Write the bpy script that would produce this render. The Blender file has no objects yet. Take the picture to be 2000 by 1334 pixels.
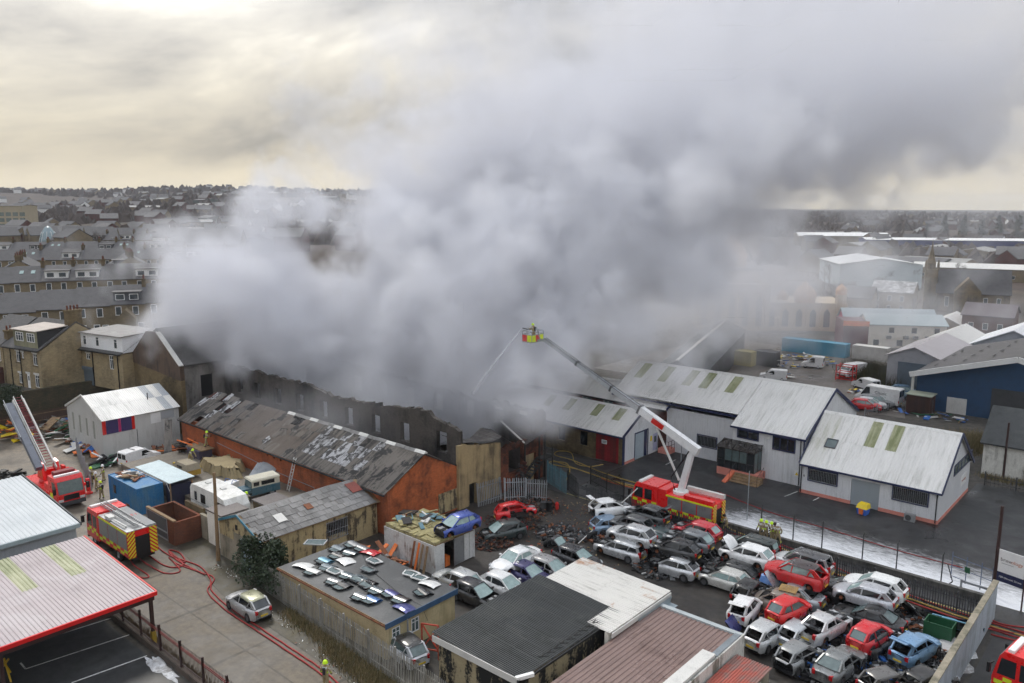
import bpy,math,random
from mathutils import Vector,Matrix
rnd=random.Random(7)
PI=math.pi
sc=bpy.context.scene
C=bpy.context.collection
# ---------------------------------------------------------------- camera
CAM_H=28.0
F_PIX=1556.0
PITCH=math.atan((667-402)/F_PIX)
cam_d=bpy.data.cameras.new('camera');cam=bpy.data.objects.new('camera',cam_d);C.objects.link(cam)
cam_d.sensor_width=36.0;cam_d.lens=36.0*F_PIX/2000.0
cam_d.clip_start=0.5;cam_d.clip_end=20000
cam.location=(0,0,CAM_H);cam.rotation_euler=(PI/2-PITCH,0,0)
sc.camera=cam
# ---------------------------------------------------------------- world: thin Nishita daylight behind a heavy winter overcast
SUN_EL,SUN_AZ=48,-25
wd=bpy.data.worlds.new('World');sc.world=wd;wd.use_nodes=True
nt=wd.node_tree;N=nt.nodes;Lk=nt.links;N.clear()
def nn(t,**k):
 n=N.new(t)
 for a,b in k.items():setattr(n,a,b)
 return n
w_out=nn('ShaderNodeOutputWorld');w_bg=nn('ShaderNodeBackground');w_bg.inputs[1].default_value=0.1
sky=nn('ShaderNodeTexSky',sky_type='NISHITA');sky.sun_disc=False
sky.sun_elevation=math.radians(SUN_EL);sky.sun_rotation=math.radians(SUN_AZ);sky.air_density=1.0;sky.dust_density=3.0
tc=nn('ShaderNodeTexCoord');sep=nn('ShaderNodeSeparateXYZ');Lk.new(tc.outputs['Generated'],sep.inputs[0])
def m2(op,a,b=None,clamp=False):
 n=nn('ShaderNodeMath',operation=op);n.use_clamp=clamp
 for i,v in enumerate((a,b)):
  if v is None:continue
  if hasattr(v,'links'):Lk.new(v,n.inputs[i])
  else:n.inputs[i].default_value=v
 return n.outputs[0]
zc=m2('MAXIMUM',sep.outputs[2],0.0)
cmb=nn('ShaderNodeVectorMath',operation='MULTIPLY_ADD');Lk.new(tc.outputs['Generated'],cmb.inputs[0]);cmb.inputs[1].default_value=(1.0,1.0,1.7);Lk.new(m2('MULTIPLY',sep.outputs[0],-.35),cmb.inputs[2])
def wnoise(scale,detail,rough,dist,off=0.0):
 mp=nn('ShaderNodeMapping');mp.inputs['Location'].default_value=(off,off*.7,0);Lk.new(cmb.outputs[0],mp.inputs[0])
 n=nn('ShaderNodeTexNoise');n.inputs['Scale'].default_value=scale;n.inputs['Detail'].default_value=detail
 n.inputs['Roughness'].default_value=rough;n.inputs['Distortion'].default_value=dist
 Lk.new(mp.outputs[0],n.inputs['Vector']);return n.outputs[0]
big=wnoise(2.8,5,0.52,0.25,5.3);fine=wnoise(5.2,9,0.62,0.25,11.0)
mixv=m2('ADD',m2('MULTIPLY',big,0.52),m2('MULTIPLY',fine,0.48))
ramp=nn('ShaderNodeValToRGB');Lk.new(mixv,ramp.inputs[0]);cr=ramp.color_ramp
cr.elements[0].position=0.425;cr.elements[0].color=(0.20,0.19,0.17,1)
cr.elements[1].position=0.67;cr.elements[1].color=(0.74,0.645,0.455,1)
for p,c in ((0.48,(0.30,0.275,0.235,1)),(0.545,(0.44,0.39,0.30,1)),(0.605,(0.54,0.475,0.345,1))):
 e=cr.elements.new(p);e.color=c
 # a clear pale band low over the hills, as the cloud base ends before the horizon
band=nn('ShaderNodeMapRange');band.inputs[1].default_value=0.005;band.inputs[2].default_value=0.075
band.inputs[3].default_value=1.0;band.inputs[4].default_value=0.0;band.interpolation_type='SMOOTHSTEP';Lk.new(sep.outputs[2],band.inputs[0])
bmix=nn('ShaderNodeMix',data_type='RGBA');Lk.new(m2('MULTIPLY',band.outputs[0],0.75),bmix.inputs[0]);Lk.new(ramp.outputs[0],bmix.inputs[6])
bmix.inputs[7].default_value=(0.88,0.77,0.55,1)
# overcast luminance law: the zenith is about three times as bright as the horizon
gain=m2('MULTIPLY',m2('ADD',m2('MULTIPLY',zc,2.0),1.0),10.0)
bw_=nn('ShaderNodeRGBToBW');Lk.new(bmix.outputs[2],bw_.inputs[0]);cool=nn('ShaderNodeCombineXYZ')
for i_,k_ in enumerate((.95,1.0,1.09)):Lk.new(m2('MULTIPLY',bw_.outputs[0],k_),cool.inputs[i_])
tint=nn('ShaderNodeMix',data_type='RGBA');Lk.new(m2('MULTIPLY',zc,2.4,True),tint.inputs[0]);Lk.new(bmix.outputs[2],tint.inputs[6]);Lk.new(cool.outputs[0],tint.inputs[7])
vm=nn('ShaderNodeVectorMath',operation='SCALE');Lk.new(tint.outputs[2],vm.inputs[0]);Lk.new(gain,vm.inputs['Scale'])
smix=nn('ShaderNodeMix',data_type='RGBA');smix.inputs[0].default_value=0.93
Lk.new(sky.outputs[0],smix.inputs[6]);Lk.new(vm.outputs[0],smix.inputs[7])
Lk.new(smix.outputs[2],w_bg.inputs[0]);Lk.new(w_bg.outputs[0],w_out.inputs[0])
# ---------------------------------------------------------------- sun: soft, behind cloud
sd=bpy.data.lights.new('sun','SUN');sun=bpy.data.objects.new('sun',sd);C.objects.link(sun)
sd.energy=1.5;sd.angle=math.radians(14);sd.color=(1.0,0.95,0.87)
az=math.radians(SUN_AZ)
sdir=Vector((math.sin(az)*math.cos(math.radians(SUN_EL)),math.cos(az)*math.cos(math.radians(SUN_EL)),math.sin(math.radians(SUN_EL))))
sun.rotation_euler=sdir.to_track_quat('Z','Y').to_euler()
# ---------------------------------------------------------------- exposure and render settings
sc.view_settings.view_transform='Standard';sc.view_settings.look='None'
sc.view_settings.exposure=0.4;sc.view_settings.gamma=1.0
cy=sc.cycles
cy.use_denoising=True;cy.max_bounces=9;cy.diffuse_bounces=3;cy.glossy_bounces=3;cy.transmission_bounces=4
cy.transparent_max_bounces=8;cy.volume_bounces=5;cy.volume_step_rate=2.4;cy.volume_max_steps=160
cy.sample_clamp_indirect=4.0;cy.use_adaptive_sampling=True;cy.adaptive_threshold=0.07
try:cy.denoiser='OPENIMAGEDENOISE'
except Exception:pass
# ---------------------------------------------------------------- the site grid: a runs along the street, b across it
GRID=math.radians(-41.5);CG,SG=math.cos(GRID),math.sin(GRID)
def W(a,b,z=0.0):return Vector((a*CG-b*SG,a*SG+b*CG,z))
def site(px,py,z=0.0):
 u=(px-1000)/F_PIX;v=(py-667)/F_PIX
 dz=-math.sin(PITCH)-v*math.cos(PITCH);t=(z-CAM_H)/dz
 X=u*t;Y=(math.cos(PITCH)-v*math.sin(PITCH))*t
 return (X*CG+Y*SG,-X*SG+Y*CG)
 # ---------------------------------------------------------------- mesh builder
class MB:
 def __init__(s):s.v=[];s.f=[];s.m=[];s.cur=0
 def face(s,pts):
  n=len(s.v);s.v+=[tuple(p) for p in pts];s.f.append(tuple(range(n,n+len(pts))));s.m.append(s.cur)
 def add(s,vs,fs):
  n=len(s.v);s.v+=[tuple(p) for p in vs]
  for f in fs:s.f.append(tuple(i+n for i in f));s.m.append(s.cur)
 def box(s,x0,x1,y0,y1,z0,z1):
  vs=[(x,y,z) for z in (z0,z1) for y in (y0,y1) for x in (x0,x1)]
  s.add(vs,[(0,2,3,1),(4,5,7,6),(0,1,5,4),(2,6,7,3),(0,4,6,2),(1,3,7,5)]);return s
 def hexa(s,b,t):
  s.add(list(b)+list(t),[(3,2,1,0),(4,5,6,7),(0,1,5,4),(1,2,6,5),(2,3,7,6),(3,0,4,7)]);return s
 def bar(s,p,q,w,h=None,up=(0,0,1)):
  p=Vector(p);q=Vector(q);h=h or w;d=(q-p)
  if d.length<1e-6:return s
  d.normalize();u=Vector(up)
  if abs(d.dot(u))>.98:u=Vector((1,0,0))
  r=d.cross(u).normalized()*w/2;u=r.cross(d).normalized()*h/2
  s.hexa([p-r-u,p+r-u,q+r-u,q-r-u],[p-r+u,p+r+u,q+r+u,q-r+u]);return s
 def tube(s,pts,r,n=6,r2=None,cap=True):
  P_=[Vector(p) for p in pts];k=len(P_);rings=[]
  for i,p in enumerate(P_):
   d=(P_[min(i+1,k-1)]-P_[max(i-1,0)])
   d=d.normalized() if d.length>1e-9 else Vector((0,0,1))
   u=Vector((0,0,1)) if abs(d.z)<.95 else Vector((1,0,0))
   a=d.cross(u).normalized();b=a.cross(d)
   rr=r if r2 is None else r+(r2-r)*i/max(1,k-1)
   rings.append([p+(a*math.cos(2*PI*j/n)+b*math.sin(2*PI*j/n))*rr for j in range(n)])
  vs=[q for R_ in rings for q in R_];fs=[]
  for i in range(k-1):
   for j in range(n):fs.append((i*n+j,i*n+(j+1)%n,(i+1)*n+(j+1)%n,(i+1)*n+j))
  if cap:fs+=[tuple(range(n-1,-1,-1)),tuple(range((k-1)*n,k*n))]
  s.add(vs,fs);return s
 def prism(s,poly,axis,t0,t1):
  def mk(p,t):return (t,p[0],p[1]) if axis==0 else (p[0],t,p[1]) if axis==1 else (p[0],p[1],t)
  k=len(poly);vs=[mk(p,t0) for p in poly]+[mk(p,t1) for p in poly]
  fs=[tuple(range(k-1,-1,-1)),tuple(range(k,2*k))]+[(i,(i+1)%k,(i+1)%k+k,i+k) for i in range(k)]
  s.add(vs,fs);return s
 def lathe(s,prof,axis=2,n=14,c=(0,0,0)):
  vs=[];fs=[];k=len(prof)
  for i in range(n):
   a=2*PI*i/n
   for r,h in prof:
    p=(r*math.cos(a),r*math.sin(a),h) if axis==2 else (r*math.cos(a),h,r*math.sin(a)) if axis==1 else (h,r*math.cos(a),r*math.sin(a))
    vs.append((p[0]+c[0],p[1]+c[1],p[2]+c[2]))
  for i in range(n):
   for j in range(k-1):fs.append((i*k+j,((i+1)%n)*k+j,((i+1)%n)*k+j+1,i*k+j+1))
  s.add(vs,fs);return s
 def wall(s,x0,x1,z0,z1,y0,y1,holes=(),top=None):
 # a wall slab in the xz plane between y0 (front) and y1, pierced by holes (xa, xb, za, zb)
  xs=sorted({x0,x1,*[h[0] for h in holes],*[h[1] for h in holes]});zs=sorted({z0,z1,*[h[2] for h in holes],*[h[3] for h in holes]})
  xs=[x for x in xs if x0<=x<=x1];zs=[z for z in zs if z0<=z<=z1]
  def solid(i,j):
   if i<0 or j<0 or i>=len(xs)-1 or j>=len(zs)-1:return False
   cx=(xs[i]+xs[i+1])/2;cz=(zs[j]+zs[j+1])/2
   return not any(h[0]<cx<h[1] and h[2]<cz<h[3] for h in holes)
  for i in range(len(xs)-1):
   for j in range(len(zs)-1):
    if not solid(i,j):continue
    a,b,c,d=xs[i],xs[i+1],zs[j],zs[j+1]
    s.face([(a,y0,c),(b,y0,c),(b,y0,d),(a,y0,d)]);s.face([(b,y1,c),(a,y1,c),(a,y1,d),(b,y1,d)])
    if not solid(i-1,j):s.face([(a,y1,c),(a,y0,c),(a,y0,d),(a,y1,d)])
    if not solid(i+1,j):s.face([(b,y0,c),(b,y1,c),(b,y1,d),(b,y0,d)])
    if not solid(i,j-1):s.face([(a,y1,c),(b,y1,c),(b,y0,c),(a,y0,c)])
    if not solid(i,j+1):s.face([(a,y0,d),(b,y0,d),(b,y1,d),(a,y1,d)])
  return s
 def xf(s,M):
  s.v=[tuple(M@Vector(p)) for p in s.v];return s
 def mesh(s,name,mats,smooth=False):
  me=bpy.data.meshes.new(name);me.from_pydata(s.v,[],s.f)
  if not isinstance(mats,(list,tuple)):mats=[mats]
  for m_ in mats:me.materials.append(m_)
  if len(mats)>1:me.polygons.foreach_set('material_index',s.m)
  if smooth:me.polygons.foreach_set('use_smooth',[True]*len(s.f))
  me.update();return me
 def build(s,name,mats,parent=None,loc=None,rot=None,smooth=False,weld=False):
  if weld:
   key={};remap=[];nv=[]
   for p in s.v:
    k=(round(p[0],4),round(p[1],4),round(p[2],4))
    if k not in key:key[k]=len(nv);nv.append(p)
    remap.append(key[k])
   s.v=nv;s.f=[tuple(remap[i] for i in f) for f in s.f]
   ok=[i for i,f in enumerate(s.f) if len(set(f))==len(f)]
   s.f=[s.f[i] for i in ok];s.m=[s.m[i] for i in ok]
  return put(name,s.mesh(name,mats,smooth),parent,loc,rot)
def put(name,me,parent=None,loc=None,rot=None):
 o=bpy.data.objects.new(name,me);C.objects.link(o)
 if parent is not None:o.parent=parent
 if loc is not None:o.location=loc
 if rot is not None:o.rotation_euler=rot
 return o
def tag(o,label=None,cat=None,group=None,kind=None):
 if label:o['label']=label
 if cat:o['category']=cat
 if group:o['group']=group
 if kind:o['kind']=kind
 return o
def root(name,label,cat,a=0,b=0,z=0,rot=0.0,group=None):
 o=bpy.data.objects.new(name,None);C.objects.link(o);o.empty_display_size=.3
 o.location=W(a,b,z);o.rotation_euler=(0,0,GRID+math.radians(rot));return tag(o,label,cat,group)
def on_grid(o,a=0,b=0,z=0,rot=0.0):
 o.location=W(a,b,z);o.rotation_euler=(0,0,GRID+math.radians(rot));return o
 # ---------------------------------------------------------------- materials (all procedural)
MC={}
def new_mat(name):
 m=bpy.data.materials.new(name);m.use_nodes=True;t=m.node_tree;b=t.nodes['Principled BSDF'];return m,t,b
def tn(t,kind,**k):
 n=t.nodes.new(kind)
 for a,v in k.items():setattr(n,a,v)
 return n
def coords(t,scale=(1,1,1),space='Object',loc=(0,0,0)):
 c=tn(t,'ShaderNodeTexCoord');mp=tn(t,'ShaderNodeMapping');mp.inputs['Scale'].default_value=scale;mp.inputs['Location'].default_value=loc
 t.links.new(c.outputs[space],mp.inputs[0]);return mp.outputs[0]
def geo_pos(t,scale=(1,1,1),rotz=0.0,loc=(0,0,0)):
 c=tn(t,'ShaderNodeNewGeometry');mp=tn(t,'ShaderNodeMapping');mp.inputs['Scale'].default_value=scale
 mp.inputs['Rotation'].default_value=(0,0,rotz);mp.inputs['Location'].default_value=loc
 t.links.new(c.outputs['Position'],mp.inputs[0]);return mp.outputs[0]
def noise(t,vec,scale,detail=4,rough=.55,dist=0.0):
 n=tn(t,'ShaderNodeTexNoise');n.inputs['Scale'].default_value=scale;n.inputs['Detail'].default_value=detail
 n.inputs['Roughness'].default_value=rough;n.inputs['Distortion'].default_value=dist;t.links.new(vec,n.inputs['Vector']);return n.outputs[0]
def ramp_(t,fac,stops,interp='LINEAR'):
 r=tn(t,'ShaderNodeValToRGB');t.links.new(fac,r.inputs[0]);e=r.color_ramp.elements;r.color_ramp.interpolation=interp
 while len(e)<len(stops):e.new(.5)
 for i,(p,c) in enumerate(stops):
  e[i].position=p;e[i].color=(c,c,c,1) if isinstance(c,(int,float)) else (*c,1)
 return r.outputs[0]
def mix_(t,fac,a,b,mode='MIX'):
 n=tn(t,'ShaderNodeMix',data_type='RGBA',blend_type=mode)
 for i,v in ((0,fac),(6,a),(7,b)):
  if hasattr(v,'links'):t.links.new(v,n.inputs[i])
  elif i==0:n.inputs[0].default_value=v
  else:n.inputs[i].default_value=(*v,1) if len(v)==3 else v
 return n.outputs[2]
def mth(t,op,a,b=0.0,clamp=False):
 n=tn(t,'ShaderNodeMath',operation=op);n.use_clamp=clamp
 for i,v in enumerate((a,b)):
  if hasattr(v,'links'):t.links.new(v,n.inputs[i])
  else:n.inputs[i].default_value=v
 return n.outputs[0]
def bump(t,b,h,strength=.3,dist=.02):
 n=tn(t,'ShaderNodeBump');n.inputs['Strength'].default_value=strength;n.inputs['Distance'].default_value=dist
 t.links.new(h,n.inputs['Height']);t.links.new(n.outputs[0],b.inputs['Normal'])
def setc(t,b,c):
 if hasattr(c,'links'):t.links.new(c,b.inputs['Base Color'])
 else:b.inputs['Base Color'].default_value=(*c,1)
def mul(c,k):return tuple(min(1,x*k) for x in c)
def paint(c,rough=.5,var=.18,metal=0.0,scale=1.3,spec=.4,coat=0.0,key=None):
 """plain surface with mottling, grime and a little unevenness"""
 k=('paint',c,rough,var,metal,scale,coat,key)
 if k in MC:return MC[k]
 m,t,b=new_mat('paint');v=geo_pos(t)
 n1=noise(t,v,scale,5,.6);n2=noise(t,v,scale*9,3,.6)
 f=mth(t,'ADD',mth(t,'MULTIPLY',n1,.65),mth(t,'MULTIPLY',n2,.35))
 setc(t,b,ramp_(t,f,[(.3,mul(c,1-var*1.5)),(.5,c),(.72,mul(c,1+var*.6))]))
 b.inputs['Metallic'].default_value=metal;b.inputs['Specular IOR Level'].default_value=spec
 t.links.new(ramp_(t,n1,[(.3,max(.03,rough-.12)),(.7,min(1,rough+.12))]),b.inputs['Roughness'])
 if coat:b.inputs['Coat Weight'].default_value=coat;b.inputs['Coat Roughness'].default_value=.08
 bump(t,b,n2,.12,.01);MC[k]=m;return m
def carpaint(c,metal=.0,dirt=.35):
 k=('car',c,metal,dirt)
 if k in MC:return MC[k]
 m,t,b=new_mat('car_paint');v=geo_pos(t)
 n1=noise(t,v,2.2,5,.65);n2=noise(t,v,14,3,.6)
 f=ramp_(t,mth(t,'ADD',mth(t,'MULTIPLY',n1,.7),mth(t,'MULTIPLY',n2,.3)),[(.47,0.0),(.72,dirt)])
 setc(t,b,mix_(t,f,c,(.11,.10,.09)));b.inputs['Metallic'].default_value=metal
 t.links.new(ramp_(t,n1,[(.35,.22),(.7,.5)]),b.inputs['Roughness'])
 b.inputs['Coat Weight'].default_value=.5;b.inputs['Coat Roughness'].default_value=.12;MC[k]=m;return m
def glassy(c,rough=.08,key='g'):
 k=('glass',c,rough)
 if k in MC:return MC[k]
 m,t,b=new_mat('window_glass');v=geo_pos(t);n=noise(t,v,3.0,4,.6)
 setc(t,b,ramp_(t,n,[(.3,mul(c,.8)),(.7,mul(c,1.2))]));t.links.new(ramp_(t,n,[(.35,rough),(.7,rough+.12)]),b.inputs['Roughness'])
 b.inputs['Specular IOR Level'].default_value=.8;b.inputs['IOR'].default_value=1.55;MC[k]=m;return m
def walltex(t,sx=1.0):
 c=tn(t,'ShaderNodeTexCoord');s=tn(t,'ShaderNodeSeparateXYZ');t.links.new(c.outputs['Object'],s.inputs[0])
 k=tn(t,'ShaderNodeCombineXYZ');t.links.new(mth(t,'ADD',s.outputs[0],s.outputs[1]),k.inputs[0]);t.links.new(s.outputs[2],k.inputs[1]);return k.outputs[0],s.outputs[2]
def masonry(name,c1,c2,mortar,bw,bh,stain,stain_amt=.5,soot_top=None,bstr=.5,msize=.012,sscale=.35):
 m,t,b=new_mat(name);v,zz=walltex(t)
 br=tn(t,'ShaderNodeTexBrick');t.links.new(v,br.inputs['Vector']);br.inputs['Scale'].default_value=1.0
 br.inputs['Brick Width'].default_value=bw;br.inputs['Row Height'].default_value=bh;br.inputs['Mortar Size'].default_value=msize
 br.inputs['Color1'].default_value=(*c1,1);br.inputs['Color2'].default_value=(*c2,1);br.inputs['Mortar'].default_value=(*mortar,1)
 g=geo_pos(t);n1=noise(t,g,sscale,6,.62,.4);n2=noise(t,g,2.6,5,.65)
 gs=geo_pos(t,(1,1,.12));n3=noise(t,gs,.9,5,.6)
 f=ramp_(t,mth(t,'ADD',mth(t,'MULTIPLY',n1,.5),mth(t,'ADD',mth(t,'MULTIPLY',n2,.2),mth(t,'MULTIPLY',n3,.3))),[(.46,0.0),(.62,stain_amt)])
 col=mix_(t,ramp_(t,n2,[(.3,0.0),(.75,.55)]),br.outputs[0],mix_(t,.5,c1,c2));col=mix_(t,f,col,stain)
 if soot_top:
  z0,z1,amt=soot_top
  zr=tn(t,'ShaderNodeMapRange');t.links.new(mth(t,'ADD',zz,mth(t,'MULTIPLY',mth(t,'SUBTRACT',n1,.5),5.0)),zr.inputs[0])
  zr.inputs[1].default_value=z0;zr.inputs[2].default_value=z1;zr.inputs[4].default_value=amt
  col=mix_(t,zr.outputs[0],col,(.018,.017,.017))
 setc(t,b,col);b.inputs['Roughness'].default_value=.85;b.inputs['Specular IOR Level'].default_value=.25
 bump(t,b,br.outputs[1],-bstr,.02);return m
def sheet(name,c,streak,streak_amt,rough=.45,patches=None,patch_amt=0.0,pscale=.3,metal=0.0,along='y',edge=(.5,.66),pedge=(.52,.6)):
 """profiled metal or cement sheet: streaks run down the slope, optional patches of another colour (rust, moss, burn)"""
 m,t,b=new_mat(name);v=coords(t,(1,.09,1) if along=='y' else (1,1,.12));oi=tn(t,'ShaderNodeObjectInfo')
 vv=tn(t,'ShaderNodeVectorMath',operation='ADD');t.links.new(v,vv.inputs[0])
 rv=tn(t,'ShaderNodeCombineXYZ');t.links.new(mth(t,'MULTIPLY',oi.outputs['Random'],90.0),rv.inputs[0]);t.links.new(mth(t,'MULTIPLY',oi.outputs['Random'],37.0),rv.inputs[1]);t.links.new(rv.outputs[0],vv.inputs[1])
 n=noise(t,vv.outputs[0],3.2,5,.6);g=geo_pos(t);n2=noise(t,g,.28,5,.6);n3=noise(t,g,7.0,3,.6)
 f=ramp_(t,mth(t,'ADD',mth(t,'MULTIPLY',n,.55),mth(t,'ADD',mth(t,'MULTIPLY',n2,.3),mth(t,'MULTIPLY',n3,.15))),[(edge[0],0.0),(edge[1],streak_amt)])
 base=mix_(t,mth(t,'MULTIPLY',oi.outputs['Random'],.16),c,mul(c,.72));col=mix_(t,f,base,streak)
 if patches:
  pn=noise(t,geo_pos(t,(1,1,1),0,(13,5,2)),pscale,6,.68,.5);pf=ramp_(t,mth(t,'ADD',mth(t,'MULTIPLY',pn,.8),mth(t,'MULTIPLY',n,.2)),[(pedge[0],0.0),(pedge[1],patch_amt)]);col=mix_(t,pf,col,patches)
 setc(t,b,col);t.links.new(ramp_(t,n2,[(.3,max(.1,rough-.15)),(.7,min(1,rough+.2))]),b.inputs['Roughness']);b.inputs['Metallic'].default_value=metal
 bump(t,b,n3,.1,.01);return m
M={}
M['brick_orange']=masonry('orange_brick',(.64,.16,.048),(.46,.105,.035),(.22,.11,.06),.235,.078,(.06,.032,.025),.8,(4.2,8.2,.95),.5,sscale=.7)
M['brick_orange_soot']=masonry('sooted_orange_brick',(.56,.145,.05),(.37,.09,.033),(.16,.09,.06),.235,.078,(.05,.032,.026),.7,None,.5)
M['brick_dark']=masonry('dark_red_brick',(.13,.038,.030),(.10,.032,.026),(.08,.06,.05),.235,.078,(.04,.03,.03),.5)
M['brick_burnt']=masonry('burnt_brick',(.115,.10,.09),(.07,.062,.056),(.08,.07,.062),.235,.078,(.012,.012,.013),.9)
M['stone_warm']=masonry('warm_sandstone',(.40,.32,.19),(.30,.235,.14),(.22,.185,.13),.46,.155,(.075,.062,.045),.65)
M['stone_dark']=masonry('sooty_sandstone',(.22,.165,.085),(.15,.11,.06),(.09,.07,.05),.42,.16,(.03,.027,.022),.85)
M['stone_far']=masonry('far_sandstone',(.27,.215,.135),(.21,.165,.105),(.18,.15,.10),.5,.2,(.10,.085,.06),.5)
M['retaining']=masonry('retaining_stone',(.11,.09,.055),(.07,.06,.04),(.03,.027,.02),.5,.2,(.025,.03,.018),.8)
M['render_cream']=paint((.52,.42,.25),.85,.3,key='cream');M['white_wall']=paint((.78,.74,.66),.8,.12)
def stained(name,c,stain,amt,scale=.5,rough=.85,vert=True,lo=.47,hi=.6,c2=None):
 m,t,b=new_mat(name);g=geo_pos(t);gs=geo_pos(t,(1,1,.13 if vert else 1));n1=noise(t,gs,scale*2.2,6,.62,.3);n2=noise(t,g,scale,5,.6,.5);n3=noise(t,g,6,4,.6)
 f=ramp_(t,mth(t,'ADD',mth(t,'MULTIPLY',n1,.5),mth(t,'ADD',mth(t,'MULTIPLY',n2,.35),mth(t,'MULTIPLY',n3,.15))),[(lo,0.0),(hi,amt)])
 base=ramp_(t,n3,[(.3,mul(c,.85)),(.7,c2 or mul(c,1.1))]);setc(t,b,mix_(t,f,base,stain));b.inputs['Roughness'].default_value=rough;bump(t,b,n3,.25,.015);return m
M['render_sooty']=stained('sooty_buff_render',(.40,.30,.16),(.07,.055,.04),.8)
M['render_brown']=stained('brown_sooty_render',(.105,.070,.050),(.035,.028,.025),.8,.6)
M['render_peel']=stained('peeling_cream_render',(.44,.35,.19),(.06,.045,.03),.95,.8,lo=.50,hi=.57)
M['block_black']=stained('black_stained_blockwork',(.40,.33,.20),(.012,.012,.012),1.0,.28,lo=.48,hi=.52)
M['concrete_wall']=stained('mossy_concrete',(.33,.29,.22),(.06,.065,.035),.8,.5)
M['white_brick']=stained('whitewashed_brick',(.66,.65,.60),(.10,.085,.06),.9,.4,lo=.52,hi=.62)
M['charcoal']=stained('charred_timber',(.035,.033,.032),(.008,.008,.008),.8,2.0,.9)
M['slate']=masonry('slate_tiles',(.125,.120,.118),(.095,.092,.092),(.06,.058,.056),.3,.22,(.07,.07,.065),.5,None,.35,.008)
M['slate_blue']=masonry('blue_grey_slate',(.155,.155,.165),(.125,.125,.135),(.085,.085,.09),.35,.25,(.10,.10,.10),.5,None,.35,.008)
M['roof_white']=sheet('white_profiled_roof',(.76,.75,.72),(.36,.36,.32),.65,.5)
M['roof_white_moss']=sheet('white_roof_moss',(.68,.67,.63),(.34,.35,.24),.75,.5)
M['roof_light']=sheet('old_white_sheet',(.72,.70,.66),(.33,.31,.28),.7,.5,(.42,.19,.07),.75,.35,pedge=(.60,.66))
M['roof_brown']=sheet('brown_profiled_roof',(.23,.155,.135),(.14,.09,.078),.8,.33,(.10,.055,.045),.7,.16)
M['roof_red']=sheet('red_peeling_roof',(.42,.10,.07),(.20,.10,.08),.8,.4,(.24,.15,.13),.9,.35,pedge=(.48,.56))
M['roof_dark']=sheet('dark_fibre_cement',(.046,.050,.051),(.018,.022,.020),.9,.45,(.075,.080,.075),.6,.5)
M['roof_lilac']=sheet('lilac_grey_roof',(.41,.35,.36),(.29,.25,.25),.7,.45,(.50,.46,.47),.5,.2)
M['rooflight']=sheet('mossy_rooflight',(.43,.43,.27),(.16,.19,.07),.9,.4,(.20,.22,.09),.7,.35,edge=(.42,.6))
M['roof_burnt']=sheet('burnt_cement_roof',(.175,.155,.135),(.045,.042,.04),.9,.7,(.028,.027,.027),.95,.55,edge=(.47,.58),pedge=(.53,.57))
M['roof_burnt_brown']=sheet('heat_browned_roof',(.155,.128,.108),(.06,.052,.046),.8,.8,(.23,.21,.18),.6,.45,pedge=(.55,.62))
M['roof_snow']=sheet('bleached_flaking_roof',(.50,.50,.51),(.12,.115,.11),.8,.7,(.055,.052,.050),.95,1.3,edge=(.47,.58),pedge=(.49,.53))
M['roof_grey_old']=sheet('old_grey_slates',(.20,.195,.19),(.10,.095,.09),.9,.8,(.30,.29,.28),.6,.6)
M['wall_sheet']=sheet('white_profiled_wall',(.70,.71,.73),(.40,.41,.40),.65,.45,along='z');M['wall_sheet_grey']=sheet('grey_profiled_wall',(.42,.44,.46),(.28,.29,.29),.6,.5,along='z')
M['wall_shed']=sheet('dirty_white_wall_sheet',(.56,.56,.54),(.33,.32,.30),.7,.5,along='z')
M['navy']=paint((.025,.032,.085),.4,.2);M['pink']=paint((.62,.24,.19),.8,.2);M['black']=paint((.012,.012,.013),.55,.3);M['rubber']=paint((.018,.018,.018),.8,.3)
M['dark_grey']=paint((.06,.062,.065),.6,.3);M['grey']=paint((.25,.255,.26),.6,.2);M['steel']=paint((.36,.37,.38),.4,.25,.6);M['galv']=paint((.36,.38,.40),.5,.3,.5)
M['white']=paint((.78,.78,.77),.5,.08);M['offwhite']=paint((.62,.61,.58),.6,.15);M['pvc']=paint((.82,.82,.82),.35,.05)
M['red']=paint((.60,.020,.015),.4,.15);M['fire_red']=carpaint((.78,.010,.010),0,.12);M['yellow']=paint((.75,.55,.02),.45,.15);M['hi_yellow']=paint((.68,.80,.03),.5,.15)
M['hi_lime']=paint((.62,.92,.03),.45,.08);M['blue']=paint((.03,.13,.42),.5,.25);M['timber']=stained('weathered_timber',(.26,.17,.09),(.08,.06,.04),.6,1.5,.8);M['pallet']=paint((.42,.27,.11),.8,.3)
M['rust']=stained('rusted_steel',(.22,.075,.03),(.06,.03,.02),.8,1.5,.8);M['orange']=paint((.72,.17,.03),.6,.25);M['brown_steel']=paint((.045,.022,.020),.5,.25);M['green']=paint((.02,.10,.045),.5,.25)
M['glass_dark']=glassy((.016,.020,.024));M['glass_dusty']=glassy((.26,.36,.35),.14);M['glass_mid']=glassy((.09,.13,.13),.1);M['glass_house']=glassy((.06,.075,.085),.08)
M['navy_glass']=glassy((.03,.035,.06),.1);M['shutter']=sheet('roller_shutter',(.33,.37,.40),(.25,.28,.30),.5,.4,along='z');M['shutter_blue']=paint((.13,.165,.20),.45,.15)
M['chimney_pot']=paint((.13,.045,.03),.8,.3);M['lead']=paint((.085,.09,.10),.6,.25);M['felt']=stained('wet_roofing_felt',(.065,.068,.068),(.15,.15,.15),.6,.4,.35,False,.5,.62)
M['plate']=paint((.72,.52,.05),.5,.1);M['tail']=paint((.45,.012,.015),.3,.2);M['hose_red']=paint((.30,.030,.028),.7,.3);M['hose_yellow']=paint((.42,.29,.075),.7,.25)
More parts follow.
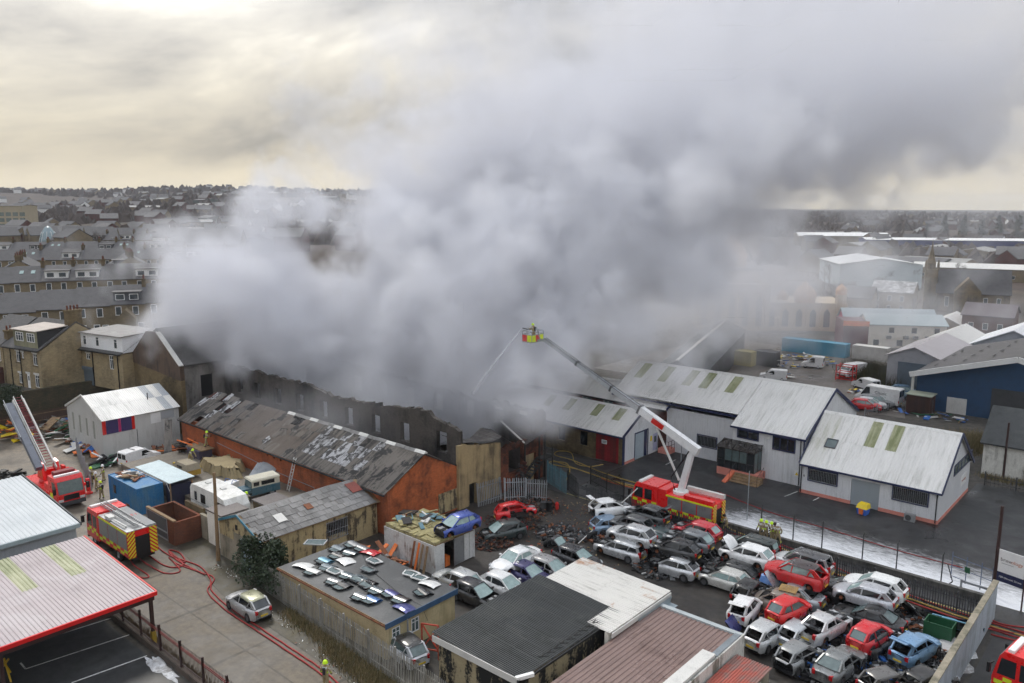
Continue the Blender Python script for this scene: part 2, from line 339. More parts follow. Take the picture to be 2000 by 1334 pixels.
M['skin']=paint((.50,.30,.22),.6,.1);M['kit_tan']=paint((.34,.27,.15),.85,.25,scale=4);M['kit_dark']=paint((.03,.03,.035),.85,.3);M['silver_trim']=paint((.62,.62,.60),.4,.1)
def hazard_mat(ca,cb,w=.16):
 m,t,b=new_mat('chevrons');c=tn(t,'ShaderNodeTexCoord');s=tn(t,'ShaderNodeSeparateXYZ');t.links.new(c.outputs['Object'],s.inputs[0])
 ay=mth(t,'ABSOLUTE',s.outputs[1]);f=mth(t,'FRACT',mth(t,'DIVIDE',mth(t,'SUBTRACT',s.outputs[2],mth(t,'MULTIPLY',ay,-1.0)),w*2));st=mth(t,'GREATER_THAN',f,.5)
 setc(t,b,mix_(t,st,ca,cb));b.inputs['Roughness'].default_value=.4;return m
M['chevron']=hazard_mat((.62,.02,.015),(.75,.72,.03))
# ---------------------------------------------------------------- terrain
def sst(e0,e1,x):
 t=max(0.0,min(1.0,(x-e0)/(e1-e0)));return t*t*(3-2*t)
def lerp_tab(tab,x):
 if x<=tab[0][0]:return tab[0][1]
 for (x0,y0),(x1,y1) in zip(tab,tab[1:]):
  if x<=x1:return y0+(y1-y0)*(x-x0)/(x1-x0)
 return tab[-1][1]
ZL=[(100,4.0),(112,4.2),(130,6.8),(155,8.6),(250,8.2),(500,11),(800,20),(1200,36),(1700,56),(2200,63),(2600,58),(6000,30)]
ZR=[(150,0),(230,1.5),(400,3),(800,7),(1500,17),(2200,27),(2700,29),(3300,22),(6000,15)]
def terrain(x,y):
 a=x*CG+y*SG;b=-x*SG+y*CG
 if y<20:return 0.0
 wdt=.5 if b<58 else .5+(b-58)*1.2
 st=sst(-113.2,-113.2-wdt,a)
 s=sst(.06,-.12,x/y)
 z=lerp_tab(ZR,y)*(1-s)+lerp_tab(ZL,y)*s
 if y>300:z+=(math.sin(x*.009+1.3)*math.cos(y*.004+x*.002))*min(1,(y-300)/800)*(4.5 if x>0 else 9)
 return z*st
def axis_lines(core,lo,hi,g=1.13):
 out=list(core);d=core[1]-core[0];x=core[0]
 while x>lo:d*=g;x-=d;out.insert(0,x)
 d=core[-1]-core[-2];x=core[-1]
 while x<hi:d*=g;x+=d;out.append(x)
 return out
ca=[-160,-152,-144,-136,-128,-122,-118,-115,-114,-113.7,-113.5,-113.2,-112,-108,-100,-90,-80,-70,-60,-50,-40,-30,-20,-10,0,10]
cb=[-10,0,10,20,30,40,50,58,66,74,82,90,100,110,120,130,140,150]
LA=axis_lines(ca,-5200,1500,1.12);LB=axis_lines(cb,-300,5200,1.12)
def ground_material():
 m,t,b=new_mat('town_ground');g=geo_pos(t);n1=noise(t,g,.012,8,.66,.3);n2=noise(t,g,.09,6,.65);n3=noise(t,g,1.2,5,.6)
 far=ramp_(t,n1,[(.36,(.085,.062,.050)),(.48,(.060,.045,.038)),(.56,(.105,.082,.060)),(.66,(.055,.052,.038)),(.75,(.13,.115,.10))])
 f=mix_(t,ramp_(t,n2,[(.4,0.0),(.65,.8)]),far,(.050,.038,.032));near=ramp_(t,n3,[(.35,(.055,.052,.048)),(.6,(.10,.092,.08)),(.75,(.14,.125,.105))])
 gp=tn(t,'ShaderNodeNewGeometry');ln=tn(t,'ShaderNodeVectorMath',operation='LENGTH');t.links.new(gp.outputs['Position'],ln.inputs[0])
 mr=tn(t,'ShaderNodeMapRange');t.links.new(ln.outputs['Value'],mr.inputs[0]);mr.inputs[1].default_value=150;mr.inputs[2].default_value=320
 setc(t,b,mix_(t,mr.outputs[0],near,f));b.inputs['Roughness'].default_value=.85;b.inputs['Specular IOR Level'].default_value=.2;bump(t,b,n3,.3,.03);return m
def wet_ground(name,c,c2,wet=.5,scale=.35,snow=None,joints=None,lo=.42,hi=.62,flecks=.5):
 m,t,b=new_mat(name);v=coords(t);n1=noise(t,v,scale,7,.65,.6);n2=noise(t,v,scale*7,6,.68);n3=noise(t,v,9,4,.7);n4=noise(t,v,scale*.4,4,.6)
 f=mth(t,'ADD',mth(t,'MULTIPLY',n1,.6),mth(t,'MULTIPLY',n2,.4));col=ramp_(t,f,[(lo,c),(hi,c2)])
 col=mix_(t,ramp_(t,n3,[(.62,0.0),(.74,flecks)]),col,mul(c2,1.35));col=mix_(t,ramp_(t,n4,[(.40,.5),(.52,0.0)]),col,mul(c,.55))
 ro=ramp_(t,mth(t,'ADD',mth(t,'MULTIPLY',n1,.5),mth(t,'MULTIPLY',n4,.5)),[(.40,.12+.5*(1-wet)),(.58,.75)])
 h=n3
 if joints:
  s=tn(t,'ShaderNodeSeparateXYZ');t.links.new(v,s.inputs[0]);jm=None
  for ax,w in joints:
   fr=mth(t,'FRACT',mth(t,'ADD',mth(t,'DIVIDE',s.outputs[ax],w),mth(t,'MULTIPLY',n2,.03)));j=mth(t,'LESS_THAN',fr,.035 if w>1 else .18);jm=j if jm is None else mth(t,'MAXIMUM',jm,j)
  col=mix_(t,mth(t,'MULTIPLY',jm,.6),col,mul(c,.45))
 if snow:
  ax,e0,e1,amt=snow;s=tn(t,'ShaderNodeSeparateXYZ');t.links.new(v,s.inputs[0])
  mr=tn(t,'ShaderNodeMapRange');t.links.new(s.outputs[ax],mr.inputs[0]);mr.inputs[1].default_value=e0;mr.inputs[2].default_value=e1
  mr2=tn(t,'ShaderNodeMapRange');t.links.new(s.outputs[0],mr2.inputs[0]);mr2.inputs[1].default_value=-39.0;mr2.inputs[2].default_value=-29.0
  sv=tn(t,'ShaderNodeMapping');sv.inputs['Scale'].default_value=(.45,1.5,1);sv.inputs['Rotation'].default_value=(0,0,.25);t.links.new(v,sv.inputs[0]);sn=noise(t,sv.outputs[0],2.4,9,.72,1.2)
  k=ramp_(t,mth(t,'ADD',mth(t,'MULTIPLY',sn,.55),mth(t,'MULTIPLY',mth(t,'MULTIPLY',mr.outputs[0],mr2.outputs[0]),.5)),[(.50,0.0),(.72,amt)]);col=mix_(t,k,col,(.74,.75,.77));ro=mth(t,'MAXIMUM',ro,mth(t,'MULTIPLY',k,.7))
 setc(t,b,col);t.links.new(ro,b.inputs['Roughness']);b.inputs['Specular IOR Level'].default_value=.5;bump(t,b,h,.25,.02);return m
M['ground']=ground_material()
M['asphalt']=wet_ground('wet_asphalt',(.020,.020,.021),(.052,.051,.051),.8,.22,(1,72.5,63.0,1.0))
M['asphalt_road']=wet_ground('wet_road',(.030,.030,.031),(.068,.066,.063),.6,.3)
M['asphalt_dark']=wet_ground('dark_wet_asphalt',(.022,.023,.024),(.050,.052,.052),.8,.25)
M['mud']=wet_ground('oily_yard_mud',(.012,.011,.010),(.066,.055,.046),.7,.28,lo=.40,hi=.60)
M['concrete']=wet_ground('old_concrete',(.055,.045,.034),(.165,.137,.10),.35,.30,None,((0,7.3),(1,3.4)),.40,.60)
M['concrete_plain']=wet_ground('yard_concrete',(.095,.08,.063),(.25,.205,.15),.5,.25)
M['verge']=wet_ground('muddy_verge',(.040,.036,.026),(.10,.085,.05),.5,.5)
M['yard_far']=wet_ground('puddled_yard',(.10,.085,.072),(.19,.165,.14),.7,.18)
M['snow']=wet_ground('thin_snow',(.30,.29,.28),(.74,.75,.77),.1,.6,None,None,.42,.52,.2)
mb=MB();na,nb=len(LA),len(LB)
for b_ in LB:
 for a_ in LA:
  p=W(a_,b_);mb.v.append((p.x,p.y,terrain(p.x,p.y)))
for j in range(nb-1):
 for i in range(na-1):mb.f.append((j*na+i,j*na+i+1,(j+1)*na+i+1,(j+1)*na+i));mb.m.append(0)
tag(mb.build('ground',M['ground'],smooth=True),kind='structure')
def patch(name,poly,mat,z):
 m_=MB();m_.face([(a,b,z) for a,b in poly]);o=on_grid(m_.build(name,mat));return tag(o,kind='structure')
patch('yard',[(-46,62.4),(25,62.4),(25,77),(-28.9,77),(-28.9,80),(-46,82)],M['asphalt'],.012)
patch('yard',[(-16.0,77),(25,77),(25,92),(-16.0,90)],M['asphalt_dark'],.010)
patch('street',[(-80,63.2),(-46.2,70.8),(-46.2,62.4),(40,62.2),(40,59.6),(-50,59.6),(-80,62)],M['asphalt_road'],.008)
patch('scrapyard_ground',[(-52,43),(-8.6,43),(-8.6,59.5),(-52,59.5)],M['mud'],.006)
patch('scrapyard_ground',[(-54,32),(-20,32),(-20,42.9),(-54,42.9)],M['mud'],.006)
patch('alley',[(-66,20.4),(-10,20.4),(-10,25.2),(-52,26.6),(-66,29)],M['concrete'],.008)
patch('verge',[(-66,29.05),(-52,26.65),(-10,25.25),(-10,29.0),(-50,30.2),(-66,31)],M['verge'],.007)
patch('car_park',[(-70,-5),(-10,-5),(-10,19.4),(-70,19.4)],M['asphalt_dark'],.008)
patch('yard',[(-112.8,16),(-66.2,16),(-66.2,31),(-52.2,43.4),(-92,43.4),(-112.8,50)],M['concrete_plain'],.007)
patch('lane',[(-8.4,20),(40,20),(40,59.4),(-8.4,59.4)],M['asphalt_road'],.006)
patch('works_yard',[(-80,112),(-29,112),(-34,128),(-38,150),(-80,158)],M['yard_far'],.010)
def line(name,p,q,w,mat,z=.016):
 P_,Q_=Vector((*p,0)),Vector((*q,0));d=(Q_-P_).normalized();n=Vector((-d.y,d.x,0))*w/2
 m_=MB();m_.face([(*(P_+n).xy,z),(*(P_-n).xy,z),(*(Q_-n).xy,z),(*(Q_+n).xy,z)]);return tag(on_grid(m_.build(name,mat)),kind='structure')
M['road_paint']=stained('worn_white_line',(.66,.66,.64),(.12,.12,.12),.8,1.6,.7,False,.52,.62)
for p,q in (((50,1307),(253,1240)),((83.7,1249.5),(222,1206)),((83.7,1249.5),(68,1231)),((140,1334),(287,1281)),((50,1307),(40,1295))):
 line('road_marking',site(*p),site(*q),.11,M['road_paint'])
for p,q in (((1532,970),(1558,960)),((1588,978),(1600,972)),((1300,908),(1320,898))):line('road_marking',site(*p),site(*q),.1,M['road_paint'],.02)
line('road_marking',(-46,59.75),(-9,59.75),.10,paint((.45,.38,.12),.7,.3),.014)
# slush left against the car park fence and in the corner of the scrapyard
def blob(name,pts,mat,z=.03):
 m_=MB();m_.face([(a,b,z) for a,b in pts]);o=on_grid(m_.build(name,mat));return o
def rough_patch(name,label,ca_,cb_,ra,rb,mat,z,n=40,seed=1,h=.06):
 r=random.Random(seed);m_=MB();ring=[];ph=[r.uniform(0,6.3) for _ in range(6)]
 for i in range(n):
  t=2*PI*i/n;k=1+.16*math.sin(3*t+ph[0])+.12*math.sin(5*t+ph[1])+.10*math.sin(9*t+ph[2])+.08*r.uniform(-1,1);ring.append((ca_+ra*k*math.cos(t),cb_+rb*k*math.sin(t)))
 inner=[(ca_+(a-ca_)*.8,cb_+(b-cb_)*.8) for a,b in ring]
 for i in range(n):
  j=(i+1)%n;m_.face([(*ring[i],z),(*ring[j],z),(*inner[j],z+h*r.uniform(.6,1)),(*inner[i],z+h*r.uniform(.6,1))])
 m_.face([(*p,z+h*.8) for p in inner]);return tag(on_grid(m_.build(name,mat,smooth=False)),label,None,None,'stuff')
a_,b_=site(315,1305);rough_patch('snow','thawing strip of snow beside the brown fence',a_,b_,1.9,.42,M['snow'],.012,seed=3)
a_,b_=site(1845,1275);rough_patch('snow','trampled snow in the corner of the scrapyard',a_+.2,b_,1.6,2.2,M['snow'],.012,seed=5)
a_,b_=site(1790,1215);rough_patch('snow','slush by the green skip',a_,b_,1.4,.9,M['snow'],.012,seed=6)
# ---------------------------------------------------------------- shared building blocks
SHEETS={}
def corr_mesh(w,l,pitch,depth,mat,thick=.0):
 k=(round(w,3),round(l,3),pitch,depth,mat.name)
 if k in SHEETS:return SHEETS[k]
 m_=MB();n=max(1,round(w/pitch));p=w/n;xs=[]
 for i in range(n):
  for f,h in ((0,0),(.30,0),(.44,1),(.86,1)):xs.append((i*p+f*p,h*depth))
 xs.append((w,0));vs=[(x,y,z) for y in (0,l) for x,z in xs];k2=len(xs)
 m_.add(vs,[(i,i+1,k2+i+1,k2+i) for i in range(k2-1)]);me=m_.mesh('roof_sheet',mat);SHEETS[k]=me;return me
def basis(o,u,s):
 u=Vector(u).normalized();s=Vector(s).normalized();n=u.cross(s).normalized();s=n.cross(u)
 return Matrix(((u.x,s.x,n.x,o[0]),(u.y,s.y,n.y,o[1]),(u.z,s.z,n.z,o[2]),(0,0,0,1)))
def roof(parent,o,u,s,Wd,Ln,mat,sw=1.0,rows=1,pitch=.25,depth=.035,pick=None,name='roof_sheet',skip=None,jit=0.0):
 """sheets laid side by side: origin o at the eave, u along the eave, s up the slope; returns them"""
 n=max(1,round(Wd/sw));w=Wd/n;l=Ln/rows;out=[];B=basis(o,u,s)
 for j in range(rows):
  for i in range(n):
   if skip and skip(i,j,n,rows):continue
   mt=pick(i,j,n,rows) if pick else mat
   ob=put(name,corr_mesh(w+(0 if i==n-1 else .03),l+(.06 if j<rows-1 else 0),pitch,depth,mt),parent)
   jj=rnd.uniform(-1,1)*jit
   ob.matrix_local=B@Matrix.Translation((i*w+jj*.5,j*l,.012*j+(.004 if i%2 else 0)+abs(jj)*.3))@Matrix.Rotation(jj,4,'Z')@Matrix.Rotation(jj*.6,4,'X');out.append(ob)
 return out
def window(parent,x0,x1,z0,z1,y,frame='pvc',glass='glass_house',bars=1,rail=0,depth=.06,fw=.07,face=-1,axis='x',sill=True,lintel=None,name='window'):
 """a framed window on the plane y (axis x) or x (axis y); face is the outward direction"""
 m_=MB();f=face;ya,yb=sorted((y,y+f*depth))
 m_.box(x0,x1,ya,yb,z0,z0+fw);m_.box(x0,x1,ya,yb,z1-fw,z1);m_.box(x0,x0+fw,ya,yb,z0+fw,z1-fw);m_.box(x1-fw,x1,ya,yb,z0+fw,z1-fw)
 for i in range(bars):xc=x0+(x1-x0)*(i+1)/(bars+1);m_.box(xc-fw*.35,xc+fw*.35,ya,yb,z0+fw,z1-fw)
 if rail:zc=z0+(z1-z0)*rail;m_.box(x0+fw,x1-fw,ya,yb+.0,zc-fw*.3,zc+fw*.3)
 g=MB();yg=y+f*depth*.45;g.box(x0+fw*.5,x1-fw*.5,*sorted((yg,yg-f*.02)),z0+fw*.5,z1-fw*.5)
 objs=[]
 if axis=='y':
  for q in (m_,g):q.v=[(p[1],p[0],p[2]) for p in q.v];q.f=[tuple(reversed(f_)) for f_ in q.f]
 o=m_.build(name,M[frame] if isinstance(frame,str) else frame,parent);g.build('pane',M[glass],o)
 if sill or lintel:
  s=MB();ys,yt=sorted((y,y+f*(depth+.05)))
  if sill:s.box(x0-.1,x1+.1,ys,yt,z0-.14,z0-.002)
  if lintel:s.box(x0-.12,x1+.12,*sorted((y,y+f*.03)),z1+.002,z1+.22)
  if axis=='y':s.v=[(p[1],p[0],p[2]) for p in s.v]
  s.build('sill',M[lintel] if lintel else M['stone_warm'],o)
 return o
def pane_bars(parent,x0,x1,z0,z1,y,face=-1,n=12):
 o=window(parent,x0,x1,z0,z1,y,'navy','glass_dark',0,0,.08,.1,face,'x',False)
 m_=MB();m_.box(x0+.1,x1-.1,*sorted((y+face*.05,y+face*.07)),z0+.1,z0+.16);m_.box(x0+.1,x1-.1,*sorted((y+face*.05,y+face*.07)),z1-.16,z1-.1)
 for i in range(n):xc=x0+.12+(x1-x0-.24)*i/(n-1);m_.box(xc-.012,xc+.012,*sorted((y+face*.072,y+face*.09)),z0+.1,z1-.1)
 m_.build('bars',M['grey'],o);return o
def board_text(parent,txt,size,loc,rot,mat,name='lettering',align='CENTER',extr=.004):
 cu=bpy.data.curves.new('txt','FONT');cu.body=txt;cu.size=size;cu.extrude=extr;cu.align_x=align;cu.align_y='CENTER'
 tmp=bpy.data.objects.new('tmp',cu);C.objects.link(tmp);me=bpy.data.meshes.new_from_object(tmp.evaluated_get(bpy.context.evaluated_depsgraph_get()))
 bpy.data.objects.remove(tmp);me.materials.clear();me.materials.append(mat);return put(name,me,parent,loc,rot)
 # ---------------------------------------------------------------- white industrial units on the far side of the street
def ribs(parent,x0,x1,z0,z1,y,holes,mat,step=.3,face=-1,axis='x',top=None):
 m_=MB();x=x0+step/2
 while x<x1-.03:
  zt=top(x) if top else z1
  cuts=sorted([(h[2]-.12,h[3]+.12) for h in holes if h[0]-.14<x<h[1]+.14]);z=z0
  for c0,c1 in cuts+[(zt,zt)]:
   if c0-z>.1:m_.box(x-.035,x+.035,*sorted((y,y+face*.022)),z,min(c0,zt))
   z=max(z,c1)
  x+=step
 if axis=='y':m_.v=[(p[1],p[0],p[2]) for p in m_.v];m_.f=[tuple(reversed(f_)) for f_ in m_.f]
 o=m_.build('wall_ribs',mat,parent);o['kind']='stuff';return o
def gable(parent,y0,y1,ez0,ez1,ym,rz,x,t,mat,name='gable_wall',z0=0.0):
 m_=MB();m_.prism([(y0,z0),(y1,z0),(y1,ez1),(ym,rz),(y0,ez0)],0,x,x+t);return m_.build(name,mat,parent)
def trim_gable(parent,y0,y1,ez0,ez1,ym,rz,x,mat,w=.22,t=.06):
 m_=MB();m_.bar((x,y0,ez0),(x,ym,rz),t,w);m_.bar((x,ym,rz),(x,y1,ez1),t,w);return m_.build('barge_board',mat,parent)
def rlight(i_,j_,cols):return (lambda i,j,n,r:M['rooflight'] if (i in cols and j==j_) else i_)
def slope(dy,dz):return math.hypot(dy,dz)
# unit with the roller shutter, nearest the camera
R_=root('industrial_unit','low white industrial unit with grey roller shutter and two barred windows, pink plinth','industrial unit',-28.6,75.4)
L,Dp,E_,Rz=12.4,11.4,3.1,7.1
holes=[(4.85,7.4,.0,2.55)]
m_=MB();m_.wall(0,L,.35,E_,0,.18,holes);m_.build('front_wall',M['wall_sheet'],R_)
wins=[(.7,3.6,1.4,2.75),(8.5,11.6,1.4,2.85)]
ribs(R_,0,L,.36,E_,0,holes+wins,M['wall_sheet'])
m_=MB();m_.wall(-.02,L+.02,0,.35,-.03,.18,[(4.85,7.4,-1,1)]);m_.box(L-.02,L+.03,0,Dp,0,.34);m_.build('plinth',M['pink'],R_)
m_=MB();m_.wall(.0,L,0,E_,Dp-.18,Dp);m_.build('back_wall',M['wall_sheet'],R_)
gable(R_,0.19,Dp-.19,E_,E_,Dp/2,Rz-.1,L-.16,.16,M['wall_sheet']);gable(R_,.19,Dp-.19,E_,E_,Dp/2,Rz-.1,0,.16,M['wall_sheet'])
m_=MB();m_.box(4.87,7.38,.08,.14,0,2.53)
m_.build('roller_shutter',M['shutter'],R_)
m_=MB()
for k in range(16):m_.box(4.89,7.36,.06,.079,.03+k*.157,.03+k*.157+.12)
o=m_.build('shutter_slats',M['shutter'],R_);o['kind']='stuff'
for w_ in wins:pane_bars(R_,*w_,0,-1,18)
window(R_,4.7,11.6,3.25,4.3,L,'navy','glass_mid',4,0,.07,.1,1,'y',False)
SL=slope(Dp/2,Rz-E_)
def pick_d(i,j,n,r):return M['rooflight'] if (j==1 and i in (5,7)) else (M['roof_white_moss'] if i<2 else M['roof_white'])
roof(R_,(-.1,-.25,E_-.12),(1,0,0),(0,Dp/2,Rz-E_),L+.35,SL+.35,None,1.0,2,.25,.04,pick_d)
roof(R_,(L+.25,Dp+.25,E_-.12),(-1,0,0),(0,-Dp/2,Rz-E_),L+.35,SL+.35,M['roof_white'],4.2,1,.25,.04)
m_=MB();m_.prism([(Dp/2-.3,Rz-.08),(Dp/2+.3,Rz-.08),(Dp/2,Rz+.16)],0,-.12,L+.27);m_.build('ridge_cap',M['roof_white'],R_)
trim_gable(R_,-.25,Dp+.25,E_-.08,E_-.08,Dp/2,Rz+.05,L+.28,M['navy'],.3,.08);trim_gable(R_,-.25,Dp+.25,E_-.05,E_-.05,Dp/2,Rz+.08,-.14,M['navy'],.3,.08)
m_=MB();m_.box(-.1,L+.3,-.36,-.2,E_-.26,E_-.1);m_.build('gutter',M['navy'],R_);m_=MB();m_.tube([(L-.15,-.1,.1),(L-.15,-.1,E_-.25)],.05);m_.tube([(.1,-.1,.1),(.1,-.1,E_-.25)],.05);m_.build('downpipe',M['black'],R_)
o=window(R_,1.15,2.25,0,1.15,0,'lead','glass_mid',0,0,.08,.08,-1,'x',False,name='roof_window')
o.matrix_local=basis((0.2,.0,0),(1,0,0),(0,Dp/2,Rz-E_)).to_3x3().to_4x4()@Matrix.Rotation(-PI/2,4,'X');o.location=(.25,1.85,E_+1.42)
m_=MB();m_.box(L+.002,L+.03,8.0,10.0,1.35,2.4);sgn=m_.build('sign_board',M['white'],R_)
board_text(sgn,'brewology',.36,(L+.034,9.0,1.87),(PI/2,0,PI/2),paint((.35,.12,.06),.5,.1))
m_=MB();m_.box(.28,.42,-.06,-.03,1.7,1.9);m_.build('alarm_box',M['grey'],R_)
# two-storey unit with the glazed porch
R_=root('industrial_unit','long white industrial unit with mossy rooflights, navy trim and a glazed entrance porch','industrial unit',-53.2,77.0)
ox=lambda a:a+53.2
E_,Rz,ry=5.1,8.75,7.4;SL=slope(ry,Rz-E_)
m_=MB();m_.wall(ox(-36.8),ox(-29),0,E_,0,.18,[]);m_.box(ox(-36.8),ox(-36.62),.19,1.68,0,E_);m_.build('front_wall',M['wall_sheet'],R_)
m_=MB();m_.wall(0,ox(-36.83),0,E_+.0,1.7,1.88,[]);m_.build('front_wall',M['wall_sheet'],R_)
hs=[(ox(-36.2),ox(-33.8),3.8,4.75),(ox(-32.3),ox(-29.9),3.3,4.75)]
ribs(R_,ox(-36.8),ox(-29),.1,E_,0,hs,M['wall_sheet']);ribs(R_,ox(-45.4),ox(-36.85),.1,E_,1.7,[(ox(-41.8),ox(-39.3),1.35,2.7)],M['wall_sheet'])
window(R_,*hs[0],0,'navy','glass_dark',1,0,.1,.12,-1,'x',False);window(R_,*hs[1],0,'navy','glass_dark',2,0,.1,.12,-1,'x',False)
pane_bars(R_,ox(-41.8),ox(-39.3),1.35,2.75,1.7,-1,14)
LL=24.2
m_=MB();m_.prism([(.19,0),(2*ry-.0,0),(2*ry,E_),(ry,Rz-.12),(.19,E_-.02)],0,LL-.16,LL-.002);m_.build('gable_wall',M['wall_sheet'],R_)
m_=MB();m_.prism([(1.9,0),(2*ry,0),(2*ry,E_),(ry,Rz-.12),(1.9,E_+.8)],0,0,.16);m_.build('gable_wall',M['wall_sheet'],R_)
m_=MB();m_.box(0,LL,2*ry+.002,2*ry+.18,0,E_);m_.build('back_wall',M['wall_sheet'],R_)
ribs(R_,.2,ry*2,E_+.1,Rz,LL,[],M['wall_sheet'],.3,1,'y',top=lambda y:Rz-.2-abs(y-ry)*(Rz-E_)/ry)
dirs=(0,ry,Rz-E_)
roof(R_,(ox(-36.9),-.25,E_-.1),(1,0,0),dirs,ox(-28.75)-ox(-36.9),SL+.3,M['roof_white'],1.0,2,.25,.04)
q=1.45;kz=(Rz-E_)/ry
roof(R_,(-.1,q,E_-.1+kz*(q+.25)),(1,0,0),dirs,ox(-36.93)+.1,SL+.3-slope(q+.25,kz*(q+.25)),None,1.06,2,.25,.04,pick=lambda i,j,n,r:M['rooflight'] if (j==1 and i in (1,4,7,9,12)) else M['roof_white'])
roof(R_,(LL+.1,2*ry+.25,E_-.1),(-1,0,0),(0,-ry,Rz-E_),LL+.2,SL+.3,M['roof_white'],6,1,.25,.04)
m_=MB();m_.prism([(ry-.3,Rz-.06),(ry+.3,Rz-.06),(ry,Rz+.18)],0,-.12,LL+.2);m_.build('ridge_cap',M['roof_white'],R_)
trim_gable(R_,-.25,2*ry+.25,E_-.06,E_-.06,ry,Rz+.06,LL+.22,M['navy'],.3,.08)
m_=MB();m_.box(ox(-36.9),LL+.25,-.4,-.24,E_-.26,E_-.08);m_.box(0,ox(-36.95),1.3,1.44,E_+.42,E_+.6);m_.box(LL-.12,LL+.03,-.03,-.002,0,E_);m_.build('gutter',M['navy'],R_)
m_=MB();m_.tube([(LL-.35,-.1,.1),(LL-.35,-.1,E_-.2)],.05);m_.tube([(ox(-37.3),1.6,.1),(ox(-37.3),1.6,E_+.4)],.05);m_.build('downpipe',M['black'],R_)
m_=MB();m_.box(ox(-29.85),ox(-29.35),-.05,-.026,1.0,1.65);sg=m_.build('warning_sign',M['white'],R_);m_=MB();m_.prism([(ox(-29.78),1.12),(ox(-29.42),1.12),(ox(-29.6),1.45)],1,-.06,-.052);m_.build('triangle',M['yellow'],sg)
m_=MB();m_.lathe([(.001,-.0),(.13,-.01),(.13,-.09),(.001,-.1)],1,12,(ox(-32.75),0,4.4));m_.build('floodlight',M['white'],R_)
# porch on its platform with the steps
pr=MB();X0,X1,Y0,Y1,Z0,Z1=ox(-37.5),ox(-33.4),-1.75,-.03,.8,3.0
for x in [X0+(X1-X0)*i/5 for i in range(6)]:pr.bar((x,Y0,Z0),(x,Y0,Z1-.1),.07)
for y in (-.9,-.06):pr.bar((X0,y,Z0),(X0,y,Z1+.2),.07);pr.bar((X1,y,Z0),(X1,y,Z1+.2),.07)
for z in (Z0+.03,Z0+.85,Z1-.1):pr.bar((X0,Y0,z),(X1,Y0,z),.07);pr.bar((X0,Y0,z),(X0,-.06,z),.07);pr.bar((X1,Y0,z),(X1,-.06,z),.07)
po=pr.build('porch_frame',M['black'],R_)
cols=[X0+(X1-X0)*i/5 for i in range(6)]
for i in range(5):
 for za,zb in ((Z0+.07,Z0+.81),(Z0+.89,Z1-.14)):
  g=MB();g.box(cols[i]+.04,cols[i+1]-.04,Y0-.008,Y0+.008,za,zb);g.build('pane',M['glass_mid'] if (zb>2 and i in (1,2,3)) else M['glass_dark'],po)
for y0_,y1_ in ((Y0+.04,-.94),(-.86,-.1)):
 g=MB();g.box(X1-.008,X1+.008,y0_,y1_,Z0+.07,Z1-.14);g.build('pane',M['glass_mid'],po)
rf=MB();rf.hexa([(X0-.12,Y0-.15,Z1-.05),(X1+.12,Y0-.15,Z1-.05),(X1+.12,-.03,Z1+.42),(X0-.12,-.03,Z1+.42)],[(X0-.12,Y0-.15,Z1+.0),(X1+.12,Y0-.15,Z1+.0),(X1+.12,-.03,Z1+.48),(X0-.12,-.03,Z1+.48)])
rf.build('porch_roof',glassy((.045,.04,.036),.2),R_)
g=MB()
for i in range(6):x=X0-.1+(X1-X0+.2)*i/5;g.bar((x,Y0-.15,Z1+.02),(x,-.03,Z1+.5),.05,.05)
g.build('porch_glazing_bar',M['black'],R_)
st=MB();st.box(X0,X1+.5,Y0-.05,-.03,0,Z0-.01);st.build('porch_platform',M['pink'],R_)
st=MB()
for i in range(4):st.box(X1-1.9+i*.0,X1+1.1,Y0-.1-(i+1)*.36,Y0-.1-i*.36,0,Z0-.02-(i+1)*.17)
st.build('steps',M['timber'],R_)
st=MB();st.hexa([(X1-2.4,-4.0,.01),(X1-1.95,-4.1,.01),(X1-1.95,-1.85,.01),(X1-2.4,-1.85,.01)],[(X1-2.4,-4.0,.1),(X1-1.95,-4.1,.1),(X1-1.95,-1.85,.72),(X1-2.4,-1.85,.72)]);st.build('step_cheek',paint((.66,.17,.09),.8,.2),R_)
st=MB()
for x in (X1-1.9,X1+1.1):
 st.tube([(x,Y0-.1,Z0),(x,Y0-.1,Z0+.95),(x,Y0-1.6,1.05),(x,Y0-1.6,.02)],.025,5)
st.build('handrail',M['black'],R_)
# stepped unit behind the ramp
R_=root('industrial_unit','narrow tall white gabled unit with navy barge boards beside the raised boom','industrial unit',-68,78.3)
L,E_,Rz,Dp=22.4,5.1,6.65,5.3
m_=MB();m_.wall(0,L,0,E_,0,.2,[(4+3.2*i,5.4+3.2*i,3.7,4.7) for i in range(5)]);m_.build('front_wall',M['brick_dark'],R_)
for i in range(5):window(R_,4.02+3.2*i,5.38+3.2*i,3.72,4.68,.12,'offwhite','glass_mid',1,0,.05,.06,-1,'x',False)
m_=MB();m_.prism([(.21,0),(Dp,0),(Dp,E_),(Dp/2,Rz-.05),(.21,E_)],0,L-.2,L);m_.build('gable_wall',M['wall_sheet'],R_);gable(R_,.21,Dp,E_,E_,Dp/2,Rz-.05,0,.2,M['wall_sheet'])
m_=MB();m_.box(0,L-.21,Dp-.2,Dp-.01,0,E_);m_.build('back_wall',M['wall_sheet'],R_)
SL=slope(Dp/2,Rz-E_)
roof(R_,(-.1,-.35,E_-.2),(1,0,0),(0,Dp/2,Rz-E_),L+.25,SL+.4,M['roof_white'],1.02,1,.25,.04);roof(R_,(L+.15,Dp+.3,E_-.2),(-1,0,0),(0,-Dp/2,Rz-E_),L+.25,SL+.35,M['roof_white'],5,1,.25,.04)
m_=MB();m_.prism([(Dp/2-.28,Rz-.04),(Dp/2+.28,Rz-.04),(Dp/2,Rz+.16)],0,-.1,L+.14);m_.build('ridge_cap',M['roof_white'],R_)
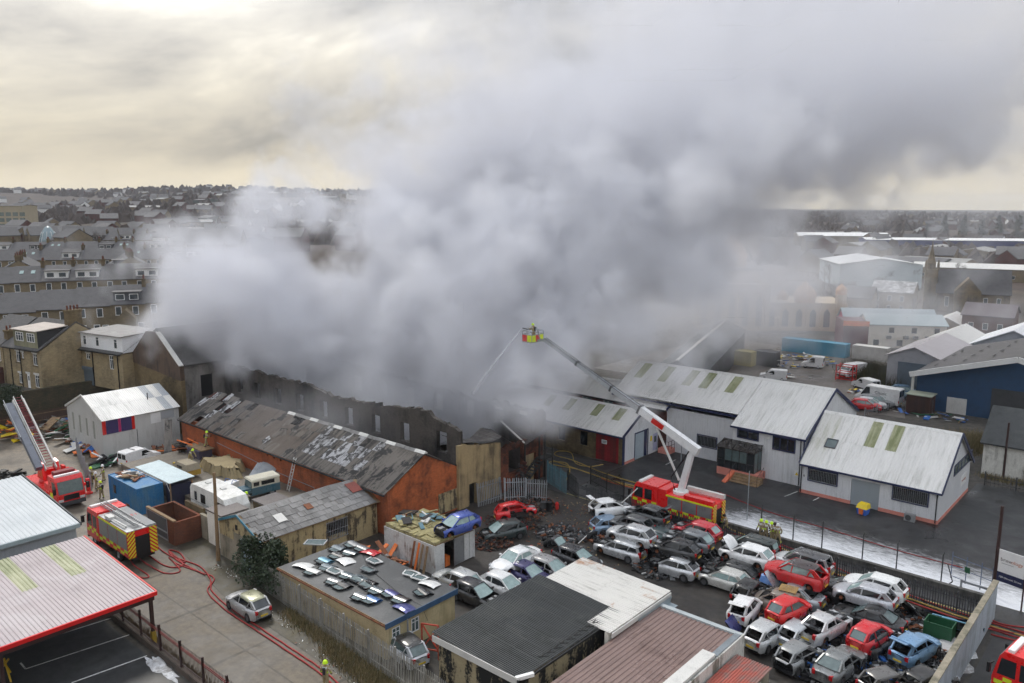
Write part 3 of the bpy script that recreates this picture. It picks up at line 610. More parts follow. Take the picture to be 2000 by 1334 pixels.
trim_gable(R_,-.35,Dp+.3,E_-.16,E_-.16,Dp/2,Rz+.05,L+.2,M['navy'],.3,.08);m_=MB();m_.box(-.1,L+.15,-.5,-.36,E_-.36,E_-.2);m_.build('gutter',M['black'],R_)
# old stone unit with the red doors in front
R_=root('industrial_unit','low unit with sooty stone side, red plank doors and white gable with pale blue shutter','industrial unit',-66,70.6)
L,Dp,E_,Rz=19.65,7.3,3.5,5.45;xo=lambda a:a+66
holes=[(xo(-52.2),xo(-51.1),1.2,2.85),(xo(-55.3),xo(-54.3),1.2,2.8),(xo(-59.2),xo(-58.2),1.2,2.8),(xo(-50),xo(-46.9),-1,3.15)]
m_=MB();m_.wall(0,L,0,E_,0,.35,holes);m_.build('side_wall',M['stone_dark'],R_)
for h in holes[:3]:window(R_,h[0]+.01,h[1]-.01,h[2]+.01,h[3]-.01,.2,'dark_grey','glass_dark',0,0,.05,.06,-1,'x',True)
for i in range(8):
 m_=MB();x=xo(-50)+i*.387;m_.box(x+.008,x+.379,.1+(i%2)*.012,.2,.02,3.1);m_.build('door_plank',paint([(.24,.016,.02),(.30,.018,.022),(.15,.02,.02),(.20,.018,.02)][i*7%4],.7,.35),R_)
m_=MB();m_.box(xo(-49.2),xo(-48.5),.06,.085,1.95,2.4);sg=m_.build('notice_board',M['white'],R_);m_=MB()
for i in range(3):m_.box(xo(-49.1),xo(-48.65)+.05*i,.05,.058,2.06+i*.1,2.10+i*.1)
m_.build('print',M['black'],sg)
hd=(2.45,5.0,0,3.0)
m_=MB();m_.wall(.36,Dp,0,E_,0,.18,[hd,(6.95,7.29,.25,2.25)]);m_.v=[(L-p[1],p[0],p[2]) for p in m_.v];m_.build('gable_wall',M['wall_sheet'],R_)
m_=MB();m_.prism([(.1,E_+.002),(Dp,E_+.002),(Dp/2,Rz-.05)],0,L-.17,L-.002);m_.build('gable_head',M['wall_sheet'],R_)
m_=MB();m_.prism([(.36,0),(Dp,0),(Dp,E_),(Dp/2,Rz-.05),(.36,E_)],0,0,.2);m_.build('gable_wall',M['stone_dark'],R_);m_=MB();m_.box(.21,L-.2,Dp-.2,Dp-.01,0,E_);m_.build('back_wall',M['brick_dark'],R_)
m_=MB();m_.box(L-.14,L-.08,hd[0]+.02,hd[1]-.6,0,hd[3]);m_.build('roller_shutter',paint((.40,.47,.52),.45,.12),R_);m_=MB();m_.box(L-.13,L-.06,hd[1]-.58,hd[1]-.02,0,hd[3]);m_.build('door_leaf',M['navy'],R_)
m_=MB();m_.wall(hd[0]-.15,hd[1]+.15,0,hd[3]+.15,-.03,-.002,[(hd[0],hd[1],-1,hd[3])]);m_.v=[(L-p[1],p[0],p[2]) for p in m_.v];m_.build('door_frame',M['navy'],R_)
m_=MB();m_.box(L+.002,L+.03,5.6,5.95,1.5,2.1);m_.build('sign',M['yellow'],R_)
m_=MB();m_.box(L-.1,L+.02,6.2,7.1,.25,2.2);dr=m_.build('door',paint((.42,.44,.60),.5,.1),R_);m_=MB();m_.box(L+.021,L+.04,6.4,6.85,1.2,1.9);m_.build('pane',M['glass_mid'],dr)
SL=slope(Dp/2,Rz-E_)
roof(R_,(-.1,-.4,E_-.2),(1,0,0),(0,Dp/2,Rz-E_),L+.35,SL+.45,None,1.0,2,.25,.035,pick=lambda i,j,n,r:M['rooflight'] if (j==1 and i in (7,10,14,17)) else M['roof_white'])
roof(R_,(L+.25,Dp+.3,E_-.2),(-1,0,0),(0,-Dp/2,Rz-E_),L+.35,SL+.35,M['roof_white'],5,1,.25,.035)
m_=MB();m_.prism([(Dp/2-.28,Rz-.06),(Dp/2+.28,Rz-.06),(Dp/2,Rz+.14)],0,-.1,L+.24);m_.build('ridge_cap',M['roof_white'],R_)
trim_gable(R_,-.4,Dp+.3,E_-.18,E_-.18,Dp/2,Rz+.04,L+.28,M['navy'],.3,.08);m_=MB();m_.box(-.1,L+.28,-.56,-.42,E_-.34,E_-.18);m_.box(L-.02,L+.05,-.06,.34,0,E_-.1);m_.build('gutter',M['navy'],R_)
m_=MB();m_.box(L-.03,L+.03,.36,2.4,0,.3);m_.build('plinth',M['pink'],R_)
# pink ramp with landing and rail
R_=root('access_ramp','salmon pink concrete ramp with black railing below the tall white gable','ramp',-46.0,77.2)
m_=MB();m_.box(.1,1.5,0,1.4,0,.55);m_.hexa([(.2,1.4,0),(1.2,1.4,0),(1.2,5.5,0),(.2,5.5,0)],[(.2,1.4,.55),(1.2,1.4,.55),(1.2,5.5,.7),(.2,5.5,.7)]);m_.build('ramp',M['pink'],R_)
m_=MB()
for y in (0,.7,1.4):m_.tube([(1.45,y,.5),(1.45,y,1.5)],.025,5)
for z in (1.0,1.5):m_.tube([(.1,.02,z),(1.45,.02,z),(1.45,1.4,z)],.025,5)
m_.build('railing',M['black'],R_)
# dark gabled shed in the smoke behind
R_=root('dark_warehouse','long dark grey gabled warehouse with pale ridge line in thin smoke','warehouse',-60.3,98.9,0,18)
Wd,Ln,E_,Rz=7.4,45,4.2,6.0
M['roof_dk']=sheet('dark_plastic_roof',(.075,.085,.090),(.05,.055,.06),.6,.5)
m_=MB();m_.prism([(0,0),(Wd,0),(Wd,E_),(Wd/2,Rz),(0,E_)],1,0,Ln);m_.build('wall',M['dark_grey'],R_)
SL=slope(Wd/2,Rz-E_)
roof(R_,(-.2,Ln+.2,E_-.02),(0,-1,0),(Wd/2,0,Rz-E_),Ln+.4,SL+.25,M['roof_dk'],3.0,1,.3,.03);roof(R_,(Wd+.2,-.2,E_-.02),(0,1,0),(-Wd/2,0,Rz-E_),Ln+.4,SL+.25,M['roof_dk'],3.0,1,.3,.03)
m_=MB();m_.box(Wd/2-.22,Wd/2+.22,-.2,Ln+.2,Rz+.04,Rz+.16);m_.build('ridge_cap',M['offwhite'],R_)
# grit bin, air-conditioning box and flag of yellow plastic in the white units' yard
a_,b_=site(1683,1006);R_=root('grit_bin','blue and yellow plastic grit bin outside the roller shutter','grit bin',a_,b_+.3,0,-8)
m_=MB();m_.hexa([(-.38,-.3,.0),(.38,-.3,.0),(.38,.3,.0),(-.38,.3,.0)],[(-.48,-.42,.62),(.48,-.42,.62),(.48,.42,.62),(-.48,.42,.62)]);m_.build('body',paint((.05,.16,.62),.45,.15),R_)
m_=MB();m_.hexa([(-.5,-.44,.625),(.5,-.44,.625),(.5,.44,.625),(-.5,.44,.625)],[(-.42,-.2,1.0),(.42,-.2,1.0),(.42,.4,1.05),(-.42,.4,1.05)]);m_.build('lid',M['yellow'],R_);m_=MB();m_.prism([(-.16,.1),(.16,.1),(.22,.6),(-.22,.6)],1,-.46,-.38);m_.build('front_panel',M['orange'],R_)
a_,b_=site(1775,1020);R_=root('outdoor_unit','small grey condenser box standing below the right barred window','condenser',a_,b_+.2)
m_=MB();m_.box(-.45,.45,-.2,.15,.06,.75);m_.build('casing',M['grey'],R_);m_=MB();m_.lathe([(.001,0),(.26,0),(.26,-.02),(.2,-.03),(.001,-.03)],1,14,(-.1,-.202,.4));m_.build('fan_grille',M['dark_grey'],R_);m_=MB();m_.box(-.4,-.3,-.2,.15,.02,.06);m_.box(.3,.4,-.2,.15,.02,.06);m_.build('foot',M['black'],R_)
# ---------------------------------------------------------------- the burning warehouse
def ragged(parent,name,mat,x0,x1,y0,y1,ztop,holes=(),step=.55,z0=0.0,seed=2,jag=.25,axis='x',flip=False):
 r=random.Random(seed);m_=MB();n=max(2,int((x1-x0)/step));xs=sorted({*[x0+(x1-x0)*i/n for i in range(n+1)],*[h[0] for h in holes],*[h[1] for h in holes]})
 tops=[ztop(x)+r.uniform(-1,.4)*jag for x in xs]
 for i in range(len(xs)-1):
  a,b=xs[i],xs[i+1];c=(a+b)/2;stp=r.choice((0,0,.08,-.07));ta,tb=tops[i],tops[i+1];cur=z0;hh=sorted([h for h in holes if h[0]<c<h[1]],key=lambda h:h[2])
  segs=[]
  for h in hh:segs.append((cur,h[2],False));cur=h[3]
  segs.append((cur,None,True))
  for za,zb,last in segs:
   if last:m_.hexa([(a,y0,za),(b,y0,za),(b,y1,za),(a,y1,za)],[(a,y0,max(za+.02,ta+stp)),(b,y0,max(za+.02,tb+stp)),(b,y1,max(za+.02,tb+stp)),(a,y1,max(za+.02,ta+stp))])
   elif zb-za>.01:m_.box(a,b,y0,y1,za,zb)
 if axis=='y':m_.v=[(p[1],p[0],p[2]) for p in m_.v];m_.f=[tuple(reversed(f)) for f in m_.f]
 return m_.build(name,mat,parent)
WX,WY=-93.0,41.4
BW=root('burnt_warehouse','long burning brick warehouse with scorched corrugated roof and gutted shell pouring smoke','warehouse',WX,WY)
X=lambda a:a-WX;Y=lambda b:b-WY
ax0,ax1=X(-87.5),X(-50.8);E_,Rz,yr,Dp=4.05,6.35,4.35,8.6
vents=[(X(-69.6),X(-69.3),3.2,3.55),(X(-68.4),X(-68.1),3.2,3.55),(X(-67.2),X(-66.9),3.2,3.55),(X(-71.6),X(-71.3),3.3,3.55)]
m_=MB();m_.wall(ax0,ax1,0,E_,0,.3,vents);m_.build('brick_side_wall',M['brick_orange_soot'],BW)
m_=MB();m_.prism([(.305,0),(Dp,0),(Dp,E_),(yr,Rz-.15),(.305,E_+.05)],0,ax1-.3,ax1);m_.build('brick_gable_wall',M['brick_orange'],BW)
m_=MB();m_.prism([(.305,0),(Dp,0),(Dp,E_),(yr,Rz-.15),(.305,E_+.05)],0,ax0,ax0+.3);m_.build('brick_gable_wall',M['brick_dark'],BW)
m_=MB();m_.box(ax1+.002,ax1+.06,5.9,8.2,.2,2.1);m_.build('boarded_doorway',M['render_peel'],BW)
m_=MB();m_.bar((ax1-.15,.1,E_+.08),(ax1-.15,yr,Rz+.02),.34,.14);m_.bar((ax1-.15,yr,Rz+.02),(ax1-.15,Dp,E_+.05),.34,.14);m_.build('gable_coping',M['charcoal'],BW)
LW=ax1-ax0+.2;SL=slope(yr,Rz-E_)
def burn_pick(i,j,n,r):
 f=i/n;k=(i*7+j*13)%5
 if f<.17:return M['roof_burnt'] if k!=1 else M['roof_snow']
 if f<.29:return M['roof_burnt'] if k<3 else M['roof_burnt_brown']
 if f<.55:return M['roof_burnt_brown'] if (k<4 or j==1) else M['roof_burnt']
 if f<.62:return M['roof_burnt_brown'] if k<2 else M['roof_burnt']
 if f<.86:return M['roof_snow'] if (j in (1,2) and k!=3) or (j==3 and k<2) else M['roof_burnt']
 return M['roof_burnt']
def burn_skip(i,j,n,r):
 f=i/n
 return (j==3 and f<.26 and (i*5)%3==0) or (j==2 and i in (4,6)) or (j==3 and i in (17,18)) or (j==0 and i in (3,))
roof(BW,(ax0-.1,-.4,E_-.18),(1,0,0),(0,yr,Rz-E_),LW,SL+.4,None,1.0,4,.15,.04,burn_pick,skip=burn_skip,jit=.014)
roof(BW,(ax1+.1,Dp+.0,E_+.0),(-1,0,0),(0,-yr,Rz-E_),LW,SL,M['roof_burnt'],1.3,2,.15,.04,skip=lambda i,j,n,r:(i*7+j*3)%5<2 or i>n*.45,jit=.04)
for i in range(14):
 r=random.Random(40+i);f=r.choice((r.uniform(.03,.28),r.uniform(.44,.52),r.uniform(.62,.95)));ob=put('loose_sheet',corr_mesh(.8,r.choice((.5,.9,1.3)),.15,.04,r.choice((M['roof_burnt'],M['roof_snow'],M['roof_burnt']))),BW)
 t=r.uniform(.15,.85);ob.matrix_local=basis((ax0+LW*f,-.4+(yr+.4)*t,E_-.08+(Rz-E_+.1)*t),(1,0,0),(0,yr,Rz-E_))@Matrix.Rotation(r.uniform(-.6,.6),4,'Z')@Matrix.Rotation(r.uniform(.02,.12),4,'X')
nr=16
for i in range(nr):
 x=ax0+LW*.42+LW*.58*i/nr;m_=MB();w=LW*.58/nr*.97;m_.prism([(yr-.26,Rz-.0),(yr+.26,Rz-.0),(yr+.04,Rz+.2),(yr-.04,Rz+.2)],0,x,x+w);m_.build('ridge_tile',M['roof_grey_old'] if i%3 else M['offwhite'],BW,(0,0,(i%2)*.03))
for i in range(24):
 x=ax0+.8+i*(LW-1.2)/23;m_=MB();m_.bar((x,.1,E_-.05),(x,yr,Rz-.12),.09,.16)
 if i%4:m_.bar((x,yr,Rz-.12),(x,Dp*r.uniform(.7,.98),E_+.1),.09,.16)
 m_.build('charred_rafter',M['charcoal'],BW)
for k,(yy,zz) in enumerate(((1.1,E_+.33),(2.4,E_+1.02),(3.6,E_+1.65))):
 m_=MB();m_.box(ax0+.3,ax1-.3,yy-.06,yy+.06,zz-.12,zz-.01);m_.build('purlin',M['charcoal'],BW)
m_=MB();m_.box(ax0,ax1+.1,-.52,-.40,E_-.34,E_-.2);m_.build('gutter',M['charcoal'],BW)
m_=MB();m_.tube([(ax0+8,-.04,2.6),(ax0+20,-.04,1.9),(ax0+26,-.04,1.8),(ax0+26,-.06,.2)],.035,5);m_.build('conduit',M['grey'],BW)
# gutted shell
yb=Y(50.0);yk=Y(62.4);xe=X(-50.5)
tops=[(X(-93),8.4),(X(-83),8.3),(X(-75),8.35),(X(-69),7.8),(X(-63),8.1),(X(-57.5),8.6),(X(-55),8.6),(X(-53.6),8.0),(X(-50.7),7.6)]
hl=[(X(-53.8),X(-52.4),5.0,7.0)]+[(X(a0),X(a0)+1.3,5.0,6.9) for a0 in (-59,-63.5,-68,-72.5,-77,-81.5,-86,-90)]
ragged(BW,'burnt_front_wall',M['brick_burnt'],X(-92.9),X(-50.75),yb,yb+.45,lambda x:lerp_tab(tops,x),hl,.6,0,4,.22)
tb_=[(X(-93),8.0),(X(-80),7.8),(X(-66),7.2),(X(-59),6.6),(X(-57.5),7.1),(X(-51),7.15)]
hb=[(X(-54.2),X(-52.6),4.6,6.65),(X(-57.6),X(-56.1),4.7,6.55)]+[(X(a0),X(a0)+1.5,4.6,6.5) for a0 in (-62,-67,-72,-77,-82,-87)]
ragged(BW,'burnt_back_wall',M['brick_burnt'],X(-92.9),X(-50.52),yk-.45,yk,lambda x:lerp_tab(tb_,x),hb,.5,0,9,.3)
for h in hb[:2]:
 m_=MB()
 for z in (h[2]+.7,h[2]+1.35):m_.box(h[0],h[1],yk-.26,yk-.2,z-.04,z+.04)
 m_.box((h[0]+h[1])/2+.3,(h[0]+h[1])/2+.36,yk-.25,yk-.21,h[2],h[2]+.7);m_.build('window_bar',M['charcoal'],BW)
M['brick_charred']=masonry('charred_brick',(.36,.09,.035),(.11,.045,.03),(.08,.05,.04),.235,.078,(.014,.012,.012),1.0,(1.0,7.0,.9),.5,sscale=.9)
te=[(yb,6.2),(Y(51.5),5.95),(Y(53),5.6),(Y(55.3),5.3),(Y(56),5.0)]
ragged(BW,'rendered_end_wall',M['render_sooty'],yb-.35,Y(55.4),xe-.35,xe,lambda y:lerp_tab(te,y),[(Y(51.0),Y(52.0),0,2.15)],.5,0,12,.08,'y')
ragged(BW,'brick_end_wall',M['brick_charred'],Y(55.42),Y(62.4),xe-.4,xe-.03,lambda y:4.7,[(Y(56.6),Y(58.8),1.7,4.1),(Y(59),Y(60.9),.0,3.0)],.6,0,15,.25,'y')
ragged(BW,'burnt_return_wall',M['brick_burnt'],Y(60.6),Y(61.93),xe-.4,xe-.02,lambda y:7.0,[],.4,4.72,18,.35,'y')
m_=MB();m_.box(xe-.34,xe-.3,Y(59),Y(60.85),.02,2.9);m_.build('inner_rendered_panel',M['render_sooty'],BW)
m_=MB();m_.box(xe-.6,xe-.45,Y(51),Y(52),0,2.1);m_.build('dark_doorway',M['black'],BW)
for y in (59.0,61.3,62.2):m_=MB();m_.box(xe+.002,xe+.12,Y(y)-.08,Y(y)+.08,0,4.6);m_.build('burnt_post',M['charcoal'],BW)
# fallen roof sheets over the end bay
def drape(name,pts,mat,nseg=18,pitch=.05):
 """a sagging corrugated slab through rows of points, ribs drawn across"""
 m_=MB();A,B=pts;vs=[];n=nseg
 def at(row,t):
  k=t*(len(row)-1);i=min(int(k),len(row)-2);f=k-i;return Vector(row[i])*(1-f)+Vector(row[i+1])*f
 for i in range(n+1):
  h=.04 if i%2 else 0
  for row in (A,B):p=at(row,i/n);vs.append((p.x,p.y,p.z+h))
 m_.add(vs,[(2*i,2*i+2,2*i+3,2*i+1) for i in range(n)]);return m_.build(name,mat,BW)
M['burnt_sheet']=sheet('soot_black_sheet',(.060,.052,.047),(.020,.018,.018),.9,.5,(.14,.125,.11),.7,.6)
drape('fallen_roof_sheet',([(xe-3.4,Y(50.3),6.6),(xe-3.2,Y(52),5.6),(xe-3.0,Y(54),5.3),(xe-3.0,Y(55.8),6.1),(xe-3,Y(57.5),5.5)],[(xe+.12,Y(50.4),6.35),(xe+.12,Y(52.2),6.0),(xe+.1,Y(54),5.6),(xe+.1,Y(55.6),5.8),(xe+.1,Y(57.0),4.8)]),M['burnt_sheet'],26)
drape('fallen_roof_sheet',([(xe-4.6,Y(60.5),5.2),(xe-4.2,Y(62.8),5.9)],[(xe+.45,Y(58.7),4.3),(xe+.45,Y(63.2),5.4)]),M['burnt_sheet'],24)
drape('fallen_roof_sheet',([(xe-9,Y(51.2),3.2),(xe-8,Y(56),2.6)],[(xe-3.8,Y(51.0),5.2),(xe-3.8,Y(57),4.3)]),M['burnt_sheet'],22)
m_=MB();m_.bar((xe-4.4,Y(60.3),5.6),(xe+.3,Y(58.6),4.55),.16,.1);m_.build('fallen_beam',M['offwhite'],BW)
for i in range(26):
 r=random.Random(70+i);m_=MB();p=Vector((X(r.uniform(-91,-52)),Y(r.uniform(50.8,61.5)),r.uniform(.3,2.2)));d=Vector((r.uniform(-2.5,2.5),r.uniform(-2.5,2.5),r.uniform(.0,2.4)));m_.bar(p,p+d,.16,.2);m_.build('charred_beam',M['charcoal'],BW)
def rubble(name,label,parent,pts,mat,n,smin,smax,seed,heap=.6):
 """loose broken pieces heaped over ellipses (x, y, rx, ry, height)"""
 r=random.Random(seed);m_=MB();mats=mat if isinstance(mat,list) else [mat]
 for _ in range(n):
  cx,cy,rx,ry,hh=r.choice(pts);t=r.uniform(0,2*PI);k=math.sqrt(r.random());x=cx+rx*k*math.cos(t);y=cy+ry*k*math.sin(t);z=hh*(1-k*k)*r.uniform(.3,1.0)
  s=r.uniform(smin,smax);d=Vector((r.uniform(-1,1),r.uniform(-1,1),r.uniform(-.4,.4))).normalized()*s;m_.cur=r.randrange(len(mats));m_.bar(Vector((x,y,z+.05))-d,Vector((x,y,z+.05))+d,s*r.uniform(.3,1.2),s*r.uniform(.15,.7))
 o=m_.build(name,mats,parent);o['kind']='stuff'
 if label:o['label']=label
 return o
rubble('rubble',None,BW,[(X(-56-5*i),Y(56),3.5,4.5,1.6) for i in range(8)],[M['charcoal'],M['brick_burnt'],M['black']],900,.12,.5,5)
rubble('fallen_rubble',None,BW,[(xe+.9,Y(57.3),.9,1.4,1.9),(xe+.4,Y(58.2),.5,1.3,3.0)],[M['charcoal'],M['brick_burnt'],M['brick_dark']],420,.06,.22,6)
# blackened escape stair on the end wall
m_=MB()
for i in range(11):y=Y(60.6)-i*.36;z=2.5-i*.22;m_.box(xe+.2,xe+1.15,y-.16,y+.16,z,z+.04)
m_.bar((xe+.2,Y(60.8),2.5),(xe+.2,Y(56.9),.1),.06,.2);m_.bar((xe+1.15,Y(60.8),2.5),(xe+1.15,Y(56.9),.1),.06,.2)
o=m_.build('stair_flight',M['charcoal'],BW);m_=MB()
for i in range(6):y=Y(60.8)-i*.76;z=2.5-i*.46;m_.bar((xe+1.15,y,z),(xe+1.15,y,z+1.0),.05)
m_.bar((xe+1.15,Y(60.8),3.5),(xe+1.15,Y(56.9),1.1),.05);m_.build('handrail',M['charcoal'],o)
m_=MB();m_.box(xe+.15,xe+1.2,Y(60.8),Y(62.2),2.46,2.54);m_.bar((xe+1.15,Y(62.1),0),(xe+1.15,Y(62.1),3.5),.08);m_.bar((xe+1.15,Y(60.9),0),(xe+1.15,Y(60.9),2.5),.08);m_.build('landing',M['charcoal'],BW)
# ---------------------------------------------------------------- stone hall with the sooty gable at the warehouse's left end
HL=root('stone_hall','tall stone hall with brown rendered gable head standing in the smoke','building',-107.3,44.5)
Wd,Ln,E_,Rz=13.9,17.5,8.8,12.3
m_=MB();m_.box(0,Wd,0,.5,0,7.6);m_.build('gable_wall',M['stone_dark'],HL)
m_=MB();m_.prism([(-.02,7.6),(Wd+.02,6.9),(Wd+.02,E_),(Wd/2+1.4,Rz),(Wd/2-1.6,Rz-.15),(-.02,E_-.6)],1,-.08,.45);m_.build('gable_head',M['render_brown'],HL)
m_=MB();m_.box(Wd-.5,Wd,.502,Ln,0,E_);m_.build('side_wall',stained('sooty_grey_render',(.25,.235,.22),(.05,.045,.04),.85,.3),HL)
m_=MB();m_.box(0,.5,.502,Ln,0,E_);m_.box(.502,Wd-.502,Ln-.5,Ln,0,E_);m_.build('rear_wall',M['stone_dark'],HL)
m_=MB();m_.hexa([(Wd+.25,.5,E_-.2),(Wd+.25,Ln,E_-.2),(Wd/2,Ln,Rz+.2),(Wd/2,.5,Rz+.2)],[(Wd+.25,.5,E_-.02),(Wd+.25,Ln,E_-.02),(Wd/2,Ln,Rz+.35),(Wd/2,.5,Rz+.35)]);m_.build('roof_slope',M['slate'],HL)
m_=MB();m_.hexa([(-.25,.5,E_-.2),(Wd/2-.002,.5,Rz+.2),(Wd/2-.002,Ln,Rz+.2),(-.25,Ln,E_-.2)],[(-.25,.5,E_-.02),(Wd/2-.002,.5,Rz+.35),(Wd/2-.002,Ln,Rz+.35),(-.25,Ln,E_-.02)]);m_.build('roof_slope',M['slate'],HL)
m_=MB();m_.bar((Wd/2+1.4,.12,Rz+.05),(Wd+.1,.12,E_-.05),.6,.12);m_.build('coping',M['offwhite'],HL);m_=MB();m_.tube([(-.15,-.15,3.5),(-.15,-.15,8.2)],.07);m_.build('downpipe',M['offwhite'],HL)
m_=MB();m_.prism([(-4.5,0),(-.02,0),(-.02,6.0),(-4.5,3.6)],1,.3,5);m_.build('lean_to',M['brick_dark'],HL)
m_=MB();m_.hexa([(-4.7,.1,3.55),(-.02,.1,6.05),(-.02,5.2,6.05),(-4.7,5.2,3.55)],[(-4.7,.1,3.7),(-.02,.1,6.2),(-.02,5.2,6.2),(-4.7,5.2,3.7)]);m_.build('lean_to_roof',M['slate'],HL)
for i,(y0_,y1_) in enumerate(((2.5,4),(7,8.5),(11.5,13))):m_=MB();m_.box(Wd-.01,Wd+.02,y0_,y1_,4.5,7.2);m_.build('soot_filled_window',M['black'],HL)
# ---------------------------------------------------------------- terraced houses above the yard
def wroot(name,label,cat,x,y,z,deg,group=None):
 o=bpy.data.objects.new(name,None);C.objects.link(o);o.empty_display_size=.3;o.location=(x,y,z);o.rotation_euler=(0,0,math.radians(deg));return tag(o,label,cat,group)
def slab(parent,name,pts,t,mat):
 m_=MB();m_.hexa(pts,[(p[0],p[1],p[2]+t) for p in pts]);return m_.build(name,mat,parent)
def chimney(parent,x,y,z0,z1,w=.7,d=1.5,pots=4,mat='stone_dark'):
 m_=MB();m_.box(x-w/2,x+w/2,y-d/2,y+d/2,z0,z1-.25);m_.box(x-w/2-.08,x+w/2+.08,y-d/2-.08,y+d/2+.08,z1-.25,z1);o=m_.build('chimney',M[mat],parent)
 for i in range(pots):p=MB();yy=y-d/2+d*(i+.5)/pots;p.lathe([(.001,z1),(.14,z1),(.11,z1+.55),(.13,z1+.6),(.001,z1+.6)],2,8,(x,yy,0));p.build('chimney_pot',M['chimney_pot'],o)
 return o
H1=wroot('terraced_house','end terraced stone house with box dormer and sooty chimney stack above the shed yard','house',-61.5,102,3.9,-30)
w0,D_,E_,Rz=-8.6,10.4,5.5,8.6
hs=[(-1.75,-.75,3.4,5.0),(-4.35,-3.85,4.1,4.9),(-5.7,-4.8,3.5,5.0),(-1.75,-.75,.45,2.15),(-3.6,-2.85,0,2.1),(-5.5,-4.8,.6,2.0)]
m_=MB();m_.wall(w0,0,0,E_,0,.3,hs);m_.build('front_wall',M['stone_warm'],H1)
for i,h in enumerate(hs):
 if i!=4:window(H1,h[0]+.01,h[1]-.01,h[2]+.01,h[3]-.01,.12,'pvc','glass_house',1,.72,.06,.08,-1,'x',False);m_=MB();m_.box(h[0]-.12,h[1]+.12,-.05,.1,h[2]-.16,h[2]-.002);m_.build('window_sill',M['stone_dark'],H1)
 m_=MB();m_.box(h[0]-.15,h[1]+.15,-.03,-.002,h[3]+.002,h[3]+.26);m_.build('lintel',M['offwhite'],H1)
m_=MB();m_.box(hs[4][0]+.02,hs[4][1]-.02,.06,.12,0,2.08);d=m_.build('door',M['pvc'],H1);m_=MB();m_.box(-3.35,-3.1,.045,.058,1.2,1.8);m_.build('pane',M['glass_house'],d)
m_=MB();m_.prism([(.302,0),(D_,0),(D_,E_-.3),(D_*.5,Rz-.1),(.302,E_)],0,-.3,0);m_.build('gable_wall',M['stone_warm'],H1)
m_=MB();m_.box(w0,-.302,D_-.3,D_,0,E_-.3);m_.build('rear_wall',M['stone_warm'],H1)
slab(H1,'roof_slope',[(w0,-.3,E_-.15),(.05,-.3,E_-.15),(.05,D_/2,Rz),(w0,D_/2,Rz)],.14,M['slate']);slab(H1,'roof_slope',[(w0,D_/2+.002,Rz),(.05,D_/2+.002,Rz),(.05,D_+.3,E_-.45),(w0,D_+.3,E_-.45)],.14,M['slate'])
m_=MB();m_.box(-5.9,-.55,.15,4.6,E_+.05,E_+2.4);dm=m_.build('dormer',stained('tarred_dormer_cheek',(.04,.04,.042),(.02,.02,.02),.6),H1);m_=MB();m_.box(-5.95,-.5,.08,.148,E_+.0,E_+2.4);m_.build('dormer_front',stained('green_stained_panel',(.30,.29,.19),(.09,.085,.05),.7),dm)
slab(dm,'dormer_roof',[(-6.2,-.2,E_+2.42),(-.3,-.2,E_+2.42),(-.3,5.2,E_+2.75),(-6.2,5.2,E_+2.75)],.1,stained('pale_felt',(.48,.42,.37),(.3,.26,.22),.6,.5,.7,False))
for x in (-5.3,-2.7):window(dm,x,x+1.75,E_+.95,E_+2.15,.08,'pvc','glass_house',2,.68,.07,.09,-1,'x',False)
chimney(H1,-.55,D_/2,Rz-.5,Rz+1.7,1.0,1.9,4)
m_=MB();m_.box(w0,.05,-.45,-.3,E_-.2,E_-.06);m_.build('gutter',M['black'],H1)
for x in (-6.9,-4.55):m_=MB();m_.tube([(x,-.08,.0),(x,-.08,E_-.2)],.06);m_.build('downpipe',M['black'],H1)
H2=wroot('terraced_house','stone house with full-width white clad dormer and grey roller shutter','house',-59.0,107.0,3.9,-30)
hs=[(1.3,2.2,3.55,4.4),(6.4,7.3,2.7,4.6),(.2,2.6,0,2.5)]
m_=MB();m_.wall(0,9.2,0,4.9,0,.3,hs);m_.build('front_wall',M['stone_warm'],H2)
for h in hs[:2]:window(H2,h[0]+.01,h[1]-.01,h[2]+.01,h[3]-.01,.12,'pvc','glass_house',1,.7,.06,.08,-1,'x',False);m_=MB();m_.box(h[0]-.15,h[1]+.15,-.03,-.002,h[3]+.002,h[3]+.22);m_.build('lintel',M['offwhite'],H2)
m_=MB();m_.box(.22,2.58,.1,.16,0,2.1);m_.build('roller_shutter',M['shutter_blue'],H2);m_=MB();m_.box(.1,2.7,-.15,.2,2.1,2.55);m_.build('shutter_box',M['shutter_blue'],H2)
m_=MB();m_.box(9.2-.3,9.2,.302,8,0,4.9);m_.box(0,.3,.302,8,0,4.9);m_.box(.302,8.898,7.7,8,0,4.9);m_.build('side_walls',M['stone_warm'],H2)
m_=MB();m_.box(.15,9.3,.1,5.6,5.05,7.15);dm=m_.build('dormer',paint((.80,.81,.83),.5,.06),H2)
m_=MB()
for k in range(10):m_.box(.16,9.29,.085,.098,5.08+k*.205,5.08+k*.205+.185)
o=m_.build('cladding_boards',paint((.82,.83,.85),.5,.05),dm);o['kind']='stuff'
for x in (.9,3.7,7.6):window(dm,x,x+.75,5.55,6.85,.08,'pvc','glass_house',0,.7,.06,.08,-1,'x',False)
slab(dm,'dormer_roof',[(-.2,-.25,7.16),(9.5,-.25,7.16),(9.5,6.0,7.35),(-.2,6.0,7.35)],.14,stained('grey_felt',(.27,.26,.25),(.17,.16,.15),.6,.5,.7,False))
slab(H2,'roof_slope',[(0,-.35,4.85),(9.3,-.35,4.85),(9.3,4,7.1),(0,4,7.1)],.12,M['slate']);slab(H2,'roof_slope',[(0,4.002,7.1),(9.3,4.002,7.1),(9.3,8.3,4.85),(0,8.3,4.85)],.12,M['slate'])
m_=MB();m_.box(-.1,9.3,-.5,-.36,4.78,4.92);m_.build('gutter',M['black'],H2)
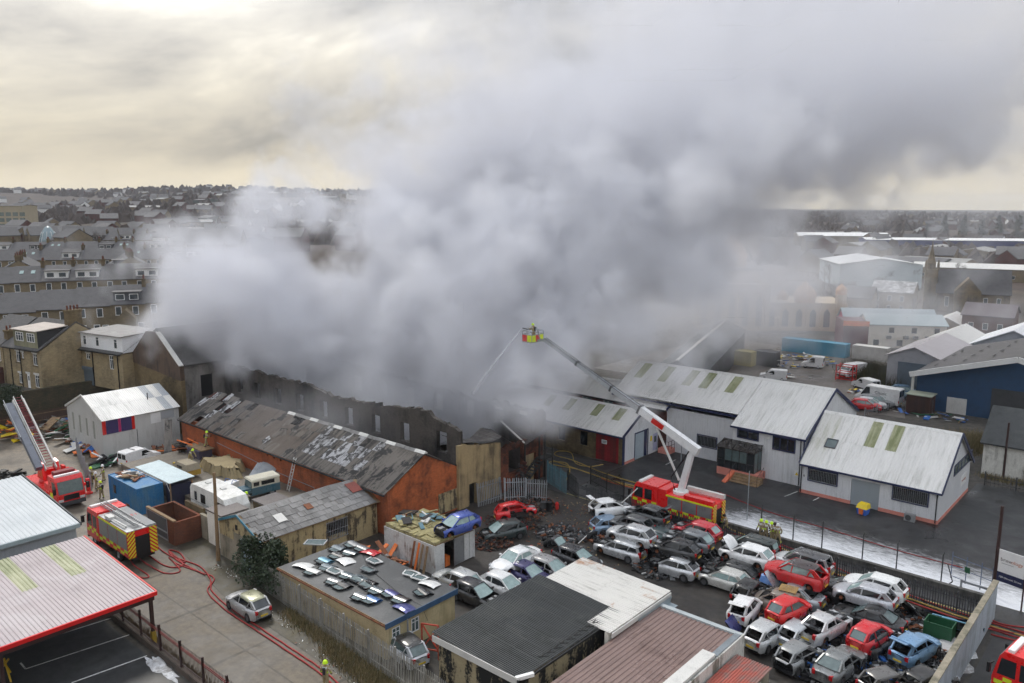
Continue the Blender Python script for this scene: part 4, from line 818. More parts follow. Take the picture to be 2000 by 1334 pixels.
for x in (2.85,8.3):m_=MB();m_.tube([(x,-.08,0),(x,-.08,4.8)],.07);m_.build('downpipe',M['black'],H2)
H3=wroot('terraced_house','terraced stone house at the left edge with dark outshot roof','house',-69.15,106.4,3.9,-30)
m_=MB();m_.box(-7,-.01,0,10,0,5.5);m_.build('wall',M['stone_warm'],H3);slab(H3,'roof_slope',[(-7,-.3,5.35),(-.02,-.3,5.35),(-.02,5,8.6),(-7,5,8.6)],.14,M['slate']);slab(H3,'roof_slope',[(-7,5.002,8.6),(-.02,5.002,8.6),(-.02,10.3,5.3),(-7,10.3,5.3)],.14,M['slate'])
window(H3,-1.5,-.6,3.2,4.8,0,'pvc','glass_house',1,.7,.06,.08,-1,'x',True);window(H3,-4,-3,3.2,4.8,0,'pvc','glass_house',1,.7,.06,.08,-1,'x',True);chimney(H3,-.3,1.2,5,7.4,.8,.9,2)
m_=MB();m_.box(-6,-.3,-4,-.02,0,2.4);m_.build('outshot',M['brick_dark'],H3)
# retaining wall and fence under the houses
RW=root('retaining_wall','dark mossy stone retaining wall below the terraced houses','wall',-113.2,18)
m_=MB();m_.box(-.45,0,0,36,0,4.3);m_.build('wall',M['retaining'],RW)
for i in range(24):m_=MB();m_.box(-.55,.08,i*1.5+.01,i*1.5+1.49,4.3,4.48);m_.build('coping_stone',M['retaining'],RW)
BF=root('board_fence','brown close-boarded fence along the foot of the stone retaining wall','fence',-112.3,28)
for i in range(64):m_=MB();m_.box(0,.03,i*.25,i*.25+.235,.1,1.75+.03*((i*7)%3));m_.build('fence_board',paint((.10,.065,.05),.8,.3,key=i%3),BF)
m_=MB();m_.box(.03,.08,0,16,.5,.6);m_.box(.03,.08,0,16,1.4,1.5);m_.build('fence_rails',M['timber'],BF)
# ---------------------------------------------------------------- white corrugated shed
SH=root('metal_shed','white corrugated metal shed with red and purple panels in its side','shed',-101,34)
Wd,Ln,E_,Rz=10,8.8,4.5,6.5
gh=[(1.4+2.0*i,2.0+2.0*i,1.9,4.0) for i in range(4)]
m_=MB();m_.wall(0,Wd,0,E_,0,.1,gh);m_.build('gable_wall',M['wall_shed'],SH);m_=MB();m_.prism([(0,E_+.002),(Wd,E_+.002),(Wd/2,Rz-.05)],1,.0,.1);m_.build('gable_head',M['wall_shed'],SH);ribs(SH,0,Wd,.1,Rz,0,gh,M['wall_shed'],.25,top=lambda x:Rz-.1-abs(x-Wd/2)*(Rz-E_)/(Wd/2))
for h in gh:m_=MB();m_.box(h[0]-.03,h[1]+.03,.02,.06,h[2],h[3]);m_.build('louvre_window',paint((.30,.31,.27),.6,.2),SH)
m_=MB();m_.box(Wd-.1,Wd,.102,Ln,0,E_);m_.build('side_wall',M['wall_shed'],SH);ribs(SH,.1,Ln,.1,E_,Wd,[(.1,3.6,2.75,4.4)],M['wall_shed'],.22,1,'y');m_=MB();m_.box(0,.1,.102,Ln,0,E_);m_.box(.102,Wd-.102,Ln-.1,Ln,0,E_);m_.build('rear_wall',M['wall_shed'],SH)
cols=[(.0,.42,'red'),(.42,1.75,'purple'),(1.75,2.05,'mag'),(2.05,3.25,'purple'),(3.25,3.6,'red')]
M['purple']=paint((.055,.04,.14),.5,.25);M['mag']=paint((.45,.03,.13),.5,.2)
for y0_,y1_,c in cols:m_=MB();m_.box(Wd+.03,Wd+.06,y0_+.01,y1_-.01,2.8,4.35);m_.build('side_panel',M[c],SH)
for z0_,z1_,y0_,y1_,c in ((3.0,4.2,5.4,6.6,M['white']),(3.3,4.2,6.62,8.2,M['wall_sheet_grey']),(.1,2.7,3.75,3.8,M['dark_grey'])):m_=MB();m_.box(Wd+.024,Wd+.05,y0_,y1_,z0_,z1_);m_.build('patch_sheet',c,SH)
SL=slope(Wd/2,Rz-E_)
roof(SH,(Wd+.25,-.15,E_-.1),(0,1,0),(-Wd/2,0,Rz-E_),Ln+.3,SL+.25,None,.9,2,.22,.035,pick=lambda i,j,n,r:M['roof_white'] if i<n-3 else (M['roof_light'] if (i+j)%2 else M['wall_sheet_grey']));roof(SH,(-.25,Ln+.15,E_-.1),(0,-1,0),(Wd/2,0,Rz-E_),Ln+.3,SL+.25,M['roof_white'],2.2,1,.22,.035)
trim_gable(SH,0,0,0,0,0,0,0,M['white'])
bpy.data.objects.remove(SH.children[-1]);m_=MB();m_.bar((-.2,-.12,E_-.0),(Wd/2,-.12,Rz+.1),.08,.22);m_.bar((Wd/2,-.12,Rz+.1),(Wd+.2,-.12,E_-.0),.08,.22);m_.build('barge_board',M['offwhite'],SH)
m_=MB();m_.tube([(Wd-2.2,6.2,E_+.8),(Wd-2.2,6.2,E_+1.7)],.06);m_.build('flue',M['black'],SH)
# ---------------------------------------------------------------- grey unit and red-edged canopy, lower left
GU=root('grey_unit','grey clad unit with white shallow roof at the left edge','building',-74.5,5,0)
m_=MB();m_.box(0,12.2,0,15.8,0,4.4);m_.build('wall',M['wall_sheet_grey'],GU)
ribs(GU,.1,15.7,.1,4.4,12.2,[],M['wall_sheet_grey'],.3,1,'y')
M['roof_pale']=sheet('pale_blue_grey_roof',(.50,.53,.55),(.38,.40,.41),.6,.45);roof(GU,(12.45,0,4.45),(0,1,0),(-12.4,0,.85),16.0,12.5,M['roof_pale'],1.0,2,.33,.03)
m_=MB();m_.box(12.3,12.55,0,16,4.15,4.46);m_.build('fascia',paint((.33,.40,.42),.5,.15),GU);m_=MB();m_.bar((12.5,16.08,4.4),(0,16.08,5.3),.1,.26);m_.build('barge_board',M['dark_grey'],GU)
CP=root('canopy','open-sided car park canopy with lilac sheets, mossy rooflights and red fascia','canopy',-60.4,2,0)
cl,cw=11.6,18.6;ze,zr=3.55,4.0
def cpick(i,j,n,r):return M['rooflight'] if (j==1 and i in (15,13,16,14,12,11,9,8,7) and i%4 in (0,3)) else M['roof_lilac']
roof(CP,(cl,0,ze),(0,1,0),(-cl,0,zr-ze),cw,cl,None,1.0,2,.25,.045,pick=lambda i,j,n,r:M['rooflight'] if (j==1 and i in (7,10,13,16)) else M['roof_lilac'])
m_=MB();m_.box(cl,cl+.12,0,cw+.05,ze-.2,ze+.06);m_.build('red_fascia',paint((.70,.015,.015),.4,.1),CP);m_=MB();m_.bar((cl,cw+.06,ze-.06),(0,cw+.06,zr-.06),.1,.2);m_.build('red_verge',M['red'],CP)
m_=MB();m_.box(cl-.25,cl-.02,0,cw-.1,ze-.52,ze-.2);m_.build('eaves_beam',M['brown_steel'],CP);m_=MB();m_.box(0,.2,0,cw-.1,zr-.5,zr-.1);m_.build('rear_beam',M['brown_steel'],CP)
for i in range(4):m_=MB();m_.bar((.1,cw-.3-i*5.5,zr-.2),(cl-.1,cw-.3-i*5.5,ze-.25),.14,.24);m_.build('rafter',M['brown_steel'],CP)
for y in (cw-.3,cw-8.8):m_=MB();m_.box(cl-.25,cl-.05,y-.1,y+.1,.9,ze-.52);m_.build('post',M['brown_steel'],CP);m_=MB();m_.box(cl-.28,cl-.02,y-.13,y+.13,.02,.92);m_.build('post_guard',paint((.62,.42,.03),.6,.2),CP)
for i in range(4):m_=MB();m_.box(0,.16,cw-.4-i*5.5,cw-.24-i*5.5,0,zr-.5);m_.build('rear_post',M['brown_steel'],CP)
# yellow crossed barrier at the lower left edge
YB=root('parking_barrier','yellow crossed steel barrier in the car park corner','barrier',*site(15,1325));m_=MB()
m_.bar((-1.2,0,.1),(.6,0,1.5),.09);m_.bar((-1.2,0,1.0),(.7,0,.7),.09);m_.bar((.6,0,.02),(-.3,0,1.2),.09);m_.build('bars',paint((.62,.40,.03),.5,.2),YB)
# brown railing fence beside the alley
FB=root('railing_fence','brown steel railing fence on a low wall beside the alley','fence',-61,19.95)
LF=48;m_=MB();m_.box(0,LF,-.14,.14,0,.38);m_.build('dwarf_wall',M['brown_steel'] if False else stained('brown_stone_kerb',(.10,.075,.06),(.04,.035,.03),.7),FB)
pm=MB();pm.box(-.012,.012,-.012,.012,.4,2.0);pm=pm.mesh('railing',M['brown_steel'])
for i in range(290):put('railing',pm,FB,(.1+i*.164,0,0))
for z in (.62,1.62,1.75):m_=MB();m_.box(0,LF,-.025,.025,z-.025,z+.025);m_.build('rail',paint((.20,.035,.03),.5,.2) if z>1.5 else M['brown_steel'],FB)
pp=MB();pp.box(-.06,.06,-.06,.06,.38,2.15);pp=pp.mesh('fence_post',M['brown_steel'])
for i in range(18):put('fence_post',pp,FB,(.05+i*2.75,0,0))
# ---------------------------------------------------------------- raised yard: blue container, caravan, outbuildings, walls
RY=tag(on_grid(MB().box(-84.6,-58.4,33.2,41.3,.0,1.1).build('raised_yard',wet_ground('yard_dirt',(.10,.085,.065),(.22,.185,.14),.5,.4))),kind='structure')
def container(name,label,a,b,rot,L,mat,z=0,hgt=2.55,group=None):
 o=root(name,label,'container',a,b,z,rot,group);Wc=2.44
 m_=MB();m_.box(.05,L-.05,.05,Wc-.05,.1,hgt-.06);m_.build('body',mat,o)
 m_=MB();n=int(L/.28)
 for i in range(n):x=.12+(L-.24)*i/n;m_.box(x,x+.13,.018,.05,.16,hgt-.12);m_.box(x,x+.13,Wc-.05,Wc-.018,.16,hgt-.12)
 n=8
 for i in range(n):y=.12+(Wc-.24)*i/n;m_.box(.018,.05,y,y+.15,.16,hgt-.12);m_.box(L-.05,L-.018,y,y+.15,.16,hgt-.12)
 q=m_.build('corrugation',mat,o);q['kind']='stuff'
 m_=MB()
 for x0_,x1_ in ((0,.12),(L-.12,L)):
  for y0_,y1_ in ((0,.12),(Wc-.12,Wc)):m_.box(x0_,x1_,y0_,y1_,0,hgt)
 for y0_,y1_ in ((0,.1),(Wc-.1,Wc)):m_.box(.12,L-.12,y0_,y1_,hgt-.13,hgt);m_.box(.12,L-.12,y0_,y1_,0,.14)
 for x0_,x1_ in ((0,.1),(L-.1,L)):m_.box(x0_,x1_,.12,Wc-.12,hgt-.13,hgt);m_.box(x0_,x1_,.12,Wc-.12,0,.14)
 m_.build('frame',mat,o);return o
BC=container('blue_container','faded blue shipping container beside the fire engine',-77.7,29.2,0,6.2,stained('faded_blue_steel',(.025,.17,.38),(.12,.22,.26),.7,.5,.5))
m_=MB();m_.box(1.1,1.6,-.02,.016,1.0,1.8);m_.build('window',M['glass_dark'],BC);m_=MB();m_.box(3.6,4.4,-.02,.016,.4,.6);m_.build('vent',M['rust'],BC)
def heap(name,label,cat,a,b,z,n,ext,mats,seed,smin=.3,smax=1.4,flat=.25,group=None,rot=0):
 """a heap of separate planks, sheets and scraps; each piece is its own part"""
 o=root(name,label,cat,a,b,z,rot,group);r=random.Random(seed)
 for i in range(n):
  m_=MB();t=r.uniform(0,2*PI);k=math.sqrt(r.random());x,y=ext[0]*k*math.cos(t),ext[1]*k*math.sin(t);zz=ext[2]*(1-k*.8)*r.uniform(.2,1);s=r.uniform(smin,smax)
  d=Vector((math.cos(t*2.3+i),math.sin(t*2.3+i),r.uniform(-flat,flat))).normalized()*s/2;p=Vector((x,y,max(.06+abs(d.z),zz)));m_.bar(p-d,p+d,s*r.choice((.08,.15,.3,.55)),r.choice((.03,.05,.1,.16)));m_.build('piece',r.choice(mats),o)
 return o
heap('scrap_heap','rusty scaffold brackets and slates piled on the blue container roof','scrap',-75.3,30.4,2.55,34,(2.0,.8,.5),[M['rust'],M['orange'],M['timber'],M['roof_grey_old'],M['offwhite']],11,.4,1.4,.1)
CS=root('awning','pale blue sheet awning leaning off the blue container','awning',-77.6,31.75)
m_=MB();m_.hexa([(0,0,2.62),(7.2,0,2.62),(7.3,2.4,2.75),(0,2.4,2.75)],[(0,0,2.68),(7.2,0,2.68),(7.3,2.4,2.81),(0,2.4,2.81)]);m_.build('sheet',stained('pale_blue_sheet',(.50,.60,.62),(.35,.44,.48),.6,.6,.5,False),CS)
for x,y in ((7.1,.1),(7.1,2.2),(.2,2.2)):m_=MB();m_.box(x-.05,x+.05,y-.05,y+.05,0 if y<2 else 0,2.62);m_.build('post',M['timber'],CS)
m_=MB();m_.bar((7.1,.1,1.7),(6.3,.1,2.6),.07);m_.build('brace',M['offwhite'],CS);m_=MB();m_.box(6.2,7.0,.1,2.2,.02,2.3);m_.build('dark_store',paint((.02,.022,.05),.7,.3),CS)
# caravan
CV=root('caravan','white touring caravan with mossy domed roof inside the yard wall','caravan',-66.7,31.9,1.1)
prof=[(0,.45),(0,2.1),(.25,2.45),(1.2,2.55),(4.2,2.55),(5.8,2.3),(6.35,1.6),(6.5,.9),(6.3,.45)]
m_=MB();m_.prism(prof,1,0,2.15);m_.v=[(p[0],p[1],p[2]) for p in m_.v];m_.build('body',stained('chalky_white',(.76,.75,.71),(.42,.41,.36),.6,.7,.5),CV)
for x0_,x1_,z0_,z1_ in ((.8,1.2,1.15,1.95),(1.9,2.7,1.15,1.95),(4.4,5.3,1.2,1.9)):m_=MB();m_.box(x0_,x1_,-.03,-.002,z0_,z1_);m_.build('window',M['glass_dark'],CV)
for x0_,y0_ in ((1.2,.8),(3.6,.9)):m_=MB();m_.box(x0_,x0_+.5,y0_,y0_+.4,2.552,2.66);m_.build('roof_vent',M['offwhite'],CV)
m_=MB();m_.box(-.02,6.2,-.012,-.002,1.0,1.06);m_.build('trim_strip',M['grey'],CV)
for y in (.15,1.8):m_=MB();m_.lathe([(.001,0),(.3,0),(.33,.04),(.33,.16),(.3,.2),(.001,.2)],1,16,(3.1,y,.33));m_.build('wheel',M['rubber'],CV)
# flat-roofed outbuildings between caravan and slate shed
for i,(lab,x0_,y0_,w_,d_,z_) in enumerate((('flat-roofed white outbuilding beside the telegraph pole',-61.3,30.5,2.6,2.5,3.0),('flat-roofed brown outbuilding behind the slate shed',-60.3,34.2,2.2,2.4,3.0))):
 o=root('outbuilding',lab,'outbuilding',x0_,y0_);m_=MB();m_.box(.08,w_-.08,.08,d_-.08,0,z_-.12);m_.build('wall',M['white_wall'] if i==0 else M['stone_dark'],o);m_=MB();m_.box(0,w_,0,d_,z_-.118,z_);m_.build('roof',stained('brown_felt',(.155,.135,.125),(.10,.085,.08),.7,.5,.6,False),o)
 # slate-roofed long shed with the peeling wall
LS=root('slate_shed','long low shed with worn grey slate roof, rusty patches and blue barge boards','shed',-58.2,30)
Wd,Ln,E_,Rz=6.2,11.2,3.0,4.15
m_=MB();m_.box(0,2.3,0,.3,0,1.9);m_.box(2.302,Wd,0,.3,0,2.6);m_.build('front_wall',M['concrete_wall'],LS);m_=MB();m_.prism([(0,1.902),(2.3,1.902),(2.3,2.602),(Wd,2.602),(Wd,E_),(Wd/2,Rz-.05),(0,E_)],1,.02,.26);m_.build('front_gable',M['render_peel'],LS)
m_=MB();m_.box(3.4,4.9,-.05,-.002,.05,2.4);m_.build('door',paint((.40,.50,.56),.6,.15),LS);m_=MB();m_.box(2.6,2.9,-.03,.018,2.9,3.3);m_.build('vent',M['black'],LS)
m_=MB();m_.v=[];m_.wall(.302,Ln,0,E_,0,.3,[(6.0,8.0,1.2,2.5)]);m_.v=[(Wd-p[1],p[0],p[2]) for p in m_.v];m_.build('side_wall',M['render_peel'],LS)
m_=MB();m_.box(0,.3,.302,Ln,0,E_);m_.box(.302,Wd-.302,Ln-.3,Ln,0,E_);m_.build('rear_wall',M['concrete_wall'],LS)
m_=MB()
for i in range(13):y=6.0+2*i/12;m_.box(Wd+.01,Wd+.04,y-.02,y+.02,.9,2.6)
for z in (1.0,1.75,2.5):m_.box(Wd+.041,Wd+.06,5.9,8.1,z-.02,z+.02)
m_.build('window_grille',M['galv'],LS)
SL=slope(Wd/2,Rz-E_)
def tile_course(parent,o,u,s,Wd_,Ln_,tw,tl,mats,seed,nm='slate'):
 r=random.Random(seed);B=basis(o,u,s);ms=[]
 tm=MB();tm.box(0,tw-.02,0,tl*1.12,0,.02);mesh_by={}
 for j in range(int(Ln_/tl)):
  for i in range(int(Wd_/tw)):
   mt=r.choice(mats)
   if mt.name not in mesh_by:mesh_by[mt.name]=tm.mesh(nm,mt)
   ob=put(nm,mesh_by[mt.name],parent);ob.matrix_local=B@Matrix.Translation((i*tw+(tw*.5 if j%2 and i<int(Wd_/tw)-1 else 0),j*tl,.01+r.uniform(0,.03)+.004*(i%2)))@Matrix.Rotation(-.04,4,'X')@Matrix.Rotation(r.uniform(-.02,.02),4,'Z')
slm=[M['roof_grey_old'],sheet('slate_a',(.17,.165,.16),(.09,.085,.08),.8,.8),sheet('slate_b',(.24,.235,.23),(.13,.12,.11),.8,.8),M['roof_grey_old']]
slab(LS,'roof_deck',[(Wd+.25,-.15,E_-.12),(Wd+.25,Ln+.2,E_-.12),(Wd/2,Ln+.2,Rz-.02),(Wd/2,-.15,Rz-.02)],.03,M['timber']);slab(LS,'roof_deck',[(-.25,-.15,E_-.12),(Wd/2-.002,-.15,Rz-.02),(Wd/2-.002,Ln+.2,Rz-.02),(-.25,Ln+.2,E_-.12)],.04,M['roof_grey_old'])
tile_course(LS,(Wd+.25,-.15,E_-.06),(0,1,0),(-Wd/2,0,Rz-E_),Ln+.35,SL+.3,.62,.6,slm,3)
for (u0,s0,w_,l_,mt) in ((2.4,1.3,.8,1.0,M['offwhite']),(5.3,1.7,.6,.7,M['rust']),(10.0,1.9,1.1,1.3,paint((.24,.07,.055),.8,.25))):
 m_=MB();m_.box(0,w_,0,l_,0,.03);ob=m_.build('patch_sheet',mt,LS);ob.matrix_local=basis((Wd+.25,-.15,E_-.06),(0,1,0),(-Wd/2,0,Rz-E_))@Matrix.Translation((u0,s0,.085))
m_=MB();m_.bar((-.25,-.16,E_-.05),(Wd/2,-.16,Rz+.06),.06,.2);m_.bar((Wd/2,-.16,Rz+.06),(Wd+.28,-.16,E_-.08),.06,.2);m_.build('barge_board',paint((.07,.22,.30),.6,.25),LS)
# mossy wall, brick bin store, telegraph pole
MW=root('yard_wall','mossy concrete yard wall below the white caravan','wall',-66.0,31.0);m_=MB();m_.box(3.2,7.75,-.3,0,0,2.1);m_.build('wall',M['concrete_wall'],MW);m_=MB();m_.box(0,3.2,.0,.25,0,2.4);m_.build('upper_wall',M['stone_dark'],MW)
BB=root('bin_store','roofless red brick bin store with grey mesh gate beside the fire engine','bin store',-67.6,28.3)
m_=MB();m_.box(3.9,5.0,0,.22,0,2.1);m_.box(4.78,5.0,.222,2.5,0,2.0);m_.box(0,.22,.222,2.5,0,2.0);m_.box(.222,4.778,2.28,2.5,0,2.0);m_.build('brick_wall',masonry('bin_brick',(.25,.075,.035),(.15,.05,.03),(.10,.07,.05),.235,.078,(.03,.025,.02),.85),BB)
m_=MB();m_.box(-.05,5.05,-.02,.26,2.102,2.2);m_.build('timber_top',M['timber'],BB)
m_=MB();m_.box(0,3.88,.06,.1,.15,2.05);g=m_.build('gate_mesh',paint((.10,.11,.125),.6,.25),BB);m_=MB()
for x in (0,3.8):m_.box(x,x+.08,-.02,.055,.1,2.1)
for z in (.1,.75,2.02):m_.box(.082,3.798,-.02,.055,z,z+.08)
m_.build('gate_frame',M['galv'],g)
def pole(name,label,a,b,h,r0=.14,r1=.1,lean=(0,0),mat='timber',z=0,cat='pole'):
 m_=MB();m_.tube([(0,0,0),(lean[0]*.5,lean[1]*.5,h/2),(lean[0],lean[1],h)],r0,8,r1);return tag(on_grid(m_.build(name,M[mat],smooth=False),a,b,z),label,cat)
pole('telegraph_pole','leaning mossy wooden pole by the concrete yard wall',-57.3,29.3,7.2,.17,.12,(-.35,.3),'timber')
# ---------------------------------------------------------------- flat-roofed office with the car doors on top
FO=root('flat_roofed_office','cream flat-roofed building with dark felt roof and blue fascia behind the palisade fence','building',-48.0,28.95)
Lx,Ly,Hh=11.95,6.2,2.5
m_=MB();m_.wall(.12,Lx-.12,0,Hh-.25,.12,.35,[]);m_.build('side_wall',M['render_cream'],FO)
m_=MB();m_.wall(.352,Ly-.12,0,Hh-.25,0,.23,[(.6,1.3,.8,1.9),(2.2,2.9,.9,1.9)]);m_.v=[(Lx-.12-p[1],p[0],p[2]) for p in m_.v];m_.build('end_wall',stained('stained_cream_wall',(.56,.47,.27),(.22,.18,.10),.6,.6),FO)
for y0_,y1_,z0_ in ((.62,1.28,.82),(2.22,2.88,.92)):window(FO,y0_,y1_,z0_,1.88,Lx-.2,'pvc','glass_mid',1,.7,.06,.06,1,'y',False)
m_=MB();m_.box(.12,.35,.352,Ly-.12,0,Hh-.25);m_.box(.352,Lx-.352,Ly-.35,Ly-.12,0,Hh-.25);m_.build('rear_wall',M['render_cream'],FO)
m_=MB();m_.box(0,Lx,0,Ly,Hh-.248,Hh);m_.build('roof',M['felt'],FO)
m_=MB();m_.box(Lx+.002,Lx+.05,-.03,Ly+.03,Hh-.34,Hh+.03);m_.build('fascia',paint((.045,.10,.19),.5,.2),FO);m_=MB();m_.box(0,Lx,-.05,-.002,Hh-.22,Hh+.02);m_.build('side_fascia',M['timber'],FO)
m_=MB();m_.box(0,Lx,-.12,-.052,Hh-.12,Hh-.05);m_.build('gutter',M['rust'],FO);m_=MB();m_.tube([(Lx+.1,1.7,.1),(Lx+.1,1.7,Hh-.3)],.06);m_.build('downpipe',M['grey'],FO)
m_=MB();m_.tube([(2,5.8,Hh+.01),(5,4.2,Hh+.02),(9.5,3.2,Hh+.02),(Lx,3.0,Hh+.06),(Lx+.1,3.4,1.4)],.015,4);m_.build('cable',M['black'],FO)
# loose car doors and panels laid out on that roof
def panel_mesh(kind,mat):
 k=('panel',kind,mat.name)
 if k in SHEETS:return SHEETS[k]
 m_=MB();m_.cur=0
 if kind=='door':
  xs=[-.5,-.25,.0,.25,.5];rows=[(-.35,.02),(-.2,.10),(0,.13),(.16,.11),(.28,.06)]
  vs=[(x*(1.0 if y<.2 else .96),y,z) for y,z in rows for x in xs];n=5
  m_.add(vs,[(j*n+i,j*n+i+1,(j+1)*n+i+1,(j+1)*n+i) for j in range(4) for i in range(4)]);m_.box(-.5,.5,-.36,.26,-.02,.012)
  m_.cur=1;m_.bar((-.48,.27,.04),(-.30,.66,.02),.05);m_.bar((-.30,.66,.02),(.36,.68,.02),.05);m_.bar((.36,.68,.02),(.48,.27,.04),.05);m_.cur=2;m_.face([(-.44,.3,.035),(.44,.3,.035),(.34,.64,.02),(-.28,.64,.02)])
 elif kind=='bonnet':
  xs=[-.65,-.4,0,.4,.65];rows=[(-.5,.02),(-.3,.09),(0,.13),(.3,.12),(.48,.06)];vs=[(x*(1-.06*abs(y)),y,z-.10*(x/.65)**2) for y,z in rows for x in xs]
  m_.add(vs,[(j*5+i,j*5+i+1,(j+1)*5+i+1,(j+1)*5+i) for j in range(4) for i in range(4)]);m_.cur=1;m_.box(-.6,.6,-.48,.44,-.09,-.07)
 elif kind=='hatch':
  xs=[-.55,-.3,0,.3,.55];rows=[(-.45,.0),(-.25,.14),(-.05,.17)];vs=[(x,y,z-.08*(x/.55)**2) for y,z in rows for x in xs]
  m_.add(vs,[(j*5+i,j*5+i+1,(j+1)*5+i+1,(j+1)*5+i) for j in range(2) for i in range(4)]);m_.bar((-.53,-.05,.12),(-.44,.42,.06),.07);m_.bar((.53,-.05,.12),(.44,.42,.06),.07);m_.bar((-.44,.42,.06),(.44,.42,.06),.07)
  m_.cur=2;m_.face([(-.5,-.03,.13),(.5,-.03,.13),(.42,.4,.07),(-.42,.4,.07)]);m_.cur=1;m_.box(-.5,.5,-.42,.0,-.08,-.06)
 else:
  m_.bar((-.7,-.45,.04),(.7,-.45,.04),.07);m_.bar((-.7,.45,.04),(.7,.45,.04),.07);m_.bar((-.7,-.45,.04),(-.7,.45,.04),.07);m_.bar((.7,-.45,.04),(.7,.45,.04),.07);m_.cur=2;m_.box(-.67,.67,-.42,.42,.02,.035)
 me=m_.mesh('panel',[mat,M['black'],M['glass_mid']]);SHEETS[k]=me;return me
PC={'grey':carpaint((.20,.21,.22),.5),'silver':carpaint((.45,.47,.48),.6),'white':carpaint((.75,.75,.73)),'black':carpaint((.018,.018,.020)),'blue':carpaint((.045,.14,.36),.3),'lblue':carpaint((.13,.33,.46),.3),'indigo':carpaint((.05,.06,.22),.3),'red':carpaint((.55,.02,.03)),'slate':carpaint((.09,.12,.14),.4)}
z5=lambda x,y:(350+x/3.3025,930+y/3.3025);zz7=lambda x,y:(700+x/3.769,980+y/3.769)
doors=[(880,430,'glazed','silver','grey glazed panel propped at the slate shed end of the flat roof',40),(1030,460,'door','slate',None,5),(1130,435,'door','grey',None,0),(1190,460,'door','grey',None,3),(1235,485,'bonnet','red','bright red car panel among grey doors on the flat roof',12),(1110,490,'door','slate',None,8),(1030,505,'door','black',None,0),(945,540,'door','lblue','pale turquoise car door on the flat roof',4),(805,570,'bonnet','white','white car wing panel nearest the bush on the flat roof',20),(1075,540,'bonnet','white','white bonnet in the middle rows of the flat roof',-8),(1265,545,'hatch','white','white tailgate near the cable on the flat roof',-5),(870,610,'door','white','white car door beside the turquoise one on the flat roof',6),(965,580,'door','slate',None,3),(1010,610,'hatch','white','white tailgate with a red lamp on the flat roof',4),(1225,600,'hatch','grey',None,0),(1010,670,'door','grey',None,6),(1095,635,'door','slate',None,2),(1165,660,'hatch','slate',None,8),(1065,700,'door','black',None,5),(1215,700,'hatch','black',None,-4),(1285,730,'door','slate',None,0),(1180,770,'door','grey',None,4),(1250,790,'door','blue','mid blue car door on the edge of the flat roof',2)]
doors2=[(250,670,'door','indigo','dark indigo car door in the middle of the flat roof',2),(320,710,'door','black',None,4),(350,775,'bonnet','indigo','violet blue bonnet panel at the near edge of the flat roof',0),(490,660,'door','black',None,-6),(395,525,'hatch','white','white tailgate with glass, first of three by the roof end',15),(455,555,'hatch','white','white tailgate with glass, middle of three by the roof end',15),(530,595,'bonnet','white','white panel last of three by the roof end',12),(80,590,'door','black',None,0),(20,560,'door','slate',None,0)]
DO=sorted([d[:4] for d in doors if d[4] is None],key=lambda d:d[0]+d[1])+sorted([d[:4] for d in doors2 if d[4] is None],key=lambda d:d[0]+d[1])
for lst,zf in ((doors,z5),(doors2,zz7)):
 for (x,y,kind,col,lab,rt) in lst:
  a_,b_=site(*zf(x,y),2.62);a_=min(a_,-36.7)
  nm={'door':'car door','bonnet':'car bonnet','hatch':'car tailgate','glazed':'glazed panel'}[kind]
  o=put('car_salvage',panel_mesh(kind,PC[col]));srt=DO.index((x,y,kind,col)) if lab is None else 0;on_grid(o,a_,b_,2.56 if kind!='glazed' else 2.62,180+rt+rnd.uniform(-6,6));o.rotation_euler.x=math.radians(rnd.uniform(2,9));o.scale=(1.1,1.1,1.1)
  word={'grey':'grey','black':'black','slate':'dark slate grey','silver':'silver','white':'white','lblue':'turquoise','indigo':'indigo','blue':'blue','red':'red'}[col];same=[d for d in DO if d[2:]==(kind,col)];tag(o,lab or '%s%s %s from the bush among panels on the flat felt roof'%('' if len(same)<2 else ['first ','second ','third ','fourth ','fifth ','sixth ','seventh '][same.index((x,y,kind,col))],word,nm),nm,'car panels on the flat roof')
  # ---------------------------------------------------------------- palisade fences
def palisade(name,label,p,q,h=2.2,step=.155,mat='galv',lean=None,z=0,every=2.75,maxn=300,skip=None,pw=.07):
 P_,Q_=Vector((*p,0)),Vector((*q,0));d=Q_-P_;Ln_=d.length;ang=math.degrees(math.atan2(d.y,d.x));o=root(name,label,'fence',p[0],p[1],z,ang)
 k=('pale',h,mat,pw)
 if k not in SHEETS:
  m_=MB();s=pw/2;m_.prism([(-s,.05),(s,.05),(s,h-.12),(s*.3,h),(0,h-.07),(-s*.3,h),(-s,h-.12)],1,-.012,.012);SHEETS[k]=m_.mesh('pale',M[mat])
 n=min(int(Ln_/step),maxn);r=random.Random(int(Ln_*100))
 for i in range(n):
  x=(i+.5)*Ln_/n
  if skip and skip(x):continue
  put('pale',SHEETS[k],o,(x,0,r.uniform(-.02,.02)),(0,r.uniform(-.02,.02),0))
 for zz in (.45,h-.45):m_=MB();m_.box(0,Ln_,.014,.05,zz-.03,zz+.03);m_.build('fence_rail',M[mat],o)
 m_=MB();m_.box(-.05,.05,.052,.15,0,h);pm_=m_.mesh('fence_post',M[mat]);x=0
 while x<=Ln_:put('fence_post',pm_,o,(x,0,0));x+=every
 if lean:o.rotation_euler.x=math.radians(lean)
 return o
M['pal_old']=stained('weathered_galvanised_pale',(.34,.33,.30),(.10,.09,.06),.7,1.0,.6)
palisade('palisade_fence','long weathered grey palisade fence between alley verge and flat-roofed office',(-50.5,29.0),(-26.0,27.35),2.25,.16,'pal_old')
palisade('palisade_fence','galvanised palisade fence of the scrapyard along the street',(-44.0,59.3),(-9.2,59.1),1.6,.17,'dark_grey',skip=lambda x:0<x<1.0)
